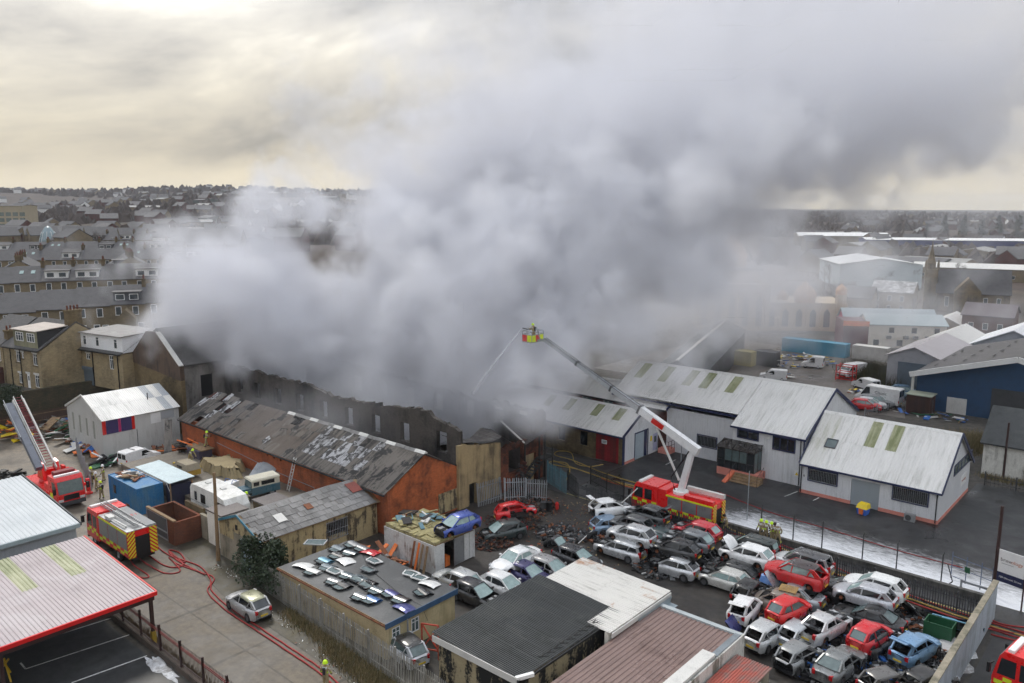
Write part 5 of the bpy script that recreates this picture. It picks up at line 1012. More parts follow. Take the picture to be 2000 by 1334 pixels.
palisade('palisade_fence','bent pale palisade panel against the rendered wall',(-49.6,51.4),(-49.2,54.3),2.3,.2,'galv',lean=-6)
palisade('palisade_fence','leaning palisade panel nearest the red wreck',(-48.7,54.0),(-47.2,55.6),2.3,.2,'galv',lean=-14)
palisade('palisade_fence','short palisade panel behind the red wreck',(-47.4,55.5),(-45.6,56.6),2.2,.2,'galv',lean=-8)
M['pal_blue']=stained('blue_faded_pale',(.10,.22,.27),(.05,.08,.09),.6,1.0,.6)
palisade('palisade_fence','dull blue palisade run beside the burnt stair',(-49.2,61.0),(-45.4,59.4),2.3,.16,'pal_blue')
GT=palisade('yard_gate','black open railing gate at the scrapyard entrance',(-46.2,60.5),(-44.0,59.2),2.1,.14,'black',pw=.03);GT['category']='gate'
GT=palisade('yard_gate','black railing gate leaf swung out toward the street',(-45.5,63.4),(-40.3,61.6),2.0,.15,'black',pw=.03);GT['category']='gate'
# ---------------------------------------------------------------- white container store with the insulated roof
CW=root('container_store','battered white steel store with torn yellow insulation on its roof','container',-48.4,39.0)
M['white_rusty']=stained('scuffed_white_steel',(.62,.62,.61),(.16,.09,.06),.8,.9,.5,True,.53,.6);M['insul']=stained('wet_yellow_insulation',(.40,.35,.17),(.13,.11,.06),.8,1.1,.9,False)
m_=MB();m_.box(0,6,0,.08,0,2.35);m_.build('side_wall',M['white_rusty'],CW);m_=MB();m_.box(0,.08,.082,4.4,0,2.35);m_.box(.082,6,4.32,4.4,0,2.35);m_.build('rear_wall',M['white_rusty'],CW);m_=MB();m_.box(.1,5.9,.1,4.3,2.25,2.36);m_.build('roof_deck',M['timber'],CW)
for y0_,y1_,mt,off in ((.05,1.05,'white_rusty',.0),(2.05,3.15,'steel',.06),(3.2,3.75,'white_rusty',.02),(3.8,4.35,'white_rusty',.02)):m_=MB();m_.box(5.93+off,5.98+off,y0_,y1_,.1,2.3);m_.build('door_leaf',M[mt],CW)
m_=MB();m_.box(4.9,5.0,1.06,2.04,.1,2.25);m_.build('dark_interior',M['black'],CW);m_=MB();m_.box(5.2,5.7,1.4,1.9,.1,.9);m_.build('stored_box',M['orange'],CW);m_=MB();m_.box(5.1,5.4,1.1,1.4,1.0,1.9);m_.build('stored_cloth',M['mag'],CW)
for i in range(7):
 for j in range(6):
  m_=MB();r=random.Random(i*9+j);m_.hexa(*[[(.1+i*.83+dx,.1+j*.7+dy,z+(r.uniform(0,.18) if z>2.4 else 0)) for dx,dy in ((0,0),(.78,0),(.78,.64),(0,.64))] for z in (2.37,2.5)]);m_.build('insulation_slab',M['insul'],CW)
heap('roof_scrap','broken boards and torn liner on the white container store','scrap',-46.6,41.4,2.62,30,(2.0,1.8,.4),[M['timber'],M['offwhite'],M['black'],M['insul'],M['pal_blue']],21,.4,1.6,.15)
heap('scaffold_heap','rusty steel frames and boards between flat roof and white store','scrap',-46.6,36.9,0,36,(3.4,1.3,2.2),[M['rust'],M['rust'],M['orange'],M['timber'],M['steel']],22,.8,2.6,.7)
for i,(x,mt) in enumerate(((-43.5,'timber'),(-43.9,'orange'),(-44.4,'rust'),(-42.9,'timber'))):
 m_=MB();m_.bar((0,0,0),(.1,.55,2.3),.22,.05);tag(on_grid(m_.build('plank',M[mt]),x,38.2,.02,i*4),['brown plank second from the store doors leaning on the white store','orange plank leaning on the white store','rust-coloured plank furthest from the store doors','brown plank nearest the store doors leaning on the white store'][i],'plank','planks leaning on the white store')
 # ---------------------------------------------------------------- near roofs along the bottom edge
DB=root('dark_roofed_store','blockwork store with dark ribbed fibre-cement roof, black run-off stains on its wall','building',-32.0,29.4)
Lx,Ly=6.4,9.6;zl,zh_=2.9,3.3
m_=MB();m_.box(.15,Lx-.15,.1,.35,0,zl);m_.build('end_wall',M['block_black'],DB);m_=MB();m_.box(Lx-.35,Lx-.12,.352,Ly-.1,0,zl-.02);m_.build('side_wall',M['block_black'],DB);m_=MB();m_.box(.15,.38,.352,Ly-.1,0,zl);m_.box(.382,Lx-.352,Ly-.35,Ly-.1,0,zl);m_.build('rear_wall',M['block_black'],DB)
roof(DB,(Lx+.1,-.15,zl+.05),(0,1,0),(-Lx-.2,0,.35),Ly+.3,Lx+.3,M['roof_dark'],1.09,3,.15,.055,jit=.004)
m_=MB();m_.box(-.1,Lx+.05,-.2,-.152,zl-.1,zl+.3);m_.build('verge_board',M['offwhite'],DB);m_=MB();m_.box(Lx+.1,Lx+.22,.5,Ly+.1,zl-.1,zl+.03);m_.build('gutter',M['black'],DB)
m_=MB();m_.bar((Lx-.1,-.05,zl+.14),(Lx+.35,.9,zl+.16),.22,.2);m_.build('white_flashing',M['white'],DB)
for i in range(9):m_=MB();y=2.4+i*.62;m_.bar((Lx-.55+(i%3)*.06,y,zl+.16),(Lx-.15,y+.42,zl+.13),.05,.04);m_.bar((Lx-.4,y,zl+.15),(Lx-.5,y+.45,zl+.17),.04,.04);m_.build('fallen_slat',M['charcoal'],DB)
WC=root('white_sheeted_store','store with rust-streaked white corrugated roof beside the wrecked cars','building',-31.6,39.2)
Lx,Ly=6.9,4.3;zz=3.0
m_=MB();m_.box(.1,Lx-.1,.1,Ly-.1,0,zz-.05);m_.build('wall',M['concrete_wall'],WC);roof(WC,(-.1,-.9,zz),(1,0,0),(0,1,.02),Lx+.2,Ly+1.0,M['roof_light'],6.9/2,1,.18,.05);o=WC.children[-1]
for o in list(WC.children):
 if o.name.startswith('roof_sheet'):bpy.data.objects.remove(o)
roof(WC,(Lx+.1,.0,zz-.02),(0,1,0),(-1,0,.02),Ly+.1,Lx+.3,M['roof_light'],1.0,2,.18,.045);roof(WC,(Lx+.1,-2.6,zz-.02),(0,1,0),(-1,0,.02),2.6,1.75,M['roof_light'],.9,1,.18,.045)
m_=MB();m_.prism([(-2.5,zz-.35),(Ly,zz-.35),(Ly,zz-.05),(-2.5,zz-.05)],0,Lx+.12,Lx+.2);m_.build('fascia',M['offwhite'],WC);slab(WC,'side_flashing',[(Lx+.2,.2,zz-.75),(Lx+.75,.2,zz-.75),(Lx+.75,4.2,zz-.75),(Lx+.2,4.2,zz-.75)],.05,paint((.36,.42,.45),.4,.2,.3))
slab(WC,'side_flashing',[(Lx+.2,.2,zz-.7),(Lx+.3,.2,zz-.25),(Lx+.3,4.2,zz-.25),(Lx+.2,4.2,zz-.7)],.06,paint((.36,.42,.45),.4,.2,.3));m_=MB();m_.prism([(-2.6,0),(.12,0),(.12,zz-.1),(-2.6,zz-.1)],0,Lx-.3,Lx-.05);m_.build('return_wall',M['white_wall'],WC)
BR=root('brown_roofed_store','store with wet brown ribbed metal roof and grey parapet flashing','building',-24.6,24)
Lx,Ly=5.6,18.3;zz=2.6
m_=MB();m_.box(.1,Lx-.1,.1,Ly-.1,0,zz-.25);m_.build('wall',M['concrete_wall'],BR)
roof(BR,(0,0,zz-.15),(1,0,0),(0,1,.004),Lx,Ly-.35,M['roof_brown'],1.0,4,.32,.05)
slab(BR,'parapet_flashing',[(-.05,Ly-.35,zz-.2),(Lx+.1,Ly-.35,zz-.2),(Lx+.1,Ly+.0,zz-.2),(-.05,Ly+.0,zz-.2)],.3,paint((.40,.44,.45),.5,.2));slab(BR,'parapet_flashing',[(Lx-.25,Ly-3.4,zz-.12),(Lx+.12,Ly-3.4,zz-.12),(Lx+.12,Ly-.36,zz-.12),(Lx-.25,Ly-.36,zz-.12)],.28,paint((.20,.23,.25),.5,.2))
slab(BR,'white_capping',[(Lx-.75,0,zz-.05),(Lx+.05,0,zz-.05),(Lx+.05,Ly-3.42,zz-.05),(Lx-.75,Ly-3.42,zz-.05)],.32,M['offwhite']);m_=MB();m_.box(Lx+.121,Lx+.22,0,Ly-.02,.4,zz+.1);m_.build('white_side',stained('lichen_white_wall',(.62,.61,.57),(.10,.10,.07),.85,.8,.8,True,.5,.58),BR)
RR=root('red_roofed_store','low store with peeling red corrugated roof at the bottom edge','building',-18.7,26)
roof(RR,(0.02,0,1.95),(1,0,0),(0,1,.002),2.2,15.0,M['roof_red'],1.1,3,.16,.045);m_=MB();m_.box(.08,2.1,.1,14.9,0,1.9);m_.build('wall',M['concrete_wall'],RR)
WR=root('white_ribbed_store','white ribbed store roof in the bottom right foreground','building',-16.45,26)
roof(WR,(0,0,1.95),(1,0,0),(0,1,.002),3.6,13.2,M['roof_light'],1.2,2,.2,.05);m_=MB();m_.box(.08,3.5,.1,13.1,0,1.9);m_.build('wall',M['concrete_wall'],WR)
# ---------------------------------------------------------------- right end of the scrapyard: wall, sign, poles, street wall
EW=root('boundary_wall','pale blue-grey sheeted scrapyard end wall with moss on its top','wall',-8.9,40)
for i in range(13):m_=MB();m_.box(.0,.06,i*1.55,i*1.55+1.53,0,2.55+.05*(i%2));m_.build('wall_panel',stained('pale_blue_panel',(.40,.45,.50),(.16,.18,.18),.6,.7,.6) if i==0 else EW.children[0].data.materials[0],EW)
m_=MB();m_.box(-.2,-.002,0,20.2,0,2.62);m_.build('stone_backing',M['concrete_wall'],EW);m_=MB();m_.box(-.26,.1,0,20.2,2.64,2.74);m_.build('coping',M['concrete_wall'],EW)
SW=root('street_wall','low dark kerb wall along the far side of the street','wall',-40,62.35);m_=MB();m_.box(0,30.5,-.14,.14,0,.42);m_.build('wall',stained('sooty_low_wall',(.12,.115,.105),(.03,.03,.028),.8,.7),SW)
for i in range(14):
 x0_=i*2.18;m_=MB();m_.box(x0_+.02,x0_+2.16,-.18,.18,.42,.52);m_.build('coping_stone',stained('slushy_coping',(.16,.155,.15),(.55,.55,.56),.7,1.4,.8,False) if i==0 else SW.children[1].data.materials[0],SW)
fp=[(1463,985),(1487,1045),(1563,1052),(1613,1072),(1685,1100),(1750,1120),(1835,1148)]
for i,(x,y) in enumerate(fp):
 a_,b_=site(x,y);a_=a_ if i else a_;m_=MB();m_.bar((0,0,0),(0,0,2.5),.08);m_.bar((0,0,2.5),(.12,-.28,2.85),.07);o=m_.build('fence_post',M['dark_grey']);on_grid(o,a_,62.75);tag(o,['first','second','third','fourth','fifth','sixth','last'][i]+' cranked grey fence post along the slushy yard edge from the fire engine','fence post','cranked posts along the yard')
a_,b_=site(1835,1145);m_=MB();m_.bar((0,0,0),(.5,.1,.6),.07);m_.bar((.5,.1,.6),(.1,0,1.9),.07);o=on_grid(m_.build('bent_fence_post',M['dark_grey']),a_+.3,b_);tag(o,'bent and broken fence post near the site gate','fence post')
SGN=root('sign','white and navy company sign board on two dark posts','sign',-9.35,62.85,0,-14)
m_=MB();m_.box(-.02,1.72,-.03,.03,2.35,4.0);b1=m_.build('sign_board',M['white'],SGN);m_=MB();m_.box(-.02,1.72,-.035,.035,1.65,2.345);b2=m_.build('address_board',paint((.02,.025,.075),.5,.1),SGN)
for x in (-.06,1.76):m_=MB();m_.box(x-.04,x+.04,-.05,.05,0,4.05);m_.build('post',M['brown_steel'],SGN)
board_text(b1,'brew',.36,(.12,-.034,3.3),(PI/2,0,0),paint((.12,.09,.08),.5,.1),align='LEFT');board_text(b1,'ology',.36,(.80,-.034,3.3),(PI/2,0,0),paint((.50,.16,.06),.5,.1),align='LEFT');board_text(b2,'100 Garnett Street',.195,(.85,-.04,2.0),(PI/2,0,0),M['white'])
m_=MB();m_.box(.2,1.0,-.034,-.03,3.02,3.05);m_.build('strapline',M['grey'],b1)
pole('telegraph_pole','dark straight pole behind the company sign',-9.6,63.6,6.9,.13,.11,(0,0),'brown_steel')
GG=root('steel_gate','open blue-grey tube gate beside the company sign','gate',-12.6,64.6,0,-18);m_=MB()
for x in (0,1.1,2.2,3.0):m_.tube([(x,0,.1),(x,0,2.2)],.035,5)
for z in (.3,1.1,1.9):m_.tube([(0,0,z),(3.0,0,z)],.03,5)
m_.build('tubes',paint((.10,.13,.20),.5,.2),GG);m_=MB();m_.box(1.0,1.4,-.06,-.03,1.0,1.45);m_.build('lock_box',M['green'],GG)
PB=root('wooden_barrier','low grey timber barrier on the kerb near the sign','barrier',-11.6,62.9,0,-4);m_=MB();m_.box(0,1.9,-.05,.05,.75,.9);m_.box(0,.12,-.06,.06,0,.95);m_.box(1.78,1.9,-.06,.06,0,.95);m_.build('rails',M['galv'],PB)
a_,b_=site(1575,1165-5);pole('lamp_pole','thin grey post with a notice near the fire engine tail',*site(1330,905),3.2,.05,.05,(0,0),'galv',cat='post')
pole('lamp_pole','tall thin grey pole among the slush by the firefighters',*site(1459,1015),4.6,.05,.04,(0,0),'galv',cat='post')
# ---------------------------------------------------------------- cars
def tyre_mesh():
 if 'tyre' not in SHEETS:
  m_=MB();m_.lathe([(.20,-.09),(.29,-.10),(.315,-.07),(.315,.07),(.29,.10),(.20,.09)],1,16);SHEETS['tyre']=m_.mesh('tyre',M['rubber'],True)
  m_=MB();m_.lathe([(.001,-.06),(.05,-.075),(.17,-.07),(.205,-.085)],1,10)
  m_.lathe([(.001,.06),(.05,.075),(.17,.07),(.205,.085)],1,10);SHEETS['rim']=m_.mesh('rim',paint((.12,.12,.125),.5,.3,.5),False);m_=MB();m_.lathe([(.001,-.05),(.13,-.05),(.13,.05),(.001,.05)],1,10);SHEETS['hub']=m_.mesh('brake_hub',M['rust'])
 return SHEETS['tyre']
CARS={'hatch':dict(L=4.15,W=1.76,H=1.48,wb=2.58,xw=1.02,xr1=.16,xr2=-1.40,xb=-1.93,zb=.95,zh=.92,zt=1.0),'hatch3':dict(L=3.95,W=1.71,H=1.45,wb=2.46,xw=1.0,xr1=.14,xr2=-1.25,xb=-1.82,zb=.95,zh=.91,zt=.99),'small':dict(L=3.65,W=1.66,H=1.49,wb=2.34,xw=1.0,xr1=.24,xr2=-1.22,xb=-1.70,zb=.96,zh=.93,zt=1.0),'estate':dict(L=4.5,W=1.76,H=1.49,wb=2.65,xw=1.02,xr1=.22,xr2=-1.92,xb=-2.14,zb=.94,zh=.9,zt=.97),'saloon':dict(L=4.55,W=1.78,H=1.44,wb=2.68,xw=1.0,xr1=.16,xr2=-.92,xb=-1.66,zb=.95,zh=.9,zt=1.02),'mpv':dict(L=4.35,W=1.82,H=1.64,wb=2.65,xw=1.3,xr1=.45,xr2=-1.75,xb=-2.05,zb=1.02,zh=.98,zt=1.04),'suv':dict(L=4.4,W=1.86,H=1.66,wb=2.64,xw=1.05,xr1=.28,xr2=-1.45,xb=-2.05,zb=1.08,zh=1.06,zt=1.1)}
def car(name,label,kind,colour,a,b,z=0.0,head=0.0,cat='car',group=None,pitch=0.0,roll=0.0,glass='dusty',no=(),bonnet='on',tail='on',wheels=True,plate=True,roofc=None,metal=.0,dirt=.4,world_head=False,squash=0.0,seed=0):
 """no: parts taken off ('door_fl','door_fr','door_rl','door_rr','ws','rw','glass_l','glass_r','bumper_f','bumper_r'); bonnet / tail: on, open, off; heading in degrees from the grid's a axis"""
 K=CARS[kind];L,Wd,H,wb=K['L'],K['W'],K['H'],K['wb'];r=random.Random(hash((kind,seed))%9999 if False else seed*31+len(label))
 o=root(name,label,cat,a,b,z,head,group);o.rotation_euler=(math.radians(roll),math.radians(-pitch),o.rotation_euler.z)
 bm=carpaint(colour,metal,dirt);rm=carpaint(roofc,metal,dirt) if roofc else bm;gm={'dusty':M['glass_dusty'],'dark':M['glass_dark'],'mid':M['glass_mid']}[glass]
 hl=L/2;xf,xr_=wb/2+.02,-wb/2+.02;Ra=.36;zs=.24;xw,zb,zh,zt=K['xw'],K['zb'],K['zh'],K['zt']
 def ztop(x):
  if x>xw:t=(x-xw)/(hl-xw);return zh-.05*t-.21*t**2.6
  if x<K['xb']:t=(K['xb']-x)/(hl+K['xb']+1e-6);return zt-.05*t
  return zh+(zb-zh)*min(1,(xw-x)/.4) if x>xw-.4 else zb+(zt-zb)*max(0,(-x)/2)
 def hw(x):
  t=abs(x)/hl;return Wd/2*(1-.05*t*t-(.30*max(0,(t-.72)/.28)**2.3))
 def arch(x):
  z_=zs
  for c in (xf,xr_):
   d=abs(x-c)
   if d<Ra:z_=max(z_,.30+math.sqrt(Ra*Ra-d*d))
  return z_
 xA=xw-.12;xB=(xf-Ra-.02+xr_+Ra)/2 if kind not in ('hatch3','small') else xr_+Ra+.22;xC=xr_+Ra*.55 if kind not in ('hatch3','small') else xB-.001
 base=set([-hl,-hl+.06,-hl+.18,-hl+.38,hl-.38,hl-.18,hl-.06,hl,xA,xB,xC,xw,K['xb']])
 for c in (xf,xr_):
  for d in (-1,-.92,-.7,-.38,0,.38,.7,.92,1):base.add(c+d*Ra)
 xs=sorted(x for x in base if -hl<=x<=hl);xs=[x for i,x in enumerate(xs) if i==0 or x-xs[i-1]>.012]
 dent={round(x,3):r.uniform(-1,1)*squash for x in xs}
 def ring(x,s):
  w_=hw(x);zt_=ztop(x);zl=arch(x);dn=dent.get(round(x,3),0)*.5;zm=zl+(zt_-zl)*.55
  e=.04 if abs(x)>hl-.03 else 0;zl2=zl+(.16 if abs(x)>hl-.03 else .06 if abs(x)>hl-.1 else 0)
  return [(x,s*(w_-.05+dn),zl2),(x,s*(w_-.005+dn),zl2+(zm-zl2)*.5),(x,s*(w_+.005+dn),zm),(x,s*(w_-.04),zt_-.10-e),(x,s*(w_-.17),zt_-.005-e)]
 regs={}
 def reg(nm):return regs.setdefault(nm,MB())
 for s,tagc in ((1,'l'),(-1,'r')):
  R_=[ring(x,s) for x in xs]
  for i in range(len(xs)-1):
   c=(xs[i]+xs[i+1])/2
   nm=('bumper_f' if c>hl-.2 else 'bumper_r' if c<-hl+.2 else 'wing_'+tagc if c>xA else 'door_f'+tagc if c>xB else 'door_r'+tagc if c>xC and xC<xB-.01 else 'quarter_'+tagc)
   q=reg(nm)
   for k in range(4):
    p=[R_[i][k],R_[i+1][k],R_[i+1][k+1],R_[i][k+1]];q.face(p if s<0 else p[::-1])
  for i in (0,len(xs)-1):pass
 for end,nm in ((-1,'bumper_r'),(1,'bumper_f')):
  x=xs[0] if end<0 else xs[-1];lft,rgt=ring(x,1),ring(x,-1);q=reg(nm);mid=[(p[0]+end*.05,0,p[2]) for p in lft]
  for k in range(4):
   q.face([lft[k],mid[k],mid[k+1],lft[k+1]][::end]);q.face([mid[k],rgt[k],rgt[k+1],mid[k+1]][::end])
 front=[x for x in xs if x>=xw-1e-6];back=[x for x in xs if x<=K['xb']+1e-6]
 def deck(xlist,crown):
  q=MB();rows=[]
  for x in xlist:w_=hw(x)-.17;z_=ztop(x)-.005-(.04 if abs(x)>hl-.03 else 0);rows.append([(x,w_*f,z_+crown*(1-f*f)) for f in (1,.6,0,-.6,-1)])
  for i in range(len(rows)-1):
   for k in range(4):q.face([rows[i][k],rows[i][k+1],rows[i+1][k+1],rows[i+1][k]])
  return q
 for nm,q in regs.items():
  if nm in no:continue
  part={'wing':'wing','door':'door','quarter':'rear_quarter','bumper':'bumper'}[nm.split('_')[0]];ob=q.build(part,bm,o,smooth=True,weld=True)
  if part=='door':m_=MB();sx=1 if nm.endswith('l') else -1;cx=xA-.9 if 'f' in nm.split('_')[1] else xC+.12;yy=sx*(Wd/2+.01);m_.box(cx,cx+.16,*sorted((yy,yy+sx*.03)),zb-.2,zb-.16);m_.build('handle',bm,ob)
 if bonnet!='off':
  q=deck(front,.08)
  if bonnet=='open':
   M_=Matrix.Translation((xw,0,zh))@Matrix.Rotation(math.radians(-58),4,'Y')@Matrix.Translation((-xw,0,-zh+.03));q.xf(M_)
  q.build('bonnet',bm,o,smooth=True,weld=True)
 if bonnet!='on':
  q=MB();q.box(xw+.15,hl-.35,-.38,.3,.35,.74);q.box(xw+.2,xw+.6,.32,.6,.5,.72);q.tube([(xw+.1,-.5,.7),(hl-.5,-.55,.72),(hl-.3,.4,.66)],.05,5);q.box(hl-.3,hl-.22,-.6,.6,.3,.68);q.cur=1;q.box(xw+.3,xw+.75,-.25,.1,.74,.8);q.lathe([(.001,.0),(.11,0),(.11,.1),(.001,.1)],2,8,(xw+.35,.5,.66));q.build('engine',[M['black'],M['steel']],o)
  # greenhouse
 yb_=lambda x:hw(x)-.12;yr_=Wd/2-.31;zr_=H-.05;x1,x2,xb=K['xr1'],K['xr2'],K['xb'];zbb=ztop(xb)
 q=MB();rows=[];nx=7
 for i in range(nx):
  t=i/(nx-1);x=x1+(x2-x1)*t;z_=zr_-.02+.085*math.sin(PI*(t*.8+.12));yy=yr_*(1-.10*(2*t-1)**4*(1 if t>.5 else .4));rows.append([(x,yy*f,z_+dz) for f,dz in ((1.14,-.11),(1.06,-.02),(.9,.025),(.5,.045),(0,.05),(-.5,.045),(-.9,.025),(-1.06,-.02),(-1.14,-.11))])
 f0=[(p[0]+.10,p[1],p[2]-.05) for p in rows[0]];f1=[(p[0]-.09,p[1]*.98,p[2]-.06) for p in rows[-1]];rows=[f0]+rows+[f1]
 for i in range(len(rows)-1):
  for k in range(8):q.face([rows[i][k],rows[i][k+1],rows[i+1][k+1],rows[i+1][k]])
 q.build('roof',rm,o,smooth=True,weld=True);q=MB()
 wpi=.09;lines=[]
 for s in (1,-1):
  A0=Vector((xw-.02,s*yb_(xw),ztop(xw)-.02));A1=Vector((x1,s*yr_,zr_));B0=Vector((xB,s*yb_(xB),ztop(xB)));B1=Vector((xB-.05,s*(yr_+.005),zr_+.03));D0=Vector((xb+.03,s*(yb_(xb)-.04),zbb));D1=Vector((x2,s*yr_*.95,zr_-.01))
  q.bar(A0,A1,.07,.10);q.bar(B0,B1,.07,.05);q.bar(D0,D1,.10,.16);e_=Vector((0,s*.012,0));wd_=.34 if kind in ('hatch','hatch3','small','suv','saloon') else .14;q.face([D0+e_*5,D0+Vector((wd_*1.15,s*.06,.01)),D1+Vector((wd_*.8,s*.045,.02)),D1+e_*2][::s]);q.bar(A1,D1,.07,.06);q.bar(Vector((xw-.1,s*yb_(xw),ztop(xw-.1))),D0,.08,.05)
  xc=xC-.1 if xC<xB-.02 else None
  if kind in ('estate','mpv','suv','hatch','saloon'):
   C0=Vector((xC-.02,s*yb_(xC),ztop(xC)));C1=Vector((max(xC-.22,x2+.12),s*(yr_*.97),zr_+.01));q.bar(C0,C1,.09 if kind!='hatch' else .14,.05)
  lines.append((s,A0,A1,B0,B1,D0,D1))
 q.bar(lines[0][2],lines[1][2],.08,.05);q.bar(lines[0][6],lines[1][6],.08,.06);q.build('pillars',bm if kind!='mpv' else bm,o)
 def pane(nm,pts,mt):
  m_=MB();m_.face(pts);m_.build(nm,mt,o)
 cx_=lambda p,q_,f:p*(1-f)+q_*f
 if 'ws' not in no:
  m_=MB();n=4;(s,A0,A1,*_),(s2,A0b,A1b,*_)=lines
  for k in range(n):
   f0,f1=k/n,(k+1)/n;bul=lambda f:Vector((.10*(1-(2*f-1)**2),0,.01));m_.face([cx_(A0,A0b,f0)+bul(f0),cx_(A0,A0b,f1)+bul(f1),cx_(A1,A1b,f1)+bul(f1)*.6,cx_(A1,A1b,f0)+bul(f0)*.6])
  m_.build('windscreen',gm,o,smooth=True,weld=True)
 for s,A0,A1,B0,B1,D0,D1 in lines:
  t_='l' if s>0 else 'r';ins=Vector((0,-s*.012,0))
  if 'glass_'+t_ in no:continue
  sgm=M['glass_dark'] if seed%3 else gm
  if 'door_f'+t_ not in no:pane('side_window',[A0+ins,B0+ins,B1+ins,A1+ins],sgm)
  if 'door_r'+t_ not in no:pane('side_window',[B0+ins,D0+ins,D1+ins,B1+ins],sgm)
  # tailgate with its window
 (s,*_a,D0,D1),(s2,*_b,D0b,D1b)=lines;tg=MB();tl=MB()
 n=4
 for k in range(n):
  f0,f1=.06+.88*k/n,.06+.88*(k+1)/n;bul=lambda f:Vector((-.06*(1-(2*f-1)**2),0,.01));tg.face([cx_(D0,D0b,f0)+bul(f0)+Vector((.0,0,.03)),cx_(D1,D1b,f0)+bul(f0)*.5,cx_(D1,D1b,f1)+bul(f1)*.5,cx_(D0,D0b,f1)+bul(f1)+Vector((0,0,.03))])
 if kind=='saloon':
  if 'rw' not in no:tg.build('rear_window',gm,o,smooth=True,weld=True)
  if tail!='off':
   q=deck(back,.03)
   if tail=='open':q.xf(Matrix.Translation((xb,0,zbb))@Matrix.Rotation(math.radians(60),4,'Y')@Matrix.Translation((-xb,0,-zbb)))
   q.build('boot_lid',bm,o,smooth=True,weld=True)
  else:q=MB();q.box(-hl+.2,xb,-.6,.6,.5,.55);q.build('boot_floor',M['black'],o)
 else:
  deck(back,.02).build('tail_deck',bm,o,smooth=True,weld=True)
  if tail=='open':
   fr=MB();fr.bar(D0,D1,.1,.08);fr.bar(D0b,D1b,.1,.08);fr.bar(D0,D0b,.1,.1);fr.bar(D1,D1b,.08,.08);e=Vector((-.12,0,-.35));fr.face([D0,D0b,D0b+e,D0+e]);fr.face([D0+e,D0b+e,D0b+e+Vector((.05,0,.0)),D0+e+Vector((.05,0,0))])
   piv=(D1+D1b)/2;Mx=Matrix.Translation(piv)@Matrix.Rotation(math.radians(78),4,'Y')@Matrix.Translation(-piv);fr.xf(Mx);tgo=fr.build('tailgate',bm,o);tg.xf(Mx);tg.build('rear_window',gm,tgo)
  elif 'rw' not in no and tail=='on':tg.build('rear_window',gm,o,smooth=True,weld=True)
  # interior, lamps, plate, wheels
 q=MB();q.box(xr_-.2,xf-.4,-Wd/2+.16,Wd/2-.16,.26,.34);q.box(xw-.35,xw-.05,-Wd/2+.2,Wd/2-.2,.6,zb-.02)
 for y in (-.4,.4):q.box(xB+.05,xB+.55,y-.25,y+.25,.35,.55);q.hexa([(xB-.05,y-.24,.5),(xB+.1,y-.24,.5),(xB+.1,y+.24,.5),(xB-.05,y+.24,.5)],[(xB-.28,y-.2,1.12),(xB-.16,y-.2,1.12),(xB-.16,y+.2,1.12),(xB-.28,y+.2,1.12)])
 q.box(xr_-.15,xr_+.3,-.6,.6,.4,.6);q.hexa([(xr_-.25,-.6,.55),(xr_-.1,-.6,.55),(xr_-.1,.6,.55),(xr_-.25,.6,.55)],[(xr_-.42,-.55,1.05),(xr_-.3,-.55,1.05),(xr_-.3,.55,1.05),(xr_-.42,.55,1.05)]);q.build('interior',M['black'],o)
 q=MB();q.box(-hl+.15,hl-.15,-Wd/2+.22,Wd/2-.22,.2,.255);q.build('floor_pan',M['black'],o)
 for s in (1,-1):
  if 'bumper_f' not in no:x=hl-.16;m_=MB();m_.hexa([(x-.12,s*(hw(x)-.32),.60),(x+.14,s*(hw(x)-.42),.58),(x+.05,s*(hw(x)+.008),.60),(x-.24,s*(hw(x-.24)+.012),.62)],[(x-.14,s*(hw(x)-.32),.73),(x+.1,s*(hw(x)-.42),.70),(x+.02,s*(hw(x)+.004),.71),(x-.26,s*(hw(x-.24)+.006),.75)]);m_.build('headlamp',glassy((.45,.47,.48),.1),o)
  if 'bumper_r' not in no:x=-hl;m_=MB();y1_=s*(hw(x)+.035);y0_=s*(hw(x)-.16);m_.box(x-.012,x+.2,*sorted((y0_,y1_)),.68,zt-.06) if kind in ('hatch','hatch3','small','saloon') else m_.box(x-.012,x+.18,*sorted((y0_,y1_)),.66,zt+.1);m_.build('tail_lamp',M['tail'],o)
 if plate and 'bumper_r' not in no:m_=MB();m_.box(-hl-.075,-hl-.05,-.26,.26,.50,.61);m_.build('number_plate',M['plate'],o)
 tyre_mesh()
 for x in (xf,xr_):
  for s in (1,-1):
   if wheels is True or (wheels=='front' and x>0) or (wheels=='rear' and x<0):
    t=put('wheel',SHEETS['tyre'],o,(x,s*(Wd/2-.12),.315));put('rim',SHEETS['rim'],t)
   else:put('brake_hub',SHEETS['hub'],o,(x,s*(Wd/2-.2),.32))
 if 'mirror' not in no and 'door_fl' not in no:
  for s in (1,-1):m_=MB();m_.box(xA-.22,xA-.1,*sorted((s*(Wd/2-.02),s*(Wd/2+.16))),zb,zb+.13);m_.build('mirror',bm,o)
 return o
m2_=lambda x,y:(1060+x/4.765,920+y/4.765);m3_=lambda x,y:(1380+x/5.559,1000+y/5.559);m4_=lambda x,y:(1380+x/6.25,1130+y/6.25);mc_=lambda x,y:(1640+x/4.697,1050+y/4.697);mq_=lambda x,y:(700+x/4.448,720+y/4.448)
def wreck(zf,x,y,z,label,kind,colour,head,**k):
 a_,b_=site(*zf(x,y),z+CARS[kind]['H']);k.setdefault('dirt',.38);k.setdefault('wheels',z<.3)
 rx=(CARS[kind]['xr1']+CARS[kind]['xr2'])/2;hd=math.radians(head);return car('wrecked_car',label,kind,colour,a_-rx*math.cos(hd),b_-rx*math.sin(hd),z,head,cat='car',group='wrecked cars in the scrapyard',seed=int(x+y),**k)
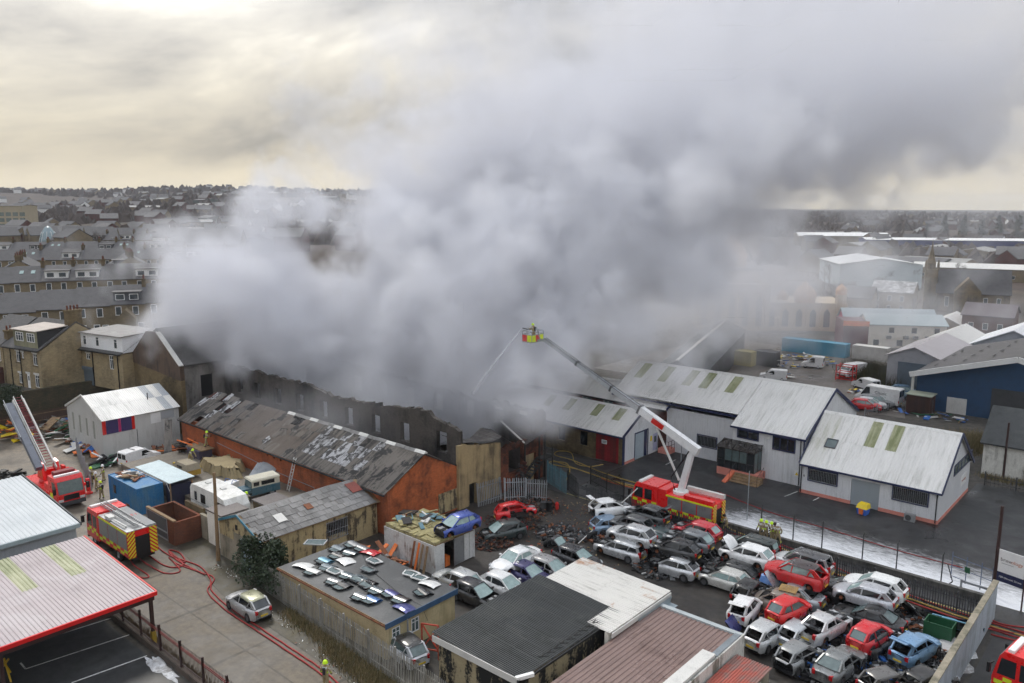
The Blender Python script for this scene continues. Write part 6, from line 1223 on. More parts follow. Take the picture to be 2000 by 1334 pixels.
SIL,WHT,BLK,GRY,RED,DGR=(.60,.61,.62),(.86,.86,.85),(.016,.017,.018),(.17,.18,.19),(.58,.012,.016),(.06,.065,.07)
ULeft,UpR,LowR,LowL=180,90,0,270
# street-side row, noses to the upper left
wreck(m2_,575,268,1.0,'white gutted hatchback shell with gaping tailgate on top of a pale blue car','hatch3',WHT,62,no=('rw','ws','glass_l','glass_r','bumper_r'),tail='open',bonnet='off',glass='dark')
wreck(m2_,590,425,0,'pale blue hatchback crushed beneath the white hatchback shell','hatch3',(.23,.33,.45),62,no=('ws',),bonnet='off',glass='dark',metal=.3)
wreck(m2_,1030,335,1.05,'charcoal hatchback shell with raised tailgate at the street fence','hatch',DGR,178,no=('glass_r','glass_l','rw'),tail='open',bonnet='off',glass='dark',metal=.4)
wreck(m2_,1090,470,0,'black hatchback with yellow plate under the charcoal shell','hatch',BLK,178,no=('ws',),glass='dark')
wreck(m2_,880,428,.55,'matt grey hatchback without windows behind the silver hatchback','hatch',(.11,.115,.12),180,no=('glass_l','glass_r','rw','ws'),glass='dark',metal=.3)
wreck(m2_,890,520,1.15,'silver five-door hatchback stacked on a silver estate','hatch',SIL,182,no=('ws','glass_r'),glass='dark',bonnet='on',metal=.5)
wreck(m2_,800,655,0,'silver estate with a missing rear door below the silver hatchback','estate',SIL,182,no=('door_rr','glass_r','ws','bumper_f'),bonnet='off',glass='dark',metal=.5,wheels='rear')
wreck(m2_,1105,545,.0,'dark teal hatchback squeezed between the silver and grey stacks','hatch',(.05,.075,.08),180,glass='dusty')
wreck(m2_,1425,565,1.15,'mid grey hatchback with teal rear window on top of the middle stack','hatch',(.20,.215,.23),180,no=('glass_r','ws'),bonnet='off',glass='dusty',metal=.5)
wreck(m2_,1500,485,.75,'red hatchback with pale rear window against the street fence','hatch',(.55,.03,.045),180,no=('glass_r','ws'),bonnet='off',glass='dusty')
wreck(m2_,1440,720,.0,'black saloon bottom of the middle stack','saloon',BLK,180,no=('rw',),glass='dark')
wreck(m2_,1300,650,1.05,'black hatchback with red tail lamp above the cut silver hatchback','hatch3',BLK,183,no=('glass_r','ws','door_fr'),bonnet='off',glass='dark')
wreck(m2_,1285,815,0,'silver hatchback with its front cut away near the fallen bicycle','hatch3',SIL,183,no=('door_fr','glass_r','ws','bumper_f','wing_r','wing_l'),bonnet='off',glass='dark',metal=.5,wheels='rear')
wreck(m3_,520,375,.95,'white hatchback with upright open bonnet and no front door','hatch',WHT,180,no=('door_fr','ws'),bonnet='open',glass='dusty')
wreck(m3_,350,560,0,'black hatchback pinned under the white open-bonnet car','hatch',BLK,180,glass='dark',no=('ws',))
wreck(m3_,590,285,.7,'dark green estate with pale windows by the street fence','estate',(.022,.032,.030),180,glass='dusty')
wreck(m3_,275,640,0,'pearl white hatchback with missing door at the open yard edge','hatch3',(.62,.61,.57),181,no=('door_fr','ws','bumper_f'),bonnet='off',glass='dusty',metal=.2)
wreck(m3_,1060,560,1.15,'red crossover with black roof perched on a silver saloon','suv',RED,179,no=('bumper_f','rw'),glass='dusty',roofc=(.05,.035,.035))
wreck(m3_,1150,450,.7,'silver people carrier with dark roof panel beside the street','mpv',SIL,180,glass='mid',roofc=(.10,.10,.105),no=('rw',),metal=.5)
wreck(m3_,985,790,.05,'silver saloon with long boot under the red crossover','saloon',(.42,.46,.48),181,no=('glass_r','rw','bumper_f'),bonnet='open',glass='dark',metal=.6)
wreck(m3_,860,880,0,'tan stripped car shell carrying a wooden pallet','hatch',(.26,.215,.17),184,no=('door_fr','door_rr','glass_r','glass_l','ws','rw','bumper_f'),glass='dark',dirt=.8)
wreck(m3_,1560,760,.0,'dark hatchback half hidden behind the red crossover','hatch',BLK,180,glass='dusty')
wreck(mc_,420,365,.95,'white saloon topmost at the right end of the street row','hatch',(.78,.79,.78),180,no=('rw',),tail='off',glass='dusty')
wreck(mc_,320,450,.85,'silver hatchback shell with empty windows before the topmost white car','hatch',(.52,.53,.56),181,no=('door_fr','door_rr','glass_r','rw','bumper_f'),bonnet='on',glass='dusty',tail='off',metal=.4)
wreck(mc_,330,650,0,'black low saloon beneath the silver hatchback shell','saloon',BLK,181,glass='mid',no=('glass_r',))
# inner row, tails toward the camera
wreck(m3_,395,955,0,'small white hatchback with tailgate up and red tail lamp','small',WHT,97,no=('rw',),tail='open',glass='dark')
wreck(m3_,850,950,.75,'bright red small hatchback showing its tail, perched on wreckage','small',(.66,.010,.012),78,glass='mid',no=('ws',))
wreck(m4_,690,560,.1,'silver five-door hatchback with its rear window gone','hatch',(.56,.57,.57),84,no=('rw',),tail='off',glass='dark',metal=.3)
wreck(m4_,1420,455,.45,'pale silver coupe with stripped boot and no rear window','saloon',(.60,.60,.60),80,no=('rw','ws','glass_l','glass_r'),tail='off',bonnet='off',glass='dark',metal=.3)
wreck(m4_,1070,820,.0,'grey hatchback shell without tailgate in front of the pale coupe','small',(.27,.28,.28),80,no=('rw','ws','glass_l','glass_r','door_fr','door_rr','bumper_r'),tail='off',bonnet='off',glass='dark',metal=.3)
wreck(mc_,250,810,.5,'red hatchback with orange plate beside the pale blue car','small',(.62,.012,.02),80,glass='mid',no=('ws',))
wreck(m4_,1600,910,.2,'big grey saloon with its rear toward the bottom edge','saloon',(.23,.24,.24),84,glass='mid',no=('glass_r','door_fr'),metal=.5,plate=False)
wreck(mc_,655,925,.25,'pale blue hatchback with open tailgate beside the snow','hatch',(.20,.36,.56),78,no=('rw','glass_r'),tail='open',glass='dark',metal=.3)
wreck(mc_,390,1230,0,'crushed dark grey car at the bottom edge of the scrapyard','small',(.12,.115,.11),60,no=('rw','ws','glass_l','glass_r','door_fl','door_fr'),tail='off',bonnet='off',glass='dark',squash=.2)
wreck(mc_,760,1230,0,'burnt black car lying by the end wall','hatch',(.012,.012,.012),70,no=('rw','ws','glass_l','glass_r','door_fr'),tail='off',bonnet='off',glass='dark',squash=.15)
wreck(m4_,1090,560,.0,'silver shell with open doors between the red hatchback and pale coupe','hatch3',(.50,.52,.54),82,no=('rw','ws','glass_l','glass_r','door_fl','door_fr'),tail='off',bonnet='off',glass='dark',metal=.3)
for i,(a_,b_,hd,col,lb_) in enumerate(((-33.6,53.4,176,BLK,'soot-black hatchback wedged behind the cut silver hatchback'),(-28.6,54.2,184,(.02,.022,.025),'black hatchback squeezed beside the pearl white hatchback'),(-22.6,51.6,88,BLK,'black shell nose-in behind the small white hatchback'),(-19.4,55.2,178,(.03,.03,.032),'charcoal wreck under the right end of the red crossover'),(-13.6,50.6,80,BLK,'black stripped hatchback between the red one and the pale blue one'))):car('wrecked_car',lb_,'hatch',col,a_,b_,0,hd,group='wrecked cars in the scrapyard',no=('ws','rw','glass_l','glass_r'),bonnet='off',tail='off',glass='dark',wheels=False,seed=i,squash=.12)
# centre group, noses toward the camera
wreck(zz7,1185,345,.55,'white saloon with open driver door behind the purple car','saloon',WHT,265,glass='dusty',bonnet='on')
wreck(zz7,1195,440,0,'purple hatchback facing the dark ribbed roof','hatch',(.045,.04,.13),2,glass='dusty',no=('glass_r',),metal=.3)
wreck(zz7,1365,405,0,'silver grey hatchback facing the white corrugated roof','hatch',(.36,.355,.35),2,glass='dusty',no=('glass_r','door_fr'),metal=.4)
wreck(m2_,260,700,0,'black hatchback with raised rear window next to the tyre wall','hatch',(.025,.025,.028),2,glass='dusty',tail='open',no=('glass_r',))
wreck(zz7,1030,525,0,'white three-door hatchback facing the dark ribbed roof','hatch3',(.77,.77,.76),2,glass='dusty')
wreck(zz7,820,580,0,'black car with exposed engine beside the flat-roofed office','hatch',(.02,.02,.022),2,glass='dusty',bonnet='off',no=('glass_r','bumper_f'))
wreck(zz7,770,515,0,'silver car with pale windscreen behind the flat-roofed office','hatch',(.50,.51,.50),182,glass='dusty',metal=.3)
wreck(zz7,370,1010,0,'white and black car behind the palisade beside the red frame','hatch',(.55,.57,.60),170,glass='mid',roofc=(.03,.03,.03))
wreck(zz7,770,85,2.55,'blue three-door hatchback without bonnet resting on the container store','hatch3',(.045,.085,.36),262,glass='dusty',bonnet='off',no=('bumper_f',),wheels=False,metal=.3)
wreck(mq_,1325,1165,.95,'upended red hatchback wreck beside the leaning palisade','small',(.66,.010,.014),52,no=('rw','ws','glass_l','glass_r','door_fr'),glass='mid',bonnet='off',pitch=8,roll=-8)
wreck(zz7,1110,140,0,'dark green car crushed beneath the red wreck','hatch',(.03,.045,.045),245,glass='dusty',no=('glass_r','bumper_f'),bonnet='off')
# cars and vans that are not scrap
a_,b_=-48.1,26.0
car('parked_car','silver hatchback with moss on its roof parked in the alley','hatch',(.46,.46,.46),a_,b_+.6,0,178,glass='dark',roofc=(.30,.30,.20),metal=.4,dirt=.3)
# ---------------------------------------------------------------- other road vehicles in the yards
def big_wheel(parent,x,y,r=.5,w=.3):
 k=('bigwheel',r,w)
 if k not in SHEETS:
  m_=MB();m_.lathe([(r*.55,-w/2),(r*.92,-w/2),(r,-w*.35),(r,w*.35),(r*.92,w/2),(r*.55,w/2)],1,18);SHEETS[k]=m_.mesh('tyre',M['rubber'],True);m_=MB();m_.lathe([(.001,-w*.3),(r*.2,-w*.42),(r*.5,-w*.3),(r*.56,-w*.45)],1,12);m_.lathe([(.001,w*.3),(r*.2,w*.42),(r*.5,w*.3),(r*.56,w*.45)],1,12);SHEETS[k+(1,)]=m_.mesh('rim',M['steel'])
 t=put('wheel',SHEETS[k],parent,(x,y,r));put('rim',SHEETS[k+(1,)],t);return t
def van(name,label,a,b,head,L=4.1,Wd=1.72,H=1.82,colour=WHT,z=0,group=None,long=False,cat='van',dirt=.3):
 o=root(name,label,cat,a,b,z,head,group);bm=carpaint(colour,0,dirt);hl=L/2;n=.95 if not long else .85
 prof=[(-hl,.35),(-hl-.02,H-.12),(-hl+.12,H-.02),(hl-n-.95,H),(hl-n-.75,H-.04),(hl-n+.05,1.08 if not long else 1.25),(hl-.12,.92),(hl,.72),(hl,.35)]
 m_=MB();k=len(prof);rows=[]
 for f,ins,dz in ((-1,.10,-.05),(-.97,.0,0),(0,0,.03),(.97,0,0),(1,.10,-.05)):
  rows.append([(x,f*Wd/2*(1-(.10 if zz>1.1 and abs(f)>.5 else 0)),zz+(dz if zz>.8 else 0)) for x,zz in prof])
 for i in range(len(rows)-1):
  for j in range(k-1):m_.face([rows[i][j],rows[i][j+1],rows[i+1][j+1],rows[i+1][j]])
 m_.face(rows[0][::-1]);m_.face(rows[-1]);m_.build('body',bm,o,weld=True)
 y=Wd/2*.9+.012;p0,p1=prof[4],prof[5]
 m_=MB();m_.face([(p1[0]+.015,-y*.88,p1[1]+.05),(p1[0]+.015,y*.88,p1[1]+.05),(p0[0]+.03,y*.82,p0[1]-.06),(p0[0]+.03,-y*.82,p0[1]-.06)]);m_.build('windscreen',M['glass_mid'],o)
 for s in (1,-1):m_=MB();yy=s*(Wd/2*.955);yt=s*(Wd/2*.92);m_.prism([(p1[0]-.12,p1[1]-.02),(p0[0]-.05,p0[1]-.16),(p0[0]-.55,p0[1]-.16),(p0[0]-.6,p1[1]-.02)],1,*sorted((yt-s*.03,yy+s*.008)));m_.build('side_window',M['glass_dark'],o)
 for s in (1,-1):m_=MB();m_.box(-hl-.035,-hl-.021,*sorted((s*.06,s*(Wd/2-.2))),H*.58,H-.22);m_.build('rear_window',M['glass_dark'],o);m_=MB();m_.box(-hl-.03,-hl+.05,*sorted((s*(Wd/2-.14),s*(Wd/2-.02))),.65,1.05);m_.build('tail_lamp',M['tail'],o);m_=MB();m_.box(hl-.13,hl+.012,*sorted((s*(Wd/2-.36),s*(Wd/2-.06))),.66,.82);m_.build('headlamp',M['silver_trim'],o)
 m_=MB();m_.box(-hl-.045,-hl-.022,-.26,.26,.5,.61);m_.build('number_plate',M['plate'],o);m_=MB();m_.box(hl-.1,hl+.03,-Wd/2+.05,Wd/2-.05,.35,.55);m_.build('bumper',M['dark_grey'],o)
 for x in (hl-.75,-hl+.72):
  for s in (1,-1):big_wheel(o,x,s*(Wd/2-.11),.31 if not long else .34,.2)
 return o
v=van('white_van','small white van with roof bars parked against the corrugated shed',-86.6,36.0,100,4.1,1.75,1.82)
m_=MB()
for x in (-.9,.2):m_.box(x-.03,x+.03,-.62,.62,1.86,1.9)
m_.build('roof_bars',M['black'],v)
# old blue four-by-four
LR=root('four_by_four','old blue long-wheelbase four-by-four with cream hard top in the raised yard','car',-65.2,37.3,1.1,262)
bl=carpaint((.05,.13,.17),0,.5);cr_=paint((.62,.58,.46),.6,.15)
m_=MB();m_.box(-2.2,.55,-.83,.83,.5,1.18);m_.box(-2.2,.6,-.8,.8,.45,.5);m_.build('tub',bl,LR);m_=MB();m_.box(.552,2.1,-.62,.62,.62,1.14);m_.build('bonnet',bl,LR)
for s in (1,-1):m_=MB();m_.box(.552,2.15,*sorted((s*.625,s*.83)),.78,1.0);m_.build('wing',bl,LR)
m_=MB();m_.wall(-2.18,.5,1.182,1.78,-.8,-.74,[(-.2,.35,1.28,1.68),(-1.7,-.4,1.28,1.68)]);m_.wall(-2.18,.5,1.182,1.78,.74,.8,[(-.2,.35,1.28,1.68),(-1.7,-.4,1.28,1.68)]);m_.box(-2.18,-2.1,-.738,.738,1.182,1.78);m_.build('hard_top_side',cr_,LR);m_=MB();m_.hexa([(-2.24,-.84,1.782),(.56,-.84,1.782),(.56,.84,1.782),(-2.24,.84,1.782)],[(-2.2,-.74,1.93),(.5,-.74,1.93),(.5,.74,1.93),(-2.2,.74,1.93)]);m_.build('roof',cr_,LR)
m_=MB();m_.hexa([(.52,-.72,1.2),(.6,-.72,1.2),(.6,.72,1.2),(.52,.72,1.2)],[(.42,-.7,1.76),(.5,-.7,1.76),(.5,.7,1.76),(.42,.7,1.76)]);m_.build('windscreen',M['glass_mid'],LR)
for s in (1,-1):m_=MB();m_.box(-1.68,.33,*sorted((s*.755,s*.772)),1.3,1.66);m_.build('side_window',M['glass_dark'],LR)
m_=MB();m_.box(2.1,2.16,-.6,.6,.6,1.1);m_.build('grille',M['black'],LR)
for x in (1.35,-1.4):
 for s in (1,-1):big_wheel(LR,x,s*.72,.38,.2)
 # ---------------------------------------------------------------- fire appliances
def ladder_mesh(parent,p,q,w,mat,rungs,name='ladder',side=.05,rmat=None,h=.08,solid=False):
 p,q=Vector(p),Vector(q);d=(q-p).normalized();u=Vector((0,0,1));r=d.cross(u).normalized()*w/2;m_=MB();m_.bar(p+r,q+r,side,h);m_.bar(p-r,q-r,side,h);o=m_.build(name,mat,parent);m_=MB()
 for i in range(rungs):c=p+(q-p)*((i+.5)/rungs);m_.bar(c-r,c+r,.04,.04)
 k=m_.build('rungs',rmat or mat,o);k['kind']='stuff';return o
def batten(o,x0,x1,z0,z1,y,n,s,start=0):
 for i in range(n):
  for j in range(2):
   m_=MB();xa=x0+(x1-x0)*i/n;xb_=x0+(x1-x0)*(i+1)/n;za=z0+(z1-z0)*j/2;zb_=z0+(z1-z0)*(j+1)/2;m_.box(xa,xb_,*sorted((y,y+s*.006)),za,zb_);m_.build('battenburg_square',M['hi_yellow'] if (i+j+start)%2 else M['fire_red'],o)
def fire_cab(o,xf,xb,Wd=2.4,z0=.55,z1=3.0,crew=True):
 y=Wd/2;prof=[(xb,z0),(xf,z0),(xf+.03,1.35),(xf-.28,z1-.32),(xf-.5,z1),(xb,z1)]
 m_=MB();m_.prism(prof,1,-y,y);m_.build('cab',M['fire_red'],o);m_=MB();m_.hexa([(xf-.0+.012,-y+.14,1.5),(xf+.0+.012,y-.14,1.5),(xf-.262,y-.16,z1-.36),(xf-.262,-y+.16,z1-.36)][::1],[(xf+.04,-y+.14,1.5),(xf+.04,y-.14,1.5),(xf-.235,y-.16,z1-.36),(xf-.235,-y+.16,z1-.36)]);m_.build('windscreen',glassy((.10,.14,.14),.1),o)
 for s in (1,-1):
  for k,(xa,xb_) in enumerate([(xf-1.15,xf-.32)]+([(xf-2.1,xf-1.35)] if crew else [])):
   m_=MB();m_.prism([(xa,1.62),(xb_+(.1 if k==0 else 0),1.62),(xb_-(.06 if k==0 else 0),z1-.42),(xa,z1-.42)],1,*sorted((s*y,s*(y+.012))));m_.build('cab_window',M['glass_dark'],o)
  m_=MB();m_.bar((xf-.05,s*(y+.05),2.3),(xf+.15,s*(y+.25),2.1),.06);m_.box(xf+.05,xf+.22,*sorted((s*(y+.12),s*(y+.36))),1.65,2.25);m_.build('mirror',M['black'],o)
  m_=MB();m_.box(xf+.02,xf+.06,*sorted((s*(y-.5),s*(y-.08))),.78,1.0);m_.build('headlamp',M['silver_trim'],o)
 m_=MB();m_.box(xf+.001,xf+.05,-y+.55,y-.55,.85,1.35);m_.build('grille',M['black'],o);m_=MB();m_.box(xf-.1,xf+.08,-y+.02,y-.02,.35,.72);m_.build('bumper',M['dark_grey'],o)
 m_=MB();m_.box(xf-.95,xf-.62,-y+.12,y-.12,z1+.002,z1+.17);m_.build('light_bar',M['white'],o)
def fire_base(o,xr,xf,axles,Wd=2.4):
 m_=MB();m_.box(xr+.1,xf-.2,-.9,.9,.45,.75);m_.build('chassis',M['black'],o)
 for x in axles:
  for s in (1,-1):big_wheel(o,x,s*(Wd/2-.18),.5,.3)
def fire_body(o,xr,xc,Wd=2.4,z1=2.75,lockers=3,sides=(1,-1)):
 y=Wd/2;m_=MB();m_.box(xr+.05,xc,-y+.03,y-.03,.75,z1);m_.build('body',M['fire_red'],o)
 for s in sides:
  n=lockers;w=(xc-xr-.25)/n
  for i in range(n):m_=MB();m_.box(xr+.15+i*w,xr+.15+(i+1)*w-.09,*sorted((s*(y-.03),s*(y-.012))),1.35,z1-.2);m_.build('locker_shutter',M['steel'],o)
  batten(o,xr+.1,xc-.05,.85,1.33,s*(y-.029),8,s)
  m_=MB();m_.box(xr+.06,xc,*sorted((s*(y-.03),s*(y-.008))),z1-.17,z1-.03);m_.build('side_stripe',M['hi_yellow'],o)
 for s in (1,-1):m_=MB();m_.box(xr-.02,xr+.048,*sorted((s*(y-.62),s*(y-.04))),.7,z1);m_.build('chevron_panel',M['chevron'],o)
 m_=MB();m_.box(xr+.03,xr+.049,-y+.64,y-.64,.75,z1-.5);m_.build('pump_bay',M['black'],o)
ENG=root('fire_engine','red fire engine with silver roof ladder and yellow chevron tail parked in the alley','fire engine',-65.3,25.2,0,180)
fire_base(ENG,-4.0,4.0,(2.6,-2.0));fire_cab(ENG,4.0,1.6,2.4,.55,3.05);fire_body(ENG,-4.0,1.58,2.4,2.85,3);batten(ENG,1.65,3.9,1.0,1.5,1.2,5,1,1);batten(ENG,1.65,3.9,1.0,1.5,-1.2,5,-1,1)
m_=MB();m_.box(-3.9,1.5,-.35,1.15,2.852,2.9);m_.build('roof_deck',M['steel'],ENG);m_=MB();m_.box(-3.9,1.5,-1.17,-.4,2.852,3.0);m_.build('roof_locker',M['grey'],ENG)
for k in range(2):ladder_mesh(ENG,(-3.6,.1+k*.0,3.15+k*.14),(3.0,.1,3.2+k*.14),.55-k*.1,M['steel'],22)
m_=MB();m_.tube([(-3,.75,3.0),(.5,.85,3.0)],.07,6);m_.tube([(-3.2,.95,3.0),(.2,1.0,3.0)],.05,6);m_.build('suction_hose',M['offwhite'],ENG);m_=MB();m_.box(-.6,.3,.6,1.1,2.95,3.2);m_.build('equipment_box',M['offwhite'],ENG)
m_=MB();m_.box(-3.98,-3.0,-1.16,1.16,2.86,2.92);m_.build('tail_gantry',M['steel'],ENG);board_text(ENG,'13',.6,(-.8,-.78,3.006),(0,0,PI/2),M['red'])
# turntable ladder
TL=root('turntable_ladder','red turntable ladder truck with raised white and maroon ladder beside the shed yard','fire engine',-82.6,26.0,0,0)
fire_base(TL,-4.4,4.4,(3.0,-1.6,-2.9),2.45);fire_cab(TL,4.4,2.3,2.45,.55,3.0,False)
m_=MB();m_.box(-4.3,2.28,-1.2,1.2,.78,1.35);m_.build('deck',M['fire_red'],TL);m_=MB();m_.box(.9,2.2,-1.15,1.15,1.352,2.0);m_.build('deck_locker',M['fire_red'],TL);m_=MB();m_.box(2.5,3.2,-.9,.9,3.002,3.35);m_.build('roof_crate',paint((.20,.03,.035),.6,.2),TL)
m_=MB();m_.lathe([(.001,1.352),(.95,1.352),(.95,1.6),(.7,1.75),(.001,1.75)],2,18,(-1.0,0,0));m_.build('turntable',M['red'],TL)
for s in (1,-1):m_=MB();m_.prism([(-1.9,1.76),(-.2,1.76),(-.6,3.3),(-1.3,3.5)],1,*sorted((s*.55,s*.8)));m_.build('ladder_cradle',M['fire_red'],TL)
m_=MB();m_.box(-1.6,-.8,-.5,.5,1.78,2.6);m_.build('winch_housing',M['fire_red'],TL);m_=MB();m_.box(-.6,.1,.9,1.15,1.9,2.9);m_.build('control_seat',M['red'],TL)
e=math.radians(36);dl=Vector((-math.cos(e),0,math.sin(e)));p0=Vector((-.3,0,2.75))
ladder_mesh(TL,p0,p0+dl*9.6,.95,M['offwhite'],26,'main_ladder',.1,paint((.28,.03,.06),.6,.2),.32);n_=Vector((math.sin(e),0,math.cos(e)))
ladder_mesh(TL,p0+n_*.18+dl*.6,p0+n_*.18+dl*9.9,.72,M['offwhite'],26,'inner_ladder',.07,paint((.28,.03,.06),.6,.2),.26)
m_=MB();m_.bar(p0+Vector((0,-1.0,.1))+dl*0.2,p0+Vector((0,-1.0,.1))+dl*9.0,.62,.5);m_.build('side_boom',paint((.14,.155,.19),.4,.2),TL);m_=MB();m_.bar(p0+Vector((0,-1.4,.1))+dl*4,p0+Vector((0,-1.4,.1))+dl*9.2,.06,.06);m_.bar(p0+Vector((0,-1.4,.5))+dl*4,p0+Vector((0,-1.4,.5))+dl*9.2,.06,.06);m_.build('waterway',M['galv'],TL)
for sx,s in ((1.6,1),(1.6,-1),(-3.6,1),(-3.6,-1)):
 m_=MB();m_.box(sx-.14,sx+.14,*sorted((s*1.2,s*2.5)),.95,1.2);m_.box(sx-.16,sx+.16,*sorted((s*2.35,s*2.65)),.25,1.55);m_.box(sx-.3,sx+.3,*sorted((s*2.2,s*2.8)),.02,.14);m_.build('outrigger',M['fire_red'],TL)
m_=MB();m_.prism([(2.5,.9),(3.4,.9),(3.4,1.4),(2.8,1.45)],1,-1.26,-1.23);m_.build('yellow_marking',M['hi_yellow'],TL)
# aerial platform
AP=root('aerial_platform','red aerial platform fire engine on the street with long white boom raised to its cage','fire engine',-34.2,61.2,0,180)
fire_base(AP,-4.1,4.1,(2.7,-1.8),2.3);fire_cab(AP,4.1,1.4,2.3,.55,3.0);fire_body(AP,-4.1,.55,2.3,2.55,3);m_=MB();m_.box(.56,1.38,-1.1,1.1,.7,2.9);m_.build('cab_rear_bay',M['fire_red'],AP)
for s in (1,-1):batten(AP,1.0,4.0,1.0,1.5,s*1.15,6,s,1)
m_=MB();m_.box(-4.0,-1.2,.55,1.1,2.56,2.9);m_.build('roof_locker',M['fire_red'],AP);m_=MB();m_.box(-4.1,-.5,-1.1,-.75,2.7,3.05);m_.build('cage_rest',M['offwhite'],AP);m_=MB();m_.lathe([(.001,2.56),(.7,2.56),(.7,2.8),(.001,2.8)],2,16,(-.3,0,0));m_.build('turntable',M['white'],AP)
bw=carpaint((.78,.79,.80),0,.2)
tb=Vector((-.3,0,2.7));el=Vector((-1.35,0,7.0));tip=Vector((15.6,0,14.75))
def arm(name,p,q,w0_,w1_,mat,par):
 m_=MB();p,q=Vector(p),Vector(q);d=(q-p).normalized();r=Vector((0,1,0));u=r.cross(d) if True else None
 m_.hexa([p-r*w0_*.42-u*w0_*.5,p+r*w0_*.42-u*w0_*.5,q+r*w1_*.42-u*w1_*.5,q-r*w1_*.42-u*w1_*.5],[p-r*w0_*.42+u*w0_*.5,p+r*w0_*.42+u*w0_*.5,q+r*w1_*.42+u*w1_*.5,q-r*w1_*.42+u*w1_*.5]);return m_.build(name,mat,par)
arm('lower_boom',tb,el,.55,.48,bw,AP);dv=(tip-el);L_=dv.length;dv.normalize();st_=el-dv*.5
cuts=[0,.33,.52,.76,1.0];wds=[.74,.52,.42,.33]
for i in range(4):arm('boom_section',el+dv*(L_*cuts[i]-(.5 if i else .6)),el+dv*(L_*cuts[i+1]),wds[i],wds[i]*.93,bw if i<1 else carpaint((.44,.47,.50),.4,.2),AP)
for i in (1,2,3):c=el+dv*(L_*cuts[i]);arm('boom_collar',c-dv*.15,c+dv*.05,wds[i-1]*1.1,wds[i-1]*1.1,M['dark_grey'],AP)
pr_=Vector((0,-1,0));up_=Vector((-dv.z,0,dv.x))
for yy in (.17,-.17):m_=MB();m_.bar(el+dv*L_*.3+up_*.28+Vector((0,yy,0)),tip+up_*.22+Vector((0,yy,0)),.05,.05);m_.build('boom_rail',M['dark_grey'],AP)
m_=MB();c=el+dv*L_*.17;m_.bar(c+dv*.0+Vector((0,.345,0)),c+dv*1.3+Vector((0,.345,0)),.02,.5);m_.build('red_panel',M['red'],AP)
tx=board_text(AP,'HYDRAULIC PLATFORM',.3,(0,0,0),(0,0,0),paint((.03,.04,.09),.5,.1));bpy.data.objects.remove(tx)
m_=MB();m_.tube([el+Vector((.25,.2,-.3)),tb+Vector((.9,.2,1.2)),tb+Vector((.5,.2,.1))],.06,6);m_.build('hydraulic_hose',M['black'],AP);m_=MB();m_.bar(tb+Vector((.2,0,1.0)),el+dv*4.2-up_*.3,.16,.16);m_.build('lift_ram',M['silver_trim'],AP)
m_=MB();m_.bar(tip,tip+Vector((.9,0,-.15)),.18,.18);m_.bar(tip+Vector((.5,0,-.1)),tip+Vector((1.1,0,1.2)),.07,.07);m_.build('knuckle',M['galv'],AP)
bx,bz=tip.x+.9,tip.z-.35
m_=MB();m_.box(bx,bx+1.25,-.9,.9,bz,bz+.1);m_.build('cage_floor',M['galv'],AP)
for k,(ya,yb2,c) in enumerate(((-.9,-.3,'hi_yellow'),(-.3,.3,'red'),(.3,.9,'hi_yellow'))):m_=MB();m_.box(bx-.02,bx-.001,ya,yb2,bz+.1,bz+.75);m_.build('cage_panel',M[c],AP)
for k,(xa,xb2,c) in enumerate(((0,.62,'hi_yellow'),(.62,1.25,'red'))):m_=MB();m_.box(bx+xa,bx+xb2,.9,.92,bz+.1,bz+.75);m_.build('cage_panel',M[c],AP)
m_=MB()
for x in (bx,bx+.62,bx+1.25):
 for y in (-.9,.9):m_.bar((x,y,bz),(x,y,bz+1.15),.05)
for z in (bz+.8,bz+1.15):m_.bar((bx,-.9,z),(bx,.9,z),.05);m_.bar((bx+1.25,-.9,z),(bx+1.25,.9,z),.05);m_.bar((bx,-.9,z),(bx+1.25,-.9,z),.05);m_.bar((bx,.9,z),(bx+1.25,.9,z),.05)
m_.build('cage_rails',M['galv'],AP);m_=MB();m_.tube([(bx+1.25,0,bz+1.2),(bx+1.9,.1,bz+1.25)],.05,6);m_.build('monitor',M['black'],AP)
# engine cut by the right edge
E2=root('fire_engine','red fire engine cab with yellow stripe cut by the right edge','fire engine',-3.0,50.4,0,172);fire_base(E2,-4.0,4.0,(2.6,-2.0));fire_cab(E2,4.0,1.6,2.4,.55,3.05);fire_body(E2,-4.0,1.58,2.4,2.85,3);batten(E2,1.65,3.9,1.0,1.5,1.2,5,1,1);batten(E2,1.65,3.9,1.0,1.5,-1.2,5,-1,1);m_=MB();m_.box(4.031,4.045,-1.1,1.1,1.12,1.34);m_.build('front_stripe',M['hi_yellow'],E2)
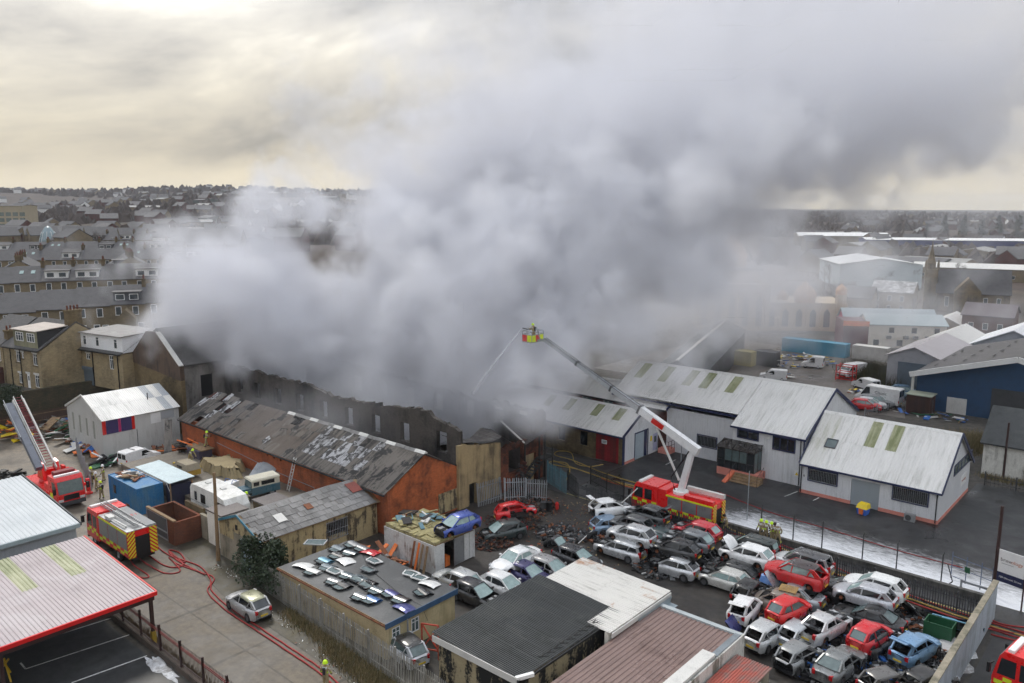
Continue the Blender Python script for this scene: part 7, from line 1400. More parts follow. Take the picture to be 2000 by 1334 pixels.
# ---------------------------------------------------------------- firefighters
def body_mesh(key,J):
 """skin a posed skeleton into one continuous body; J maps joints to positions"""
 if ('body',key) in SHEETS:return SHEETS[('body',key)]
 names=list(J);idx={n:i for i,n in enumerate(names)};E=[('pelvis','waist'),('waist','chest'),('chest','neck'),('neck','head'),('head','crown')]
 for s in 'LR':E+=[('chest','sh'+s),('sh'+s,'el'+s),('el'+s,'wr'+s),('wr'+s,'hand'+s),('pelvis','hip'+s),('hip'+s,'kn'+s),('kn'+s,'an'+s),('an'+s,'toe'+s)]
 vs=[Vector(J[n]) for n in names];es=[(idx[a],idx[b]) for a,b in E];rad=dict(pelvis=.16,waist=.165,chest=.185,neck=.075,head=.10,crown=.095)
 for s in 'LR':
  rad.update({'sh'+s:.095,'el'+s:.068,'wr'+s:.052,'hand'+s:.04,'hip'+s:.115,'kn'+s:.088,'an'+s:.068,'toe'+s:.055})
  hd=Vector(J['hand'+s]);w_=(hd-Vector(J['wr'+s])).normalized();sd=w_.cross(Vector((0,0,1)) if abs(w_.z)<.9 else Vector((1,0,0))).normalized()
  for f,(off,ln) in enumerate(((-.03,.075),(-.01,.09),(.012,.085),(.032,.065),(-.055,.04))):
   p=hd+sd*off+w_*(.02 if f<4 else -.03);vs+=[p,p+w_*ln+Vector((0,0,-.015))];i=len(vs);es+=[(idx['hand'+s],i-2),(i-2,i-1)];names+=[f'f{s}{f}a',f'f{s}{f}b'];rad[f'f{s}{f}a']=.012;rad[f'f{s}{f}b']=.009
 me=bpy.data.meshes.new('sk');me.from_pydata([tuple(v) for v in vs],es,[]);ob=bpy.data.objects.new('sk',me);C.objects.link(ob);md=ob.modifiers.new('skin','SKIN');md.use_smooth_shade=True
 for i,n in enumerate(names):sv=me.skin_vertices[0].data[i];sv.radius=(rad[n],rad[n]*(.75 if n in ('chest','waist','pelvis') else 1));sv.use_root=(n=='pelvis')
 sb=ob.modifiers.new('ss','SUBSURF');sb.levels=1;sb.render_levels=1
 ev=bpy.data.meshes.new_from_object(ob.evaluated_get(bpy.context.evaluated_depsgraph_get()));bpy.data.objects.remove(ob);ev.materials.clear()
 for m_ in (M['kit_tan'],M['hi_lime'],M['skin'],M['kit_dark'],M['silver_trim']):ev.materials.append(m_)
 hd_z=Vector(J['neck']).z;H_=Vector(J['head'])
 for p in ev.polygons:
  c=p.center;mi=0
  if (c-H_).length<.17 and c.z>hd_z+.02:mi=2
  elif min((c-Vector(J['handL'])).length,(c-Vector(J['handR'])).length)<.12:mi=3
  elif c.z<.13:mi=3
  elif .26<c.z<.30 or abs((c-Vector(J['waist'])).z)<.02:mi=1
  elif abs((c-Vector(J['chest'])).z-.04)<.025:mi=4
  p.material_index=mi;p.use_smooth=True
 SHEETS[('body',key)]=ev;return ev
POSE={}
def pose(k,lean=0.0,armL=(.25,.25,1.15),armR=(.25,-.25,1.15),elL=(.05,.30,1.18),elR=(.05,-.30,1.18),stride=0.0,crouch=0.0):
 lx=lean;c=crouch
 J=dict(pelvis=(0,0,.93-c),waist=(lx*.15,0,1.08-c),chest=(lx*.45,0,1.32-c-abs(lx)*.1),neck=(lx*.7,0,1.50-c-abs(lx)*.18),head=(lx*.85+.03,0,1.63-c-abs(lx)*.25),crown=(lx*.95+.02,0,1.73-c-abs(lx)*.28))
 for s,sg,arm_,e_,st in (('L',1,armL,elL,stride),('R',-1,armR,elR,-stride)):
  J['sh'+s]=(lx*.6,sg*.20,1.42-c-abs(lx)*.15);J['el'+s]=(e_[0]+lx*.6,e_[1],e_[2]-c);J['wr'+s]=(arm_[0]+lx*.6,arm_[1],arm_[2]-c);J['hand'+s]=(arm_[0]+lx*.6+.06,arm_[1]*.95,arm_[2]-c-.04)
  J['hip'+s]=(0,sg*.10,.88-c);J['kn'+s]=(st*.5+c*.5,sg*.12,.49-c*.4);J['an'+s]=(st-(.08 if st<0 else 0),sg*.13,.10);J['toe'+s]=(st+.16,sg*.14,.05)
 POSE[k]=J
pose('stand',0,(.18,.30,.88),(.18,-.30,.88),(.0,.30,1.13),(.0,-.30,1.13),.06);pose('walk',.05,(.25,.26,.95),(-.05,-.30,.88),(.05,.30,1.14),(-.12,-.30,1.14),.24);pose('aim',.12,(.48,.08,1.25),(.40,-.05,1.12),(.22,.26,1.16),(.12,-.28,1.10),.16);pose('bend',.45,(.42,.16,.72),(.42,-.16,.72),(.25,.26,1.0),(.25,-.26,1.0),.12,.08);pose('crouch',.25,(.40,.15,1.0),(.40,-.15,1.0),(.2,.27,1.12),(.2,-.27,1.12),.2,.3);pose('talk',0,(.28,.2,1.28),(.15,-.3,.9),(.08,.30,1.14),(.0,-.30,1.12),.04)
def helmet_mesh(mat):
 k=('helmet',mat.name)
 if k not in SHEETS:m_=MB();m_.lathe([(.001,.16),(.07,.15),(.12,.10),(.145,.03),(.15,-.02),(.175,-.035),(.15,-.045)],2,14);SHEETS[k]=m_.mesh('helmet',mat,True)
 return SHEETS[k]
def person(label,a,b,z,head,ps,helmet='hi_lime',tank=True,lean=None):
 J=POSE[ps];o=put('person',body_mesh(ps,J));on_grid(o,a,b,z,head);tag(o,label,'person','firefighters on the site');h=put('helmet',helmet_mesh(M[helmet]),o,Vector(J['crown'])+Vector((0,0,-.06)))
 if tank:m_=MB();c=Vector(J['chest']);m_.tube([(c.x-.22,0,c.z-.28),(c.x-.20,0,c.z+.1)],.085,10);m_.build('air_cylinder',M['kit_dark'],o)
 return o
cg=AP.matrix_basis if False else None
cpos=W(-34.2,61.2);
person('firefighter in lime helmet aiming the water jet from the boom cage',-34.2-bx-.5,61.2,bz+.1,180-0,'aim')
person('firefighter standing on the planks at the left end of the brick wall',-80.4,40.6,2.12,70,'aim')
person('firefighter with lime helmet between the caravan and slate shed',-62.6,35.0,1.1,40,'stand')
person('firefighter with lime helmet behind the yellow boards in the shed yard',-79.4,38.2,1.1,20,'bend')
a_,b_=site(180,945);person('lime-helmeted firefighter furthest left by the mesh fence',a_,b_,0,300,'talk');a_,b_=site(203,940);person('white-helmeted officer beside the mesh fence',a_,b_,0,240,'stand','white',False);a_,b_=site(189,955);person('white-helmeted officer in front of the mesh fence group',a_,b_,0,60,'talk','white')
a_,b_=site(199,974);person('firefighter with green helmet standing by the truck outrigger',a_,b_,0,200,'stand','hi_yellow');a_,b_=site(47,953);person('firefighter operating the truck controls at the left edge',a_+.6,b_-.6,0,350,'bend');a_,b_=site(62,955);person('firefighter with yellow vest leaning on the truck deck',a_+.6,b_-.5,0,330,'bend','hi_yellow')
for i,(x,y,hm,ps,hd,lab) in enumerate(((1495,1046,'hi_lime','stand',250,'firefighter on the left of the street group'),(1503,1050,'hi_lime','talk',300,'firefighter second from the left in the street group'),(1515,1052,'hi_lime','stand',200,'firefighter with raised arm in the street group'),(1520,1054,'brown_steel','stand',100,'person in dark headgear in the street group'),(1527,1056,'white','walk',150,'dark-jacketed firefighter with white helmet at the right of the street group'))):
 a_,b_=site(x,y);person(lab,a_,min(b_,62.05),0,hd,ps,hm,i in (0,2))
a_,b_=site(1448,1017);person('crouching person in lime vest beside the tall thin pole',a_,61.9,0,200,'crouch','black',False);a_,b_=site(637,1345);person('lime-helmeted firefighter at the bottom edge of the alley',a_,b_,0,120,'stand')
# ---------------------------------------------------------------- background town
def copy_tree(o,parent=None):
 c=o.copy();C.objects.link(c);c.parent=parent
 for ch in o.children:copy_tree(ch,c)
 return c
M['roof_far']=stained('far_slate',(.088,.086,.090),(.055,.053,.055),.7,.5,.8,False);M['roof_far2']=stained('far_slate_pale',(.135,.13,.13),(.085,.08,.08),.7,.5,.8,False)
def house_proto(kind):
 o=bpy.data.objects.new('terraced_house',None);C.objects.link(o);w,d,e,rz=5.4,8.5,5.2,7.9
 m_=MB();m_.prism([(0,-3),(d,-3),(d,e),(d/2,rz-.1),(0,e)],0,0,w-.004);m_.build('wall',M['stone_far'],o)
 rm=M['roof_far'] if kind!='B' else M['roof_far2'];slab(o,'roof_slope',[(0,-.3,e-.15),(w,-.3,e-.15),(w,d/2,rz),(0,d/2,rz)],.12,rm);slab(o,'roof_slope',[(0,d/2+.002,rz),(w,d/2+.002,rz),(w,d+.3,e-.15),(0,d+.3,e-.15)],.12,rm)
 for x,z,h in ((.7,3.3,1.5),(3.3,3.3,1.5),(.7,.5,1.6),(2.7,0,2.1),(4.0,.8,1.2)):m_=MB();m_.box(x,x+.95,-.05,-.002,z,z+h);f=m_.build('window',M['pvc'],o);m_=MB();m_.box(x+.1,x+.85,-.07,-.052,z+.1,z+h-.1);m_.build('pane',M['glass_house'],f)
 if kind!='E':chimney(o,w-.4,d/2,rz-.4,rz+1.1,.6,1.3,3)
 if kind in 'BD':
  m_=MB();m_.box(.5,4.6,.5,4,e+.1,e+1.85);dm=m_.build('dormer',M['white'] if kind=='B' else M['lead'],o);m_=MB();m_.box(.3,4.8,.2,4.4,e+1.852,e+2.0);m_.build('dormer_roof',M['roof_far2'],dm)
  for x in (.8,2.9):m_=MB();m_.box(x,x+1.4,.44,.498,e+.6,e+1.6);f=m_.build('window',M['pvc'],dm);m_=MB();m_.box(x+.1,x+1.3,.42,.438,e+.7,e+1.5);m_.build('pane',M['glass_house'],f)
 if kind=='C':
  for x in (1.2,3.2):t=.55;m_=MB();m_.box(0,.7,0,1.0,0,.05);q=m_.build('rooflight',M['glass_dusty'],o);q.matrix_local=basis((x,d/2*t-.3,e-.15+(rz-e+.15)*(t-.03)+.12),(1,0,0),(0,d/2+.3,rz-e+.15))
 if kind=='D':m_=MB();m_.prism([(1,-3),(4,-3),(4,3),(2.5,4.6),(1,3)],1,-3,-.004);m_.build('rear_outshot',M['stone_far'],o)
 return o
PR={k:house_proto(k) for k in 'ABCDE'};used=set()
DESC={'E':'no chimney','A':'plain roof and chimney','B':'white box dormer','C':'two rooflights','D':'dark dormer and outshot'}
rows=[('nearest',-92,122,20,'EEEEEDEB',0),('second',-112,148,18,'BCECBBEBDEC',0),('short left',-122,192,-62,'AECA',0),('short middle',-104,206,-62,'EACD',0),('short right',-84,214,-62,'ADEA',0),('third',-146,216,13,'DECEBEACEDBCE',0),('fourth',-176,262,8,'EBEDCEADCEBDEACE',0),('far',-190,330,5,'ECEDEBACEDBEACEDE',0)]
for nm_,x,y,dg,seq,_ in rows:
 cnt={}
 for k in seq:
  t=PR[k] if k not in used else copy_tree(PR[k]);used.add(k);t.location=(x,y,terrain(x,y)-.2);t.rotation_euler=(0,0,math.radians(dg));cnt[k]=cnt.get(k,0)+1
  o_=['','second ','third ','fourth ','fifth ','sixth ','seventh ','eighth ','ninth '][cnt[k]-1] if seq.count(k)>1 else ''
  tag(t,('%shouse from the left with %s in the %s terrace row' if seq.count(k)>1 else '%sonly house with %s in the %s terrace row')%(o_ or ('first ' if seq.count(k)>1 else ''),DESC[k],nm_),'house','terraced houses on the slope');x+=5.4*math.cos(math.radians(dg));y+=5.4*math.sin(math.radians(dg))
def wshed(name,label,x,y,deg,w,d,e,rz,wall,roofm,cat='building',wins=None,z=None,ridge='x',door=None,under=2):
 """a gabled block in map metres; ridge along its front (x) or depth (y)"""
 o=wroot(name,label,cat,x,y,terrain(x,y) if z is None else z,deg);m_=MB();t=.15
 if ridge=='x':
  m_.prism([(0,-under),(d,-under),(d,e),(d/2,rz),(0,e)],0,0,w);m_.build('wall',wall,o);slab(o,'roof_slope',[(-.3,-.4,e-.05),(w+.3,-.4,e-.05),(w+.3,d/2,rz+.05),(-.3,d/2,rz+.05)],t,roofm);slab(o,'roof_slope',[(-.3,d/2+.003,rz+.05),(w+.3,d/2+.003,rz+.05),(w+.3,d+.4,e-.05),(-.3,d+.4,e-.05)],t,roofm)
 else:
  m_.prism([(0,-under),(w,-under),(w,e),(w/2,rz),(0,e)],1,0,d);m_.build('wall',wall,o);slab(o,'roof_slope',[(-.4,-.3,e-.05),(w/2,-.3,rz+.05),(w/2,d+.3,rz+.05),(-.4,d+.3,e-.05)],t,roofm);slab(o,'roof_slope',[(w/2+.003,-.3,rz+.05),(w+.4,-.3,e-.05),(w+.4,d+.3,e-.05),(w/2+.003,d+.3,rz+.05)],t,roofm)
 for (wx,wz,ww,wh,n,st) in wins or ():
  for i in range(n):m_=MB();m_.box(wx+i*st,wx+i*st+ww,-.06,-.002,wz,wz+wh);f=m_.build('window',M['offwhite'],o);m_=MB();m_.box(wx+i*st+.1,wx+i*st+ww-.1,-.08,-.062,wz+.1,wz+wh-.1);m_.build('pane',M['glass_house'],f)
 for (dx,dw,dh,mt) in door or ():m_=MB();m_.box(dx,dx+dw,-.1,-.004,0,dh);m_.build('loading_door',mt,o)
 return o
g_w=lambda a,b:tuple(W(a,b).xy)
GD=-41.5;blue_w=paint((.028,.072,.155),.6,.2);lil=stained('lilac_sheet',(.46,.43,.44),(.36,.33,.34),.5,.3,.5,False);dkr=stained('dark_ribbed_sheet',(.075,.07,.072),(.11,.105,.10),.6,.35,.5,False)
# grey and blue units on the right
o=wshed('warehouse','large blue warehouse with white fascia and dark grey gabled roof at the right edge',*g_w(-29.8,119.3),GD,24,26,5.0,8.4,blue_w,dkr,'warehouse',None,0,'y',[(9.2,5.0,4.2,M['dark_grey']),(4.0,2.4,2.2,M['offwhite'])])
m_=MB();m_.bar((-.6,-1.6,4.95),(12,-1.6,8.6),.3,.7);m_.bar((12,-1.6,8.6),(24.6,-1.6,4.95),.3,.7);m_.build('white_fascia',M['white'],o);slab(o,'roof_overhang',[(-.5,-1.5,5.05),(12,-1.5,8.65),(12,-.3,8.65),(-.5,-.3,5.05)],.1,dkr);m_=MB();m_.box(-.35,-.05,-1.4,-1.1,0,5);m_.build('column',M['offwhite'],o)
for i in range(12):m_=MB();m_.box(0,1.6,0,.22,0,.03);q=m_.build('roof_slot',M['black'],o);q.matrix_local=basis((1.5+(i%3)*3.3,3+(i//3)*5+(i%3)*1.2,5.2+(1.5+(i%3)*3.3)*.283+.16),(0,1,0),(-1,0,-.283))
o=wshed('warehouse','grey warehouse with slotted lilac roof and slate blue roller door',*g_w(-37.0,130.2),GD,7.6,18,5.0,6.6,paint((.40,.40,.42),.6,.15),lil,'warehouse',None,0,'y',[(1.6,5.2,4.3,M['shutter_blue'])])
for i in range(5):m_=MB();m_.box(0,.3,0,2.4,0,.04);q=m_.build('roof_slot',M['dark_grey'],o);q.matrix_local=basis((1.0,3+i*2.6,5.45+.2),(0,1,0),(1,0,.42))
wshed('warehouse','white-roofed low warehouse behind the lilac-roofed grey one',*g_w(-38.5,150),GD,9,16,3.8,6.2,M['brick_dark'],M['roof_white'] if False else M['offwhite'],'warehouse',None,0,'y')
wshed('warehouse','bright white gabled roof beyond the blue warehouse',*g_w(-31,152),GD,14,16,4.2,7.6,paint((.45,.47,.5),.6,.1),paint((.74,.75,.77),.5,.05),'warehouse',None,0,'y')
o=wshed('black_roofed_shed','long shed with wet black slate roof and whitewashed wall at the right edge',*g_w(-16.4,93.6),GD,26,9,3.4,6.4,M['white_brick'],M['roof_dark'],'shed',None,0)
pole('wooden_post','dark post in front of the black-roofed shed',-14.2,92.6,6.2,.12,.1,(0,0),'brown_steel',cat='post')
m_=MB();m_.box(0,40,0,.05,0,1.6);o=on_grid(m_.build('mesh_fence',M['dark_grey']),-15.5,89.4);bpy.data.objects.remove(o)
palisade('railing_fence','dark railing along the lane before the whitewashed shed',(-15.3,89.6),(6,89.0),1.5,.35,'dark_grey',pw=.03)
o=root('site_cabin','brown steel site cabin with green flat roof by the blue warehouse','cabin',*site(1768,806),0,0);m_=MB();m_.box(0,3.0,0,2.6,0,2.6);m_.build('body',stained('rusty_brown',(.07,.035,.028),(.03,.02,.02),.6),o);m_=MB();m_.box(-.15,3.15,-.15,2.75,2.602,2.72);m_.build('roof',paint((.30,.33,.26),.7,.2),o);m_=MB();m_.box(3.002,3.03,.8,1.7,.1,2.1);m_.build('door',M['brown_steel'],o)
a_,b_=site(1872,800);heap('timber_pile','pile of pale timber and boards outside the blue warehouse','timber',a_,b_+1,0,44,(4.2,2.4,1.5),[M['timber'],M['pallet'],paint((.45,.34,.2),.8,.2)],31,1,3.4,.15)
a_,b_=site(1830,815);heap('rubbish_heap','green and grey rubbish beside the brown site cabin','rubbish',a_,b_,0,40,(5,2,.8),[M['green'],M['offwhite'],M['grey'],M['timber'],M['blue']],32,.4,1.6)
# works yard behind the white units
v=van('white_van','long white van with black lettering parked behind the white units',*site(1715,788),176,6.2,2.1,2.6,(.78,.78,.77),long=True)
for t_,zz_,sz in (('Classic',1.75,.6),('01274 622280',1.2,.28)):board_text(v,t_,sz,(-.6,1.0,zz_),(PI/2,0,PI),M['dark_grey'])
for t_,zz_,sz in (('Classic',1.75,.6),('01274 622280',1.2,.28)):board_text(v,t_,sz,(-.6,-1.0,zz_),(PI/2,0,0),M['dark_grey'])
for i,(x,y,k,col,lab) in enumerate(((1690,800,'hatch',RED,'red hatchback tucked behind the white gable'),(1700,797,'hatch',SIL,'silver hatchback next to the red one behind the white gable'),(1713,792,'estate',(.3,.31,.32),'grey estate in the row behind the white gable'),(1722,787,'hatch',DGR,'charcoal hatchback in the row behind the white gable'),(1752,778,'hatch',(.14,.22,.27),'blue-grey hatchback beside the lettered van'),(1768,774,'suv',(.05,.12,.2),'dark blue estate nearest the grey warehouse'))):
 a_,b_=site(x,y);car('parked_car',lab,k,col,a_,b_,0,15,glass='dusty',group='cars parked behind the white units')
palisade('railing_fence','pale railing in front of the cars behind the white gable',site(1690,812),site(1772,792),1.1,.5,'galv',pw=.05)
van('white_van','white van beside the bare bush in the works yard',*site(1663,735),250,5.2,1.95,2.2,(.8,.8,.8),long=True);van('white_van','white pick-up cab partly hidden behind the lettered van',*site(1690,760),150,4.2,1.8,1.8,(.75,.75,.75));van('white_van','small white van at the left side of the works yard',*site(1510,742),200,4.2,1.8,1.8,(.8,.8,.8));van('box_trailer','white box trailer with red frame in the works yard',*site(1587,718),190,3.6,2.0,2.1,(.75,.75,.74),cat='trailer')
o=root('steel_stillage','bright red steel stillage rack in the works yard','rack',*site(1632,742));m_=MB()
for x in (0,2.6):
 for y in (0,1.8):m_.bar((x,y,0),(x,y,2.6),.14)
for z in (.3,1.3,2.4):
 for y in (0,1.8):m_.bar((0,y,z),(2.6,y,z),.12)
 for x in (0,2.6):m_.bar((x,0,z),(x,1.8,z),.12)
m_.build('frame',M['red'],o)
container('shipping_container','long turquoise blue shipping container at the back of the works yard',-62.3,150.2,0,12.2,stained('turquoise_steel',(.02,.28,.45),(.10,.35,.45),.5,.5,.5));container('shipping_container','cream ribbed container beside the turquoise one',-49.2,151,0,6.1,M['offwhite']);container('shipping_container','mustard yellow container by the dark warehouse',*site(1433,712),0,3.2,paint((.40,.33,.08),.6,.25));container('shipping_container','dark grey container beside the yellow one',*site(1470,712),0,4,M['dark_grey'])
for i,(x,y,sd) in enumerate(((1530,715,5),(1615,712,6),(1575,700,7),(1525,735,8),(1690,770,9),(1545,700,10))):a_,b_=site(x,y);heap('goods_heap',['heap of yellow and black goods left of the works yard','yellow and blue goods stacked behind the red rack','snow-dusted goods before the turquoise container','low yellow plant parts near the small white van','snowy rubble under the bare bush','dark goods at the corner of the turquoise container'][i],'goods',a_,b_,0,26,(2.6,1.8,1.5),[M['yellow'],M['white'],M['black'],M['blue'],M['offwhite'],M['rust']],sd,.4,1.5)
# town to the right
o=wshed('office_building','cream two-storey building with pale blue roof and air-conditioning units',71.3,157.5,-10,14.5,8,4.6,6.2,M['white_wall'],stained('pale_blue_roof',(.33,.40,.42),(.27,.33,.35),.5,.3,.5,False),'building',[(3.8,3.0,1.1,1.2,3,4.2),(1.0,.4,1.2,1.3,1,4),(5.4,.4,1.2,1.3,1,1)],0)
for x in (3.4,6.6,8.4,10.6):m_=MB();m_.box(x,x+.9,-.45,-.05,1.9,2.5);m_.build('condenser',M['grey'],o)
m_=MB();m_.box(-4.8,-.02,-.3,7,0,5.2);m_.build('dark_entrance_block',paint((.10,.02,.03),.5,.2),o);m_=MB();m_.box(-4.9,0,-.5,-.31,4.3,5.3);m_.build('orange_fascia',M['orange'],o)
wshed('long_roofed_unit','long pale blue roof with pink end behind the cream building',70,166,-10,18,6,4.4,6.4,paint((.45,.05,.12),.6,.2),stained('blue_grey_roof',(.29,.35,.38),(.25,.3,.33),.5,.3,.5,False),'building',None,0)
wshed('brick_building','dark red brick building with mauve slate roof',93.2,163.5,-38,9,10,5.8,7.8,M['brick_dark'],stained('mauve_slate',(.12,.10,.11),(.09,.075,.08),.5,.4,.8,False),'building',[(1.2,3,1,1.4,3,2.6)],0)
wshed('brick_building','low pale-roofed lean building between cream office and red brick building',88,166,-38,6,12,3.4,5,M['stone_far'],M['offwhite'],'building',None,0,'y')
o=wshed('church','sooty stone church with steep dark roof and tall spire',114,213,-25,17,9,5,11,M['stone_dark'],M['roof_far'],'church',[(2,1.5,1,2.6,5,3)],0)
m_=MB();m_.box(-3.0,-.01,1.4,4.2,-1,11);m_.build('tower',M['stone_dark'],o);m_=MB();m_.lathe([(.001,19.4),(.3,16.5),(.9,13.6),(1.2,12.8),(1.15,11.2),(1.5,11.002),(.001,11.001)],2,8,(-1.8,2.8,0));m_.build('spire',M['stone_dark'],o)
for dx,dy in ((-3.0,1.4),(-3.0,4.2),(0,1.4),(0,4.2)):m_=MB();m_.lathe([(.25,11.003),(.25,12.4),(.001,13.8)],2,6,(dx,dy,0));m_.build('pinnacle',M['stone_dark'],o)
m_=MB();m_.prism([(4,0),(10,0),(10,6),(7,9.5),(4,6)],1,-4,.5);m_.build('transept',M['stone_dark'],o)
wshed('blue_warehouse','huge pale blue box warehouse edged by the smoke',114,277,-8,27,30,8.0,10.0,paint((.50,.57,.60),.6,.08),paint((.62,.63,.63),.6,.1),'warehouse',None,None,'y')
wshed('long_shed','long flat white-roofed shed beyond the church',157,312,-30,70,14,4.6,6,M['stone_far'],M['offwhite'],'shed',[(2,1,2,1.4,12,5)]);wshed('long_shed','long blue-fronted depot with white roof edge in the distance',212,480,-14,170,26,8,8.8,paint((.04,.05,.16),.6,.3),M['white'],'depot');wshed('long_shed','pale low depot roof behind the blue-fronted one',200,560,-10,60,20,7,9,M['stone_far'],M['white'],'depot')
for i in range(9):x,y=216+i*13,474-i*3.2;van('parked_lorry','%s lorry from the left before the blue-fronted depot'%['first','second','third','fourth','fifth','sixth','seventh','eighth','last'][i],x*CG+y*SG,-x*SG+y*CG,40+i*9,7,2.4,3.4,(.1,.25,.5) if i%3==2 else (.8,.8,.8),terrain(x,y),'lorries at the distant depot',True,'lorry')
wshed('corner_house','stone house with snow-dusted roof beside the bare trees',96,212,-35,10,9,5.5,8,M['stone_far'],stained('snowy_slate',(.20,.2,.2),(.66,.66,.67),.9,.5,.8,False),'house',[(1,3.2,1,1.5,3,3),(1,.6,1,1.5,3,3)],0);wshed('terraced_house','dark-roofed stone cottage left of the snow-dusted house',85,209,-35,9,8,4.4,7,M['stone_far'],M['roof_far'],'house',[(1,.8,1,1.4,3,2.6)],0);wshed('stone_building','tall stone building at the far right edge beyond the church',142,212,-35,12,14,9,12,M['stone_far'],M['roof_far'],'building',[(1,1,1.2,2,4,2.6),(1,5,1.2,2,4,2.6)],0)
# mosque in the haze
mq=wroot('mosque','pale stone mosque with copper domes half lost in smoke','mosque',42,178,0,-8);ms=stained('pale_mosque_stone',(.46,.37,.26),(.36,.29,.21),.5,.3);cop=paint((.50,.27,.12),.6,.2)
m_=MB();m_.box(0,16,3,20,0,10.5);m_.build('prayer_hall',ms,mq);m_=MB();m_.box(2,14,6,18,10.502,13.4);m_.build('upper_storey',ms,mq);m_=MB();m_.box(1.4,14.6,5.4,18.6,13.402,13.9);m_.build('flat_roof',M['roof_far'],mq);m_=MB();m_.box(16.01,33,4,18,0,6.4);m_.build('side_wing',ms,mq)
for i,(x,y,r,z) in enumerate(((24,5.5,2.6,6.4),(31.6,4.6,1.3,8.4),(19,5,1.3,7),(8,12,4,13.9))):m_=MB();m_.lathe([(r*.9,z),(r*.9,z+r*.35),(r,z+r*.6),(r*.8,z+r*1.1),(r*.35,z+r*1.5),(.05,z+r*1.9),(.001,z+r*2.3)],2,14,(x,y,0));m_.build('dome',cop,mq,smooth=True)
m_=MB();m_.lathe([(1.25,0),(1.25,8.4),(1.5,8.401),(.001,8.402)],2,8,(31.6,4.6,0));m_.build('minaret',ms,mq)
for i in range(11):x=1+i*3;m_=MB();y0_=2.95 if x<16 else 3.95;h_=7 if x<16 else 4.2;m_.prism([(x,1),(x+1.3,1),(x+1.3,h_),(x+.65,h_+.9),(x,h_)],1,y0_-.05,y0_+.04);m_.build('arched_window',M['glass_house'],mq)
# far left landmarks
o=wshed('mill','pale four-storey mill with banded windows on the left skyline',-362,505,3,54,18,23,23.4,stained('pale_mill_stone',(.42,.36,.25),(.3,.26,.18),.4,.1),M['roof_far'],'mill',None,5)
for r_ in range(5):
 for i in range(13):m_=MB();m_.box(1.2+i*4.25,4.4+i*4.25,-.08,-.002,2.2+r_*3.6,4.6+r_*3.6);m_.build('window',M['glass_mid'],o)
o=wroot('glass_pavilion','glazed cone-shaped pavilion among the left rooftops','pavilion',-202,350,10,0);m_=MB();m_.lathe([(4.0,0),(3.6,3.5),(2.6,6.5),(1.2,8.8),(.001,9.4)],2,10);m_.build('glazing',glassy((.22,.30,.33),.15),o);m_=MB()
for i in range(10):t=2*PI*i/10;m_.tube([(4.05*math.cos(t),4.05*math.sin(t),0),(3.65*math.cos(t),3.65*math.sin(t),3.5),(2.65*math.cos(t),2.65*math.sin(t),6.5),(0,0,9.45)],.09,4)
m_.build('glazing_bars',M['white'],o)
wshed('large_hall','large stone hall with broad pale slate roof on the left hillside',-112,262,8,22,14,7,12,M['stone_far'],M['roof_far2'],'hall',[(1.5,2,1.2,3,6,3.4)]);pole('radio_mast','slim grey radio mast behind the left rooftops',-101*CG+275*SG,101*SG+275*CG,15,.35,.2,(0,0),'grey',terrain(-101,275),'mast')
# scattered far houses and sheds
fm=[[M['stone_far'],M['roof_far']],[M['white'],M['roof_far']],[M['brick_dark'],M['roof_far2']],[M['stone_far'],stained('far_pale_roof',(.30,.295,.28),(.2,.195,.19),.6,.2,.8,False)],[paint((.07,.09,.08),.7,.2),M['roof_far']]]
far=[]
for i,mm in enumerate(fm):
 m_=MB();w,d,e,rz=(9,8,4.5,7.2) if i<3 else (20,11,4,5.2);m_.prism([(0,-3),(d,-3),(d,e),(d/2,rz-.1),(0,e)],0,0,w);m_.cur=1;m_.hexa([(0,-.3,e),(w,-.3,e),(w,d/2,rz),(0,d/2,rz)],[(0,-.3,e+.2),(w,-.3,e+.2),(w,d/2,rz+.2),(0,d/2,rz+.2)]);m_.hexa([(0,d/2,rz),(w,d/2,rz),(w,d+.3,e),(0,d+.3,e)],[(0,d/2,rz+.2),(w,d/2,rz+.2),(w,d+.3,e+.2),(0,d+.3,e+.2)]);far.append(m_.mesh('far_house',mm))
lab=['small stone house on the far hills','small white house on the far hills','small brick house on the far hills','long pale shed on the far hills','long dark shed on the far hills'];r=random.Random(99)
for i in range(290):
 k=r.choice((0,0,0,0,1,2,2,2,3,4));t=r.random();y=330+1750*t**1.5;u=r.choice((r.uniform(-.66,-.26),r.uniform(-.66,-.2),r.uniform(.36,.68)));x=u*y;o=put('far_house' if k<3 else 'far_shed',far[k],None,(x,y,terrain(x,y)+.2),(0,0,r.uniform(-.9,.9)));o.scale=(1.3,)*3;tag(o,lab[k],'house' if k<3 else 'shed',lab[k].replace('house','houses').replace('shed','sheds'))
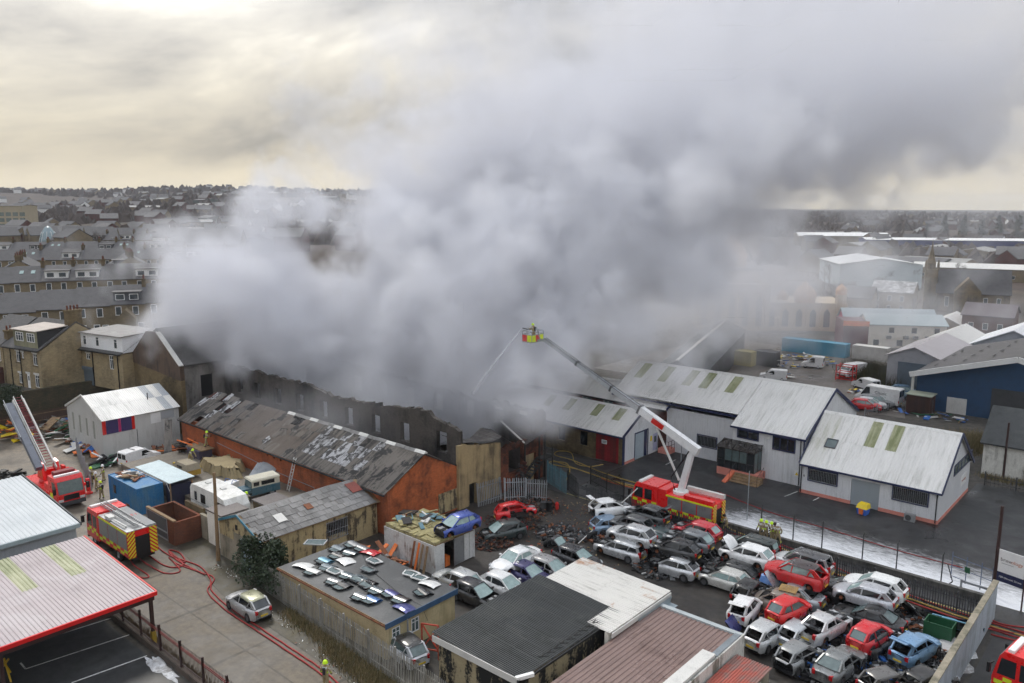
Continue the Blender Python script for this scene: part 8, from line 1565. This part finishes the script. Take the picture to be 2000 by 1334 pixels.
 # woods and trees
M['bark']=stained('winter_bark',(.075,.058,.045),(.04,.033,.028),.6,2);M['twig']=paint((.075,.052,.042),.9,.3);M['needle']=paint((.018,.034,.018),.9,.4,scale=3);M['leaf']=paint((.028,.045,.020),.7,.5,scale=5);M['woods']=paint((.060,.044,.036),.95,.5,scale=.05)
def bare_tree(seed,h):
 r=random.Random(seed);t=MB();tw=MB()
 def grow(p,d,ln,rad,lev):
  q=p+d*ln;(t if lev<3 else tw).tube([p,(p+q)/2+Vector((r.uniform(-1,1),r.uniform(-1,1),0))*ln*.06,q],rad,5 if lev<2 else 3,rad*.6,False)
  if lev>=6:return
  for _ in range(3 if lev<5 else 4):grow(p+d*ln*r.uniform(.55,1),(d+Vector((r.uniform(-1,1),r.uniform(-1,1),r.uniform(-.25,.6)))*.75).normalized(),ln*r.uniform(.6,.8),rad*.55,lev+1)
 grow(Vector((0,0,-.3)),Vector((0,0,1)),h*.3,h*.022,0);return t.mesh('trunk',M['bark']),tw.mesh('twigs',M['twig'])
def conifer(seed,h):
 r=random.Random(seed);m_=MB()
 for i in range(420):
  z=h*(.1+.9*r.random());R_=h*.24*(1-z/h)**.8+.15;t=r.uniform(0,2*PI);k=r.uniform(.3,1)*R_;c=Vector((k*math.cos(t),k*math.sin(t),z));d=Vector((math.cos(t),math.sin(t),-.35))*.55*h/10;s=Vector((-math.sin(t),math.cos(t),0))*.32*h/10;m_.face([c-s,c+s,c+d+s*.3,c+d-s*.3]);
 t_=MB();t_.tube([(0,0,-.3),(0,0,h*.9)],.18,6,.04);return t_.mesh('trunk',M['bark']),m_.mesh('crown',M['needle'])
BT=[bare_tree(i,9) for i in range(3)];CT=[conifer(i,11) for i in range(2)];used_t={}
def tree(label,x,y,mesh,s,cat='tree',name='bare_tree',group=None):
 o=wroot(name,label,cat,x,y,terrain(x,y),rnd.uniform(0,360),group);put('trunk',mesh[0],o);put('crown',mesh[1],o);o.scale=(s,s,s);return o
for i,(x,y,s) in enumerate(((79,200,1.1),(83,206,1.2),(88,214,1.2),(72,205,1.0),(94,218,1.1),(76,214,1.2),(67,199,.9),(109,206,.8),(112,209,.8),(119,205,.7),(103,203,.7))):tree(['bare winter tree nearest the mosque wing','second bare winter tree from the mosque','third bare winter tree from the mosque','bare tree just behind the mosque wing','bare tree beside the snow-dusted house','bare tree in the back of the mosque group','small bare tree at the mosque corner','reddish bare tree left of the church tower','bare sapling against the church tower','bare sapling before the church nave','bare sapling on the road verge by the church'][i],x,y,BT[i%3],s,group='bare winter trees')
for i in range(12):x,y=330+(i%6)*13+(i//6)*9,640-i*2;tree('dark conifer in the distant evergreen group',x,y,CT[i%2],1.3+.3*((i*5)%3),name='conifer',group='distant conifers')
for i in range(26):u=rnd.uniform(.36,.66) if i%2 else rnd.uniform(-.64,-.24);y=rnd.uniform(235,420);tree('distant bare tree among the rooftops',u*y,y,BT[i%3],rnd.uniform(.8,1.3),group='distant bare trees')
m_=MB();r=random.Random(5)
for i in range(15000):
 y=380+2100*r.random()**1.25;u=r.uniform(-.72,.74);x=u*y
 if math.sin(x*.011+y*.006)+math.sin(x*.004-y*.013)+.5*math.sin(x*.03)<-.15+(.25 if y<600 else 0):continue
 z=terrain(x,y);s=r.uniform(2.2,5.5)*(1+y/3000);a=r.uniform(0,6.3);ca_,sa_=math.cos(a)*s,math.sin(a)*s;m_.add([(x-ca_,y-sa_,z),(x+sa_,y-ca_,z),(x+ca_,y+sa_,z),(x-sa_,y+ca_,z),(x+r.uniform(-1,1),y,z+s*r.uniform(.9,1.6)),(x-sa_*.6,y+ca_*.6,z+s*r.uniform(.8,1.4))],[(0,1,4),(1,2,4),(2,5,4),(2,3,5),(3,0,5),(0,4,5)])
tag(m_.build('woodland',M['woods']),'brown winter woodland covering the far hills',None,None,'stuff')
# ---------------------------------------------------------------- hoses, debris, bush, tyres and other small things
def hose(name,label,pts,mat,r=.055,z=.05,wig=.0,seed=0,heights=None):
 rr=random.Random(seed);G_=[Vector((*site(*p),0)) for p in pts];out=[]
 for i in range(len(G_)-1):
  p0,p1,p2,p3=G_[max(i-1,0)],G_[i],G_[i+1],G_[min(i+2,len(G_)-1)]
  for k in range(6):t=k/6;q=.5*((2*p1)+(p2-p0)*t+(2*p0-5*p1+4*p2-p3)*t*t+(3*p1-p0-3*p2+p3)*t**3);out.append((q.x+rr.uniform(-wig,wig),q.y+rr.uniform(-wig,wig),z))
 out.append((G_[-1].x,G_[-1].y,z));m_=MB();m_.tube(out,r,6);return tag(on_grid(m_.build(name,mat,smooth=True)),label,'hose')
A1=[(262,1080),(280,1098),(320,1120),(352,1116),(330,1090),(345,1102),(395,1120),(418,1130),(412,1152),(445,1185),(500,1222),(560,1262),(620,1302),(665,1340)]
hose('fire_hose','red hose looping from the engine tail down the alley, nearest the car',A1,M['hose_red'],wig=.02);hose('fire_hose','red hose running beside it down the alley nearer the railing',[(x-6,y+6) if i>6 else (x+14-i*3,y-12) for i,(x,y) in enumerate(A1)],M['hose_red'],wig=.02,seed=2,z=.06);hose('fire_hose','short red hose curling behind the engine',[(250,1085),(262,1105),(290,1125),(283,1130),(272,1128)],M['hose_red'])
hose('fire_hose','red hose crossing below the brick bin store',[(302,1060),(318,1078),(360,1100),(352,1082),(330,1076),(345,1095),(400,1124)],M['hose_red'],z=.07)
ST=[(1270,955),(1330,985),(1440,1033),(1560,1078),(1680,1130),(1780,1165),(1880,1200),(2010,1240)]
for k,(dy,mt,lb) in enumerate(((0,'hose_red','red hose along the street nearest the kerb wall'),(7,'hose_yellow','yellow hose between the red hoses along the street'),(13,'hose_red','red hose along the street nearest the scrapyard railings'))):hose('fire_hose',lb,[(x,y+dy) for x,y in ST],M[mt] if k!=1 else M['hose_yellow'],.06,.05,.03,k)
for k in range(3):hose('fire_hose',['upper','middle','lower'][k]+' red hose crossing the lane at the right edge',[(1935,1212+k*14),(1965,1222+k*13),(2015,1228+k*16)],M['hose_red'],.06)
hose('fire_hose','tan hose looping in front of the sooty stone wall',[(1262,950),(1180,925),(1120,900),(1085,890),(1090,882),(1115,885),(1124,905),(1150,912),(1178,908)],M['hose_yellow'],.05);hose('fire_hose','tan hose curling toward the black yard gate',[(1260,955),(1190,938),(1130,918),(1080,908),(1075,903),(1105,905),(1113,920),(1105,940)],M['hose_yellow'],.05);hose('fire_hose','straight yellow hose from the aerial truck to the burnt stair',[(1265,962),(1210,945),(1150,925),(1080,900)],M['hose_yellow'],.05);hose('fire_hose','orange-red hose beside the aerial truck front',[(1175,935),(1200,945),(1255,958)],paint((.42,.10,.04),.7,.2),.06);hose('fire_hose','long red hose across the slushy yard',[(1400,960),(1500,1000),(1620,1035),(1750,1075),(1880,1110)],M['hose_red'],.035);hose('fire_hose','dark hose on the concrete by the turntable ladder',[(0,920),(25,935),(15,960),(40,945),(70,925)],M['black'],.06)
# bush by the slate shed
BS=root('bush','dense dark green bush between slate shed and palisade fence','bush',*site(525,1150));r=random.Random(8);m_=MB()
lob=[(Vector((r.uniform(-1.3,1.3),r.uniform(-.9,.9),r.uniform(.8,2.6))),r.uniform(.5,1.0)) for _ in range(16)]
for i in range(9000):
 c,R_=r.choice(lob);d=Vector((r.gauss(0,1),r.gauss(0,1),r.gauss(0,1))).normalized()*R_*r.random()**.4;p=c+d;u=Vector((r.gauss(0,1),r.gauss(0,1),r.gauss(0,1))).normalized();v_=u.orthogonal().normalized();s=r.uniform(.03,.075);m_.cur=r.randrange(2);m_.face([p-u*s*1.6,p+v_*s,p+u*s*1.6,p-v_*s])
q=m_.build('foliage',[M['leaf'],paint((.034,.05,.024),.7,.4,scale=5)],BS);q['kind']='stuff';m_=MB()
for i in range(5):m_.tube([(0,0,0),(r.uniform(-.4,.4),r.uniform(-.4,.4),.9),(r.uniform(-1,1),r.uniform(-.8,.8),2.2)],.07,5,.03)
m_.build('stem',M['bark'],BS);BS.scale=(1.35,1.35,1.25)
BS2=root('bush','dark evergreen shrub at the left edge below the houses','bush',*site(-5,792,4.0),3.8);m_=MB()
for i in range(5000):c=Vector((r.uniform(-2.4,2.4),r.uniform(-2.4,2.4),r.uniform(0,2.4)));d=Vector((r.gauss(0,1),r.gauss(0,1),r.gauss(0,1))).normalized();v_=d.orthogonal().normalized();s=r.uniform(.06,.14);m_.face([c-d*s,c+v_*s*.6,c+d*s,c-v_*s*.6])
q=m_.build('foliage',M['leaf'],BS2);q['kind']='stuff'
# dry weeds along the palisade and in the yards
def weeds(label,segs,n,mats,seed,hmin=.15,hmax=.5):
 r=random.Random(seed);m_=MB()
 for _ in range(n):
  (a0,b0),(a1,b1),sp=r.choice(segs);t=r.random();a=a0+(a1-a0)*t+r.gauss(0,sp);b=b0+(b1-b0)*t+r.gauss(0,sp);h=r.uniform(hmin,hmax);w=r.uniform(.01,.03);dx,dy=r.uniform(-.5,.5)*h,r.uniform(-.5,.5)*h;m_.cur=r.randrange(len(mats));m_.face([(a-w,b,.01),(a+w,b+w,.01),(a+dx+w*.3,b+dy,h)])
 return tag(on_grid(m_.build('weeds',mats)),label,None,None,'stuff')
dry=[paint((.20,.15,.07),.9,.3),paint((.10,.10,.04),.9,.3),paint((.26,.20,.11),.9,.3)]
weeds('dry weeds along the weathered palisade fence',[((-46,28.2),(-28,27.0),.3),((-40,27.3),(-28,26.3),.35)],9000,dry,1);weeds('weeds between the brown railing and the alley',[((-60,20.5),(-30,20.3),.15)],3500,dry,2,.1,.3);weeds('brown scrub behind the white gabled unit',[((-26,98),(-18,106),1.6)],12000,dry,3,.4,1.5);weeds('weeds under the whitewashed shed wall',[((-16,92.5),(4,92.5),.4)],4000,dry,4,.2,.7);weeds('scrub round the works yard edge',[((-36,131),(-44,140),1.6)],9000,[M['twig'],M['leaf'],dry[1]],5,.6,2.8)
# scrapyard litter
rubble('yard_litter','oily litter and broken trim between the wrecked cars',None,[(0,0,1,1,0)],M['black'],1,.01,.02,1);bpy.data.objects.remove(bpy.data.objects['yard_litter'])
def litter(label,ells,mats,n,smin,smax,seed):return tag(on_grid(rubble('yard_litter',None,None,ells,mats,n,smin,smax,seed)),label,None,None,'stuff')
litter('oily litter and broken trim between the wrecked cars',[(-40+i*3.2,51.5+(i%3)*2.2,2.2,2.0,.3) for i in range(10)],[M['black']]*5+[M['dark_grey'],M['dark_grey'],M['steel'],M['rust']],3200,.05,.34,12);litter('charred debris below the burnt end wall',[(-46.5,55,3.2,2.6,.5),(-45,51,2.6,2.6,.7),(-43.5,46.5,2,2,.7)],[M['black'],M['charcoal'],M['brick_burnt'],M['rust'],M['brick_dark']],1800,.03,.2,13);litter('scattered brick crumbs across the yard mud',[(-43,56,4.5,2.6,.05),(-38,50,6,5,.03)],[M['brick_dark'],M['render_sooty'],M['brick_orange']],500,.03,.09,14);litter('engine parts and trim in the lower corner of the scrapyard',[(-15,46.5,3.4,2.4,.6),(-12,49,1.6,2,.5),(-18,50,3,2,.3)],[M['black']]*5+[M['steel'],M['dark_grey'],M['blue']],1500,.05,.34,15)
litter('frost and rubbish along the alley verge',[(-46,27.4,3,.6,.02),(-38,26.6,5,.7,.02),(-55,28.6,2,.5,.03)],[M['offwhite'],M['white'],M['rust']],130,.02,.07,16)
# tyres: each its own
tyre_mesh();tp=[site(*m2_(30+22*i,705-3*i)) for i in range(6)]+[site(*m2_(430+i*16,640-i*4)) for i in range(5)]+[(-44.5+(i%4)*.7,47.6+(i//4)*.8) for i in range(8)]+[site(*mq_(1330+50*i,1290+12*(i%2))) for i in range(4)]+[(-14.2+i*.5,57.6) for i in range(5)]
lb=['tyre standing in the row beside the black hatchback']*6+['tyre leaning by the street-side silver estate']*5+['tyre in the heap beside the container store']*8+['tyre on the ground near the red wreck']*4+['tyre along the street railings near the snow']*5
for i,(a_,b_) in enumerate(tp):up=i<11;o=put('tyre',SHEETS['tyre'],None);on_grid(o,a_,b_,.31 if up else .1+(.2 if 11<=i<19 and i%3==0 else 0),90+rnd.uniform(-15,15));o.rotation_euler.x=rnd.uniform(-.15,.15) if up else PI/2;tag(o,lb[i],'tyre',lb[i]+'s')
# pallet, bicycle, skip, bonnets, drums and boards
def pallet(label,a,b,z,rot,tilt=0):
 o=root('pallet',label,'pallet',a,b,z,rot);o.rotation_euler.x=math.radians(tilt)
 for i in range(7):m_=MB();m_.box(-.6,.6,-.5+i*.155,-.5+i*.155+.1,.1,.12);m_.build('deck_board',M['pallet'],o)
 for x in (-.55,-.05,.45):m_=MB();m_.box(x,x+.1,-.5,.53,0,.098);m_.build('bearer',M['pallet'],o)
a_,b_=site(*m3_(890,850),1.5);pallet('yellow wooden pallet on the tan car shell',a_,b_,1.52,10);pallet('pale pallet leaning upright beside the metal shed',*site(296,890),.1,80,70)
BK=root('bicycle','dark bicycle lying against the cut silver hatchback','bicycle',*site(*m2_(1215,965)),.05,10);BK.rotation_euler.x=math.radians(35)
for x in (-.5,.5):m_=MB();m_.lathe([(.30,-.02),(.33,0),(.30,.02),(.28,0),(.30,-.02)],1,18,(x,0,.33));m_.build('wheel',M['rubber'],BK)
m_=MB()
for p,q in (((-.5,0,.33),(-.15,0,.75)),((-.15,0,.75),(.35,0,.75)),((.35,0,.75),(0,0,.33)),((0,0,.33),(-.15,0,.75)),((-.5,0,.33),(0,0,.33)),((.35,0,.95),(.5,0,.33)),((-.15,0,.75),(-.2,0,.92))):m_.tube([p,q],.02,5)
m_.tube([(.35,-.25,1.0),(.35,.25,1.0)],.018,5);m_.build('frame',M['silver_trim'],BK);m_=MB();m_.box(-.32,-.1,-.06,.06,.92,.97);m_.build('saddle',M['black'],BK)
o=root('metal_skip','open dark green metal skip on the slush','skip',*site(*mc_(760,880)),0,0)
for bx_ in ((0,1.7,0,.06,0,.95),(0,1.7,1.14,1.2,0,.95),(0,.06,.06,1.14,0,.95),(1.64,1.7,.06,1.14,0,.95),(.06,1.64,.06,1.14,.02,.08)):m_=MB();m_.box(*bx_);m_.build('plate',M['green'],o)
for lab_,px,zf,col,z,rot in (('bright blue car bonnet leaning at the white hatchback tail',(300,1215),m3_,'indigo',.55,95),('blue bonnet upright behind the tan shell',(680,770),m3_,'blue',.9,0),('indigo bonnet propped on the street railings',(880,720),mc_,'indigo',.6,180),('blue bonnet beside the end wall',(1130,790),mc_,'blue',.4,200),('pale blue door against the railings corner',(1210,830),mc_,'lblue',.5,190),('white bonnet leaning at the silver hatchback shell',(640,640),mc_,'white',.6,150)):
 a_,b_=site(*zf(*px),z);o=put('car_bonnet',panel_mesh('bonnet',PC[col]));on_grid(o,a_,b_,z,rot);o.rotation_euler.x=math.radians(50);o.scale=(1.15,)*3;tag(o,lab_,'car panel')
for lab_,px in (('teal windscreen glass nearest the indigo bonnet',(960,770)),('teal windscreen glass in the middle of the corner stack',(1050,800))):
 a_,b_=site(*mc_(*px),.5);o=put('loose_windscreen',panel_mesh('glazed',PC['lblue']));on_grid(o,a_,b_,.5,185);o.rotation_euler.x=math.radians(60);tag(o,lab_,'windscreen')
for i,(x,y) in enumerate(((1608,1235),(1655,1235))):a_,b_=site(*mq_(x,y));m_=MB();m_.lathe([(.001,0),(.29,0),(.29,.86),(.001,.86)],2,14,(0,0,0));tag(on_grid(m_.build('oil_drum',M['black'] if i else M['dark_grey']),a_,b_,.006),['dark grey oil drum by the red gas cylinder','black oil drum next to the grey one'][i],'drum','oil drums')
a_,b_=site(*mq_(1725,1225));m_=MB();m_.lathe([(.001,0),(.16,0),(.17,.1),(.17,.6),(.1,.72),(.05,.75),(.001,.78)],2,12);tag(on_grid(m_.build('gas_cylinder',M['red']),a_,b_,.006),'small red gas cylinder near the yard gate','cylinder')
LP=root('long_white_pole','long thin white pole propped across the street fence','pole',*site(*m2_(330,680)));e_=Vector((*site(*m2_(925,120),2.6),2.6));s_=Vector((*site(*m2_(330,680)),0));m_=MB();m_.tube([(0,0,.05),tuple(e_-s_)],.045,6);m_.build('pole',M['offwhite'],LP)
# left yard clutter
for i,(x,y,n,ext,ml,lb_,sd) in enumerate(((120,850,70,(5,2.6,2.2),['timber','black','rust','steel','offwhite','green'],'tall heap of planks, pipes and scrap beside the metal shed',51),(175,880,44,(3,1.4,1.6),['orange','rust','timber','offwhite','blue'],'orange racking and bags at the shed corner',52),(30,850,46,(4,2,2),['rust','yellow','galv','orange'],'yellow and rusty scaffold frames at the left edge',53),(320,888,40,(2.2,1.6,1.2),['orange','rust','black','timber','steel'],'orange and black scrap by the right end of the metal shed',54),(375,895,40,(2.4,1.5,1.0),['black','dark_grey','rust','steel'],'black steel trolleys and frames below the brick wall',55),(210,905,20,(1.4,1,.7),['green','white','black'],'green and white bags by the white van',56),(20,935,26,(1.6,1,1.3),['black','black','dark_grey'],'rack of black gas bottles at the left edge',57),(95,815,60,(6,2,1.8),['grey','black','offwhite','steel','blue'],'grey machinery and white tanks below the board fence',58),(150,845,60,(3.6,2.2,1.9),['black','dark_grey','timber','rust','steel'],'dark timber and pipe stack before the shed gable',59),(350,905,34,(2,1.4,.8),['black','timber','steel','orange'],'low scrap behind the yellow scaffold boards',60))):
 a_,b_=site(x,y);heap('scrap_heap',lb_,'scrap',a_,b_,0 if x<370 else .9,n,ext,[M[k] for k in ml],sd,.5,2.4,.5)
a_,b_=site(*[(180+1470/5.559),(860+330/5.559)],1.1);SP=rough_patch('sand','heap of tan sand below the brick wall',-74.4,39.3,3.0,1.7,stained('tan_sand',(.34,.27,.15),(.22,.18,.10),.5,.6,.9,False),1.1,40,9,1.2);a_,b_=-74.4,39.3
o=root('lean_to_sheet','grey corrugated sheet stack leaning in the raised yard','metal sheets',-70.2,39.4,1.1,15)
for i in range(3):q=put('sheet',corr_mesh(2.2,2.0,.2,.04,M['galv']),o,(i*.25,i*.1,.05+i*.05));q.rotation_euler=(math.radians(38),0,0)
o=root('builders_bag','white bulk sand bag beside the four-by-four','bulk bag',-68.6,36.9,1.1,12);m_=MB();m_.hexa([(-.45,-.45,0),(.45,-.45,0),(.45,.45,0),(-.45,.45,0)],[(-.55,-.5,.85),(.5,-.55,.8),(.55,.5,.9),(-.5,.55,.8)]);m_.build('bag',M['white'],o);m_=MB()
for s in (-1,1):m_.tube([(s*.45,-.4,.8),(s*.5,-.2,1.15),(s*.45,.3,.85)],.03,4)
m_.build('strap',M['blue'],o)
o=root('ladder','aluminium ladder leaning on the brick wall','ladder',-64.3,40.3,1.1);ladder_mesh(o,(0,0,0),(.1,.9,3.1),.45,M['silver_trim'],10,'stiles')
o=root('work_platform','plank platform on stacked bales against the brick wall','platform',-81.0,40.2,1.0);m_=MB();m_.box(-1.6,1.6,-.7,.8,1.0,1.1);m_.build('planks',M['timber'],o);m_=MB();m_.box(-1.2,1.4,-.9,.6,0,.98);m_.build('bales',paint((.07,.06,.09),.8,.3),o);m_=MB();m_.bar((-3.6,-.8,1.3),(-1,-.4,1.15),.12,.1);m_.bar((-3.2,.2,1.35),(-1,.3,1.15),.12,.1);m_.build('pole',M['orange'],o)
o=root('burnt_plank','long scorched sheet slid off the roof at the warehouse corner','sheet',-85.6,38.2,.2,60);q=put('sheet',corr_mesh(.8,5.2,.15,.04,M['roof_burnt']),o);q.rotation_euler=(math.radians(42),0,0)
o=root('box_trailer','old tan and yellow trailer between awning and sand heap','trailer',-76.9,35.2,1.1);m_=MB();m_.box(0,2.6,0,1.6,.35,.9);m_.build('body',paint((.45,.28,.05),.6,.25),o);m_=MB();m_.hexa([(-.05,-.05,.902),(2.65,-.05,.902),(2.65,1.65,.902),(-.05,1.65,.902)],[(.3,.2,1.5),(2.4,.2,1.5),(2.4,1.4,1.5),(.3,1.4,1.5)]);m_.build('canvas_top',stained('tan_canvas',(.33,.28,.2),(.2,.17,.12),.6,1,.9,False),o);m_=MB();m_.box(.8,1.8,-.0,.03,1.05,1.3);m_.build('window',M['glass_dark'],o)
for x in (.7,1.6):big_wheel(o,x,0,.3,.18)
for i in range(2):m_=MB();m_.bar((0,0,0),(3.2,.3,.0),.25,.12);tag(on_grid(m_.build('yellow_board',paint((.50,.36,.05),.7,.2)),-80.5+i*.5,36.9+i*.5,1.2+i*.02,8),['yellow scaffold board nearest the awning','yellow scaffold board nearest the brick wall'][i],'board','yellow boards in the raised yard')
palisade('mesh_fence','grey mesh panel fence behind the turntable ladder',site(150,888),site(178,960),2.0,.25,'galv',pw=.03)
RF=root('steel_trestle','red triangular steel frame behind the near palisade','frame',*site(*zz7(470,1110)),0,5);m_=MB()
for p,q in (((0,0,0),(0,0,2)),((1.4,0,0),(1.4,0,2.3)),((0,0,2),(1.4,0,2.3)),((0,0,.3),(1.4,0,2.2)),((0,0,2),(1.4,0,.6)),((0,0,.3),(1.4,0,.6))):m_.bar(p,q,.08)
m_.build('bars',paint((.42,.06,.03),.6,.25),RF)
WJ=root('water_jet','thin white water jet arching from the boom cage into the smoke','water jet',-34.2,61.2,0,180);m_=MB();p0=Vector((bx+1.9,.1,bz+1.25));pts=[p0+Vector((t*4.6,t*2.6,-6.2*t-.9*t*t)) for t in [i/12 for i in range(13)]];m_.tube(pts,.05,6,.22)
mw,t,b=new_mat('water_spray');b.inputs['Base Color'].default_value=(.85,.87,.9,1);b.inputs['Alpha'].default_value=.6;b.inputs['Roughness'].default_value=.6;m_.build('spray',mw,WJ,smooth=True)
# ---------------------------------------------------------------- smoke: one body of real volume, billowing from the shell and drifting right
LO,HI,RES=Vector((-62,68,1.5)),Vector((130,190,76)),.8
ng=bpy.data.node_groups.new('smoke_field','GeometryNodeTree');ng.interface.new_socket('Geometry',in_out='INPUT',socket_type='NodeSocketGeometry');ng.interface.new_socket('Geometry',in_out='OUTPUT',socket_type='NodeSocketGeometry')
gN,gL=ng.nodes,ng.links
def gn(t,**k):
 n=gN.new(t)
 for a,b in k.items():setattr(n,a,b)
 return n
def gm_(op,a,b=None,c=None,clamp=False):
 n=gn('ShaderNodeMath',operation=op);n.use_clamp=clamp
 for i,v in enumerate((a,b,c)):
  if v is None:continue
  if hasattr(v,'links'):gL.new(v,n.inputs[i])
  else:n.inputs[i].default_value=v
 return n.outputs[0]
def gmap(v,a0,a1,b0,b1,sm=True):
 n=gn('ShaderNodeMapRange');n.interpolation_type='SMOOTHSTEP' if sm else 'LINEAR';gL.new(v,n.inputs[0])
 for i,q in enumerate((a0,a1,b0,b1)):n.inputs[i+1].default_value=q
 return n.outputs[0]
def gcurve(v,pts):
 n=gn('ShaderNodeFloatCurve');x0,x1=pts[0][0],pts[-1][0];y0=min(p[1] for p in pts);y1=max(p[1] for p in pts);cu=n.mapping.curves[0];P_=[((x-x0)/(x1-x0),(y-y0)/(y1-y0)) for x,y in pts]
 while len(cu.points)<len(P_):cu.points.new(.5,.5)
 for q,(x,y) in zip(cu.points,P_):q.location=(x,y);q.handle_type='VECTOR'
 n.mapping.update();gL.new(gmap(v,x0,x1,0,1,False),n.inputs['Value']);return gm_('MULTIPLY_ADD',n.outputs[0],y1-y0,y0)
pos=gn('GeometryNodeInputPosition');sx=gn('ShaderNodeSeparateXYZ');gL.new(pos.outputs[0],sx.inputs[0]);PX,PY,PZ=sx.outputs
def gnoise(scale,detail,off=0,rough=.55,sc=(1,1,1)):
 mp=gn('ShaderNodeVectorMath',operation='MULTIPLY_ADD');gL.new(pos.outputs[0],mp.inputs[0]);mp.inputs[1].default_value=sc;mp.inputs[2].default_value=(off,off*.6,off*.3);n=gn('ShaderNodeTexNoise');n.inputs['Scale'].default_value=scale;n.inputs['Detail'].default_value=detail;n.inputs['Roughness'].default_value=rough;gL.new(mp.outputs[0],n.inputs['Vector']);return n.outputs[0]
nb_,nm_2,nf_=gnoise(.038,2,3),gnoise(.11,3,17,.6),gnoise(.34,3,31,.62)
disp=gm_('ADD',gm_('MULTIPLY',gm_('SUBTRACT',nb_,.5),1.7),gm_('ADD',gm_('MULTIPLY',gm_('SUBTRACT',nm_2,.5),1.5),gm_('MULTIPLY',gm_('SUBTRACT',nf_,.5),1.1)))
vo=gn('ShaderNodeTexVoronoi');vo.feature='SMOOTH_F1';vo.inputs['Scale'].default_value=.13;vo.inputs['Smoothness'].default_value=.5;gL.new(pos.outputs[0],vo.inputs['Vector']);disp=gm_('ADD',disp,gm_('MULTIPLY',gm_('SUBTRACT',vo.outputs['Distance'],.45),.75))
# main column: centre and half-width by height, sheared along the warehouse axis near the ground
cx=gcurve(PZ,[(2,-14),(8,-13),(18,-3),(29,9),(41,26),(53,41),(70,58),(84,72)]);hwx=gcurve(PZ,[(2,14),(8,16.5),(18,26),(29,34),(41,42),(53,52),(70,64),(84,74)]);cyy=gcurve(PZ,[(2,90),(12,94),(20,100),(40,112),(84,130)]);hdy=gcurve(PZ,[(2,6.5),(9,8.5),(20,17),(40,23),(84,32)])
dx=gm_('SUBTRACT',PX,cx);tilt=gmap(PZ,8,26,.86,.1);dy=gm_('ADD',gm_('SUBTRACT',PY,cyy),gm_('MULTIPLY',dx,tilt));e1=gm_('SQRT',gm_('ADD',gm_('POWER',gm_('DIVIDE',dx,hwx),2.0),gm_('POWER',gm_('DIVIDE',dy,hdy),2.0)))
edge=gmap(gm_('ADD',e1,disp),1.05,.83,0,1);thin=gmap(PZ,20,54,1.0,.14);low=gmap(PZ,3.5,9,.4,1.0);core=gm_('MULTIPLY',gm_('MULTIPLY',edge,thin),low)
def puff(c,rad,amt,a0=1.05,a1=.55,nz=1.0):
 q=None
 for v,c0,r0 in zip((PX,PY,PZ),c,rad):w_=gm_('POWER',gm_('ABSOLUTE',gm_('DIVIDE',gm_('SUBTRACT',v,c0),r0)),2.0);q=w_ if q is None else gm_('ADD',q,w_)
 return gm_('MULTIPLY',gmap(gm_('ADD',gm_('SQRT',q),gm_('MULTIPLY',disp,nz)),a0,a1,0,1),amt)
parts=[gm_('MULTIPLY',core,.31),puff((-36,103,16),(17,10,9.5),.26,1.05,.8),puff((-45,106,13),(10,8,6),.05,1.0,.3),puff((-27,99,11),(12,8,6),.3,1.05,.8),puff((-8,90,9),(14,9,5),.12,1.0,.4),puff((20,124,12),(34,18,10),.045,1.0,.3),puff((40,150,12),(46,36,16),.07,1.0,.2),puff((-15,84,6.5),(21,10,4.2),.06,1.0,.3,.8),puff((-1,79,7.5),(6,5,3.5),.05,1.0,.5),puff((72,145,47),(66,42,30),.016,1.0,.2,1.2),puff((-5,112,26),(26,12,8),.16)]
tot=parts[0]
for q in parts[1:]:tot=gm_('MAXIMUM',tot,q)
tot=gm_('MULTIPLY',tot,gmap(nm_2,.28,.7,.45,1.3));tot=gm_('MULTIPLY',tot,gmap(PZ,66,75.5,1.0,0.0));vc=gn('GeometryNodeVolumeCube');gL.new(tot,vc.inputs['Density']);vc.inputs['Min'].default_value=LO;vc.inputs['Max'].default_value=HI
for i,ax in enumerate('XYZ'):vc.inputs['Resolution '+ax].default_value=int((HI[i]-LO[i])/RES)
ms_,t,b=new_mat('smoke');t.nodes.remove(b);pv=tn(t,'ShaderNodeVolumePrincipled');pv.inputs['Color'].default_value=(.950,.957,.992,1);pv.inputs['Density'].default_value=1.0;pv.inputs['Anisotropy'].default_value=.0;t.links.new(pv.outputs[0],t.nodes['Material Output'].inputs['Volume'])
smt=gn('GeometryNodeSetMaterial');smt.inputs['Material'].default_value=ms_;gL.new(vc.outputs[0],smt.inputs['Geometry']);go=gn('NodeGroupOutput');gL.new(smt.outputs[0],go.inputs[0])
SMK=put('smoke',bpy.data.meshes.new('smoke'));SMK.data.materials.append(ms_);mod=SMK.modifiers.new('field','NODES');mod.node_group=ng;tag(SMK,'vast grey plume of smoke rising from the burning warehouse',None,None,'stuff')
# thin winter air over the town
m_=MB();m_.box(-5400,5400,-400,5600,-1.5,92);hz_=m_.build('haze',bpy.data.materials.new('air'));am=hz_.data.materials[0];am.use_nodes=True;at_=am.node_tree;at_.nodes.remove(at_.nodes['Principled BSDF']);av=tn(at_,'ShaderNodeVolumePrincipled');av.inputs['Color'].default_value=(.82,.87,.95,1);av.inputs['Density'].default_value=.00012;at_.links.new(av.outputs[0],at_.nodes['Material Output'].inputs['Volume']);tag(hz_,'thin pale winter haze over the town',None,None,'stuff')
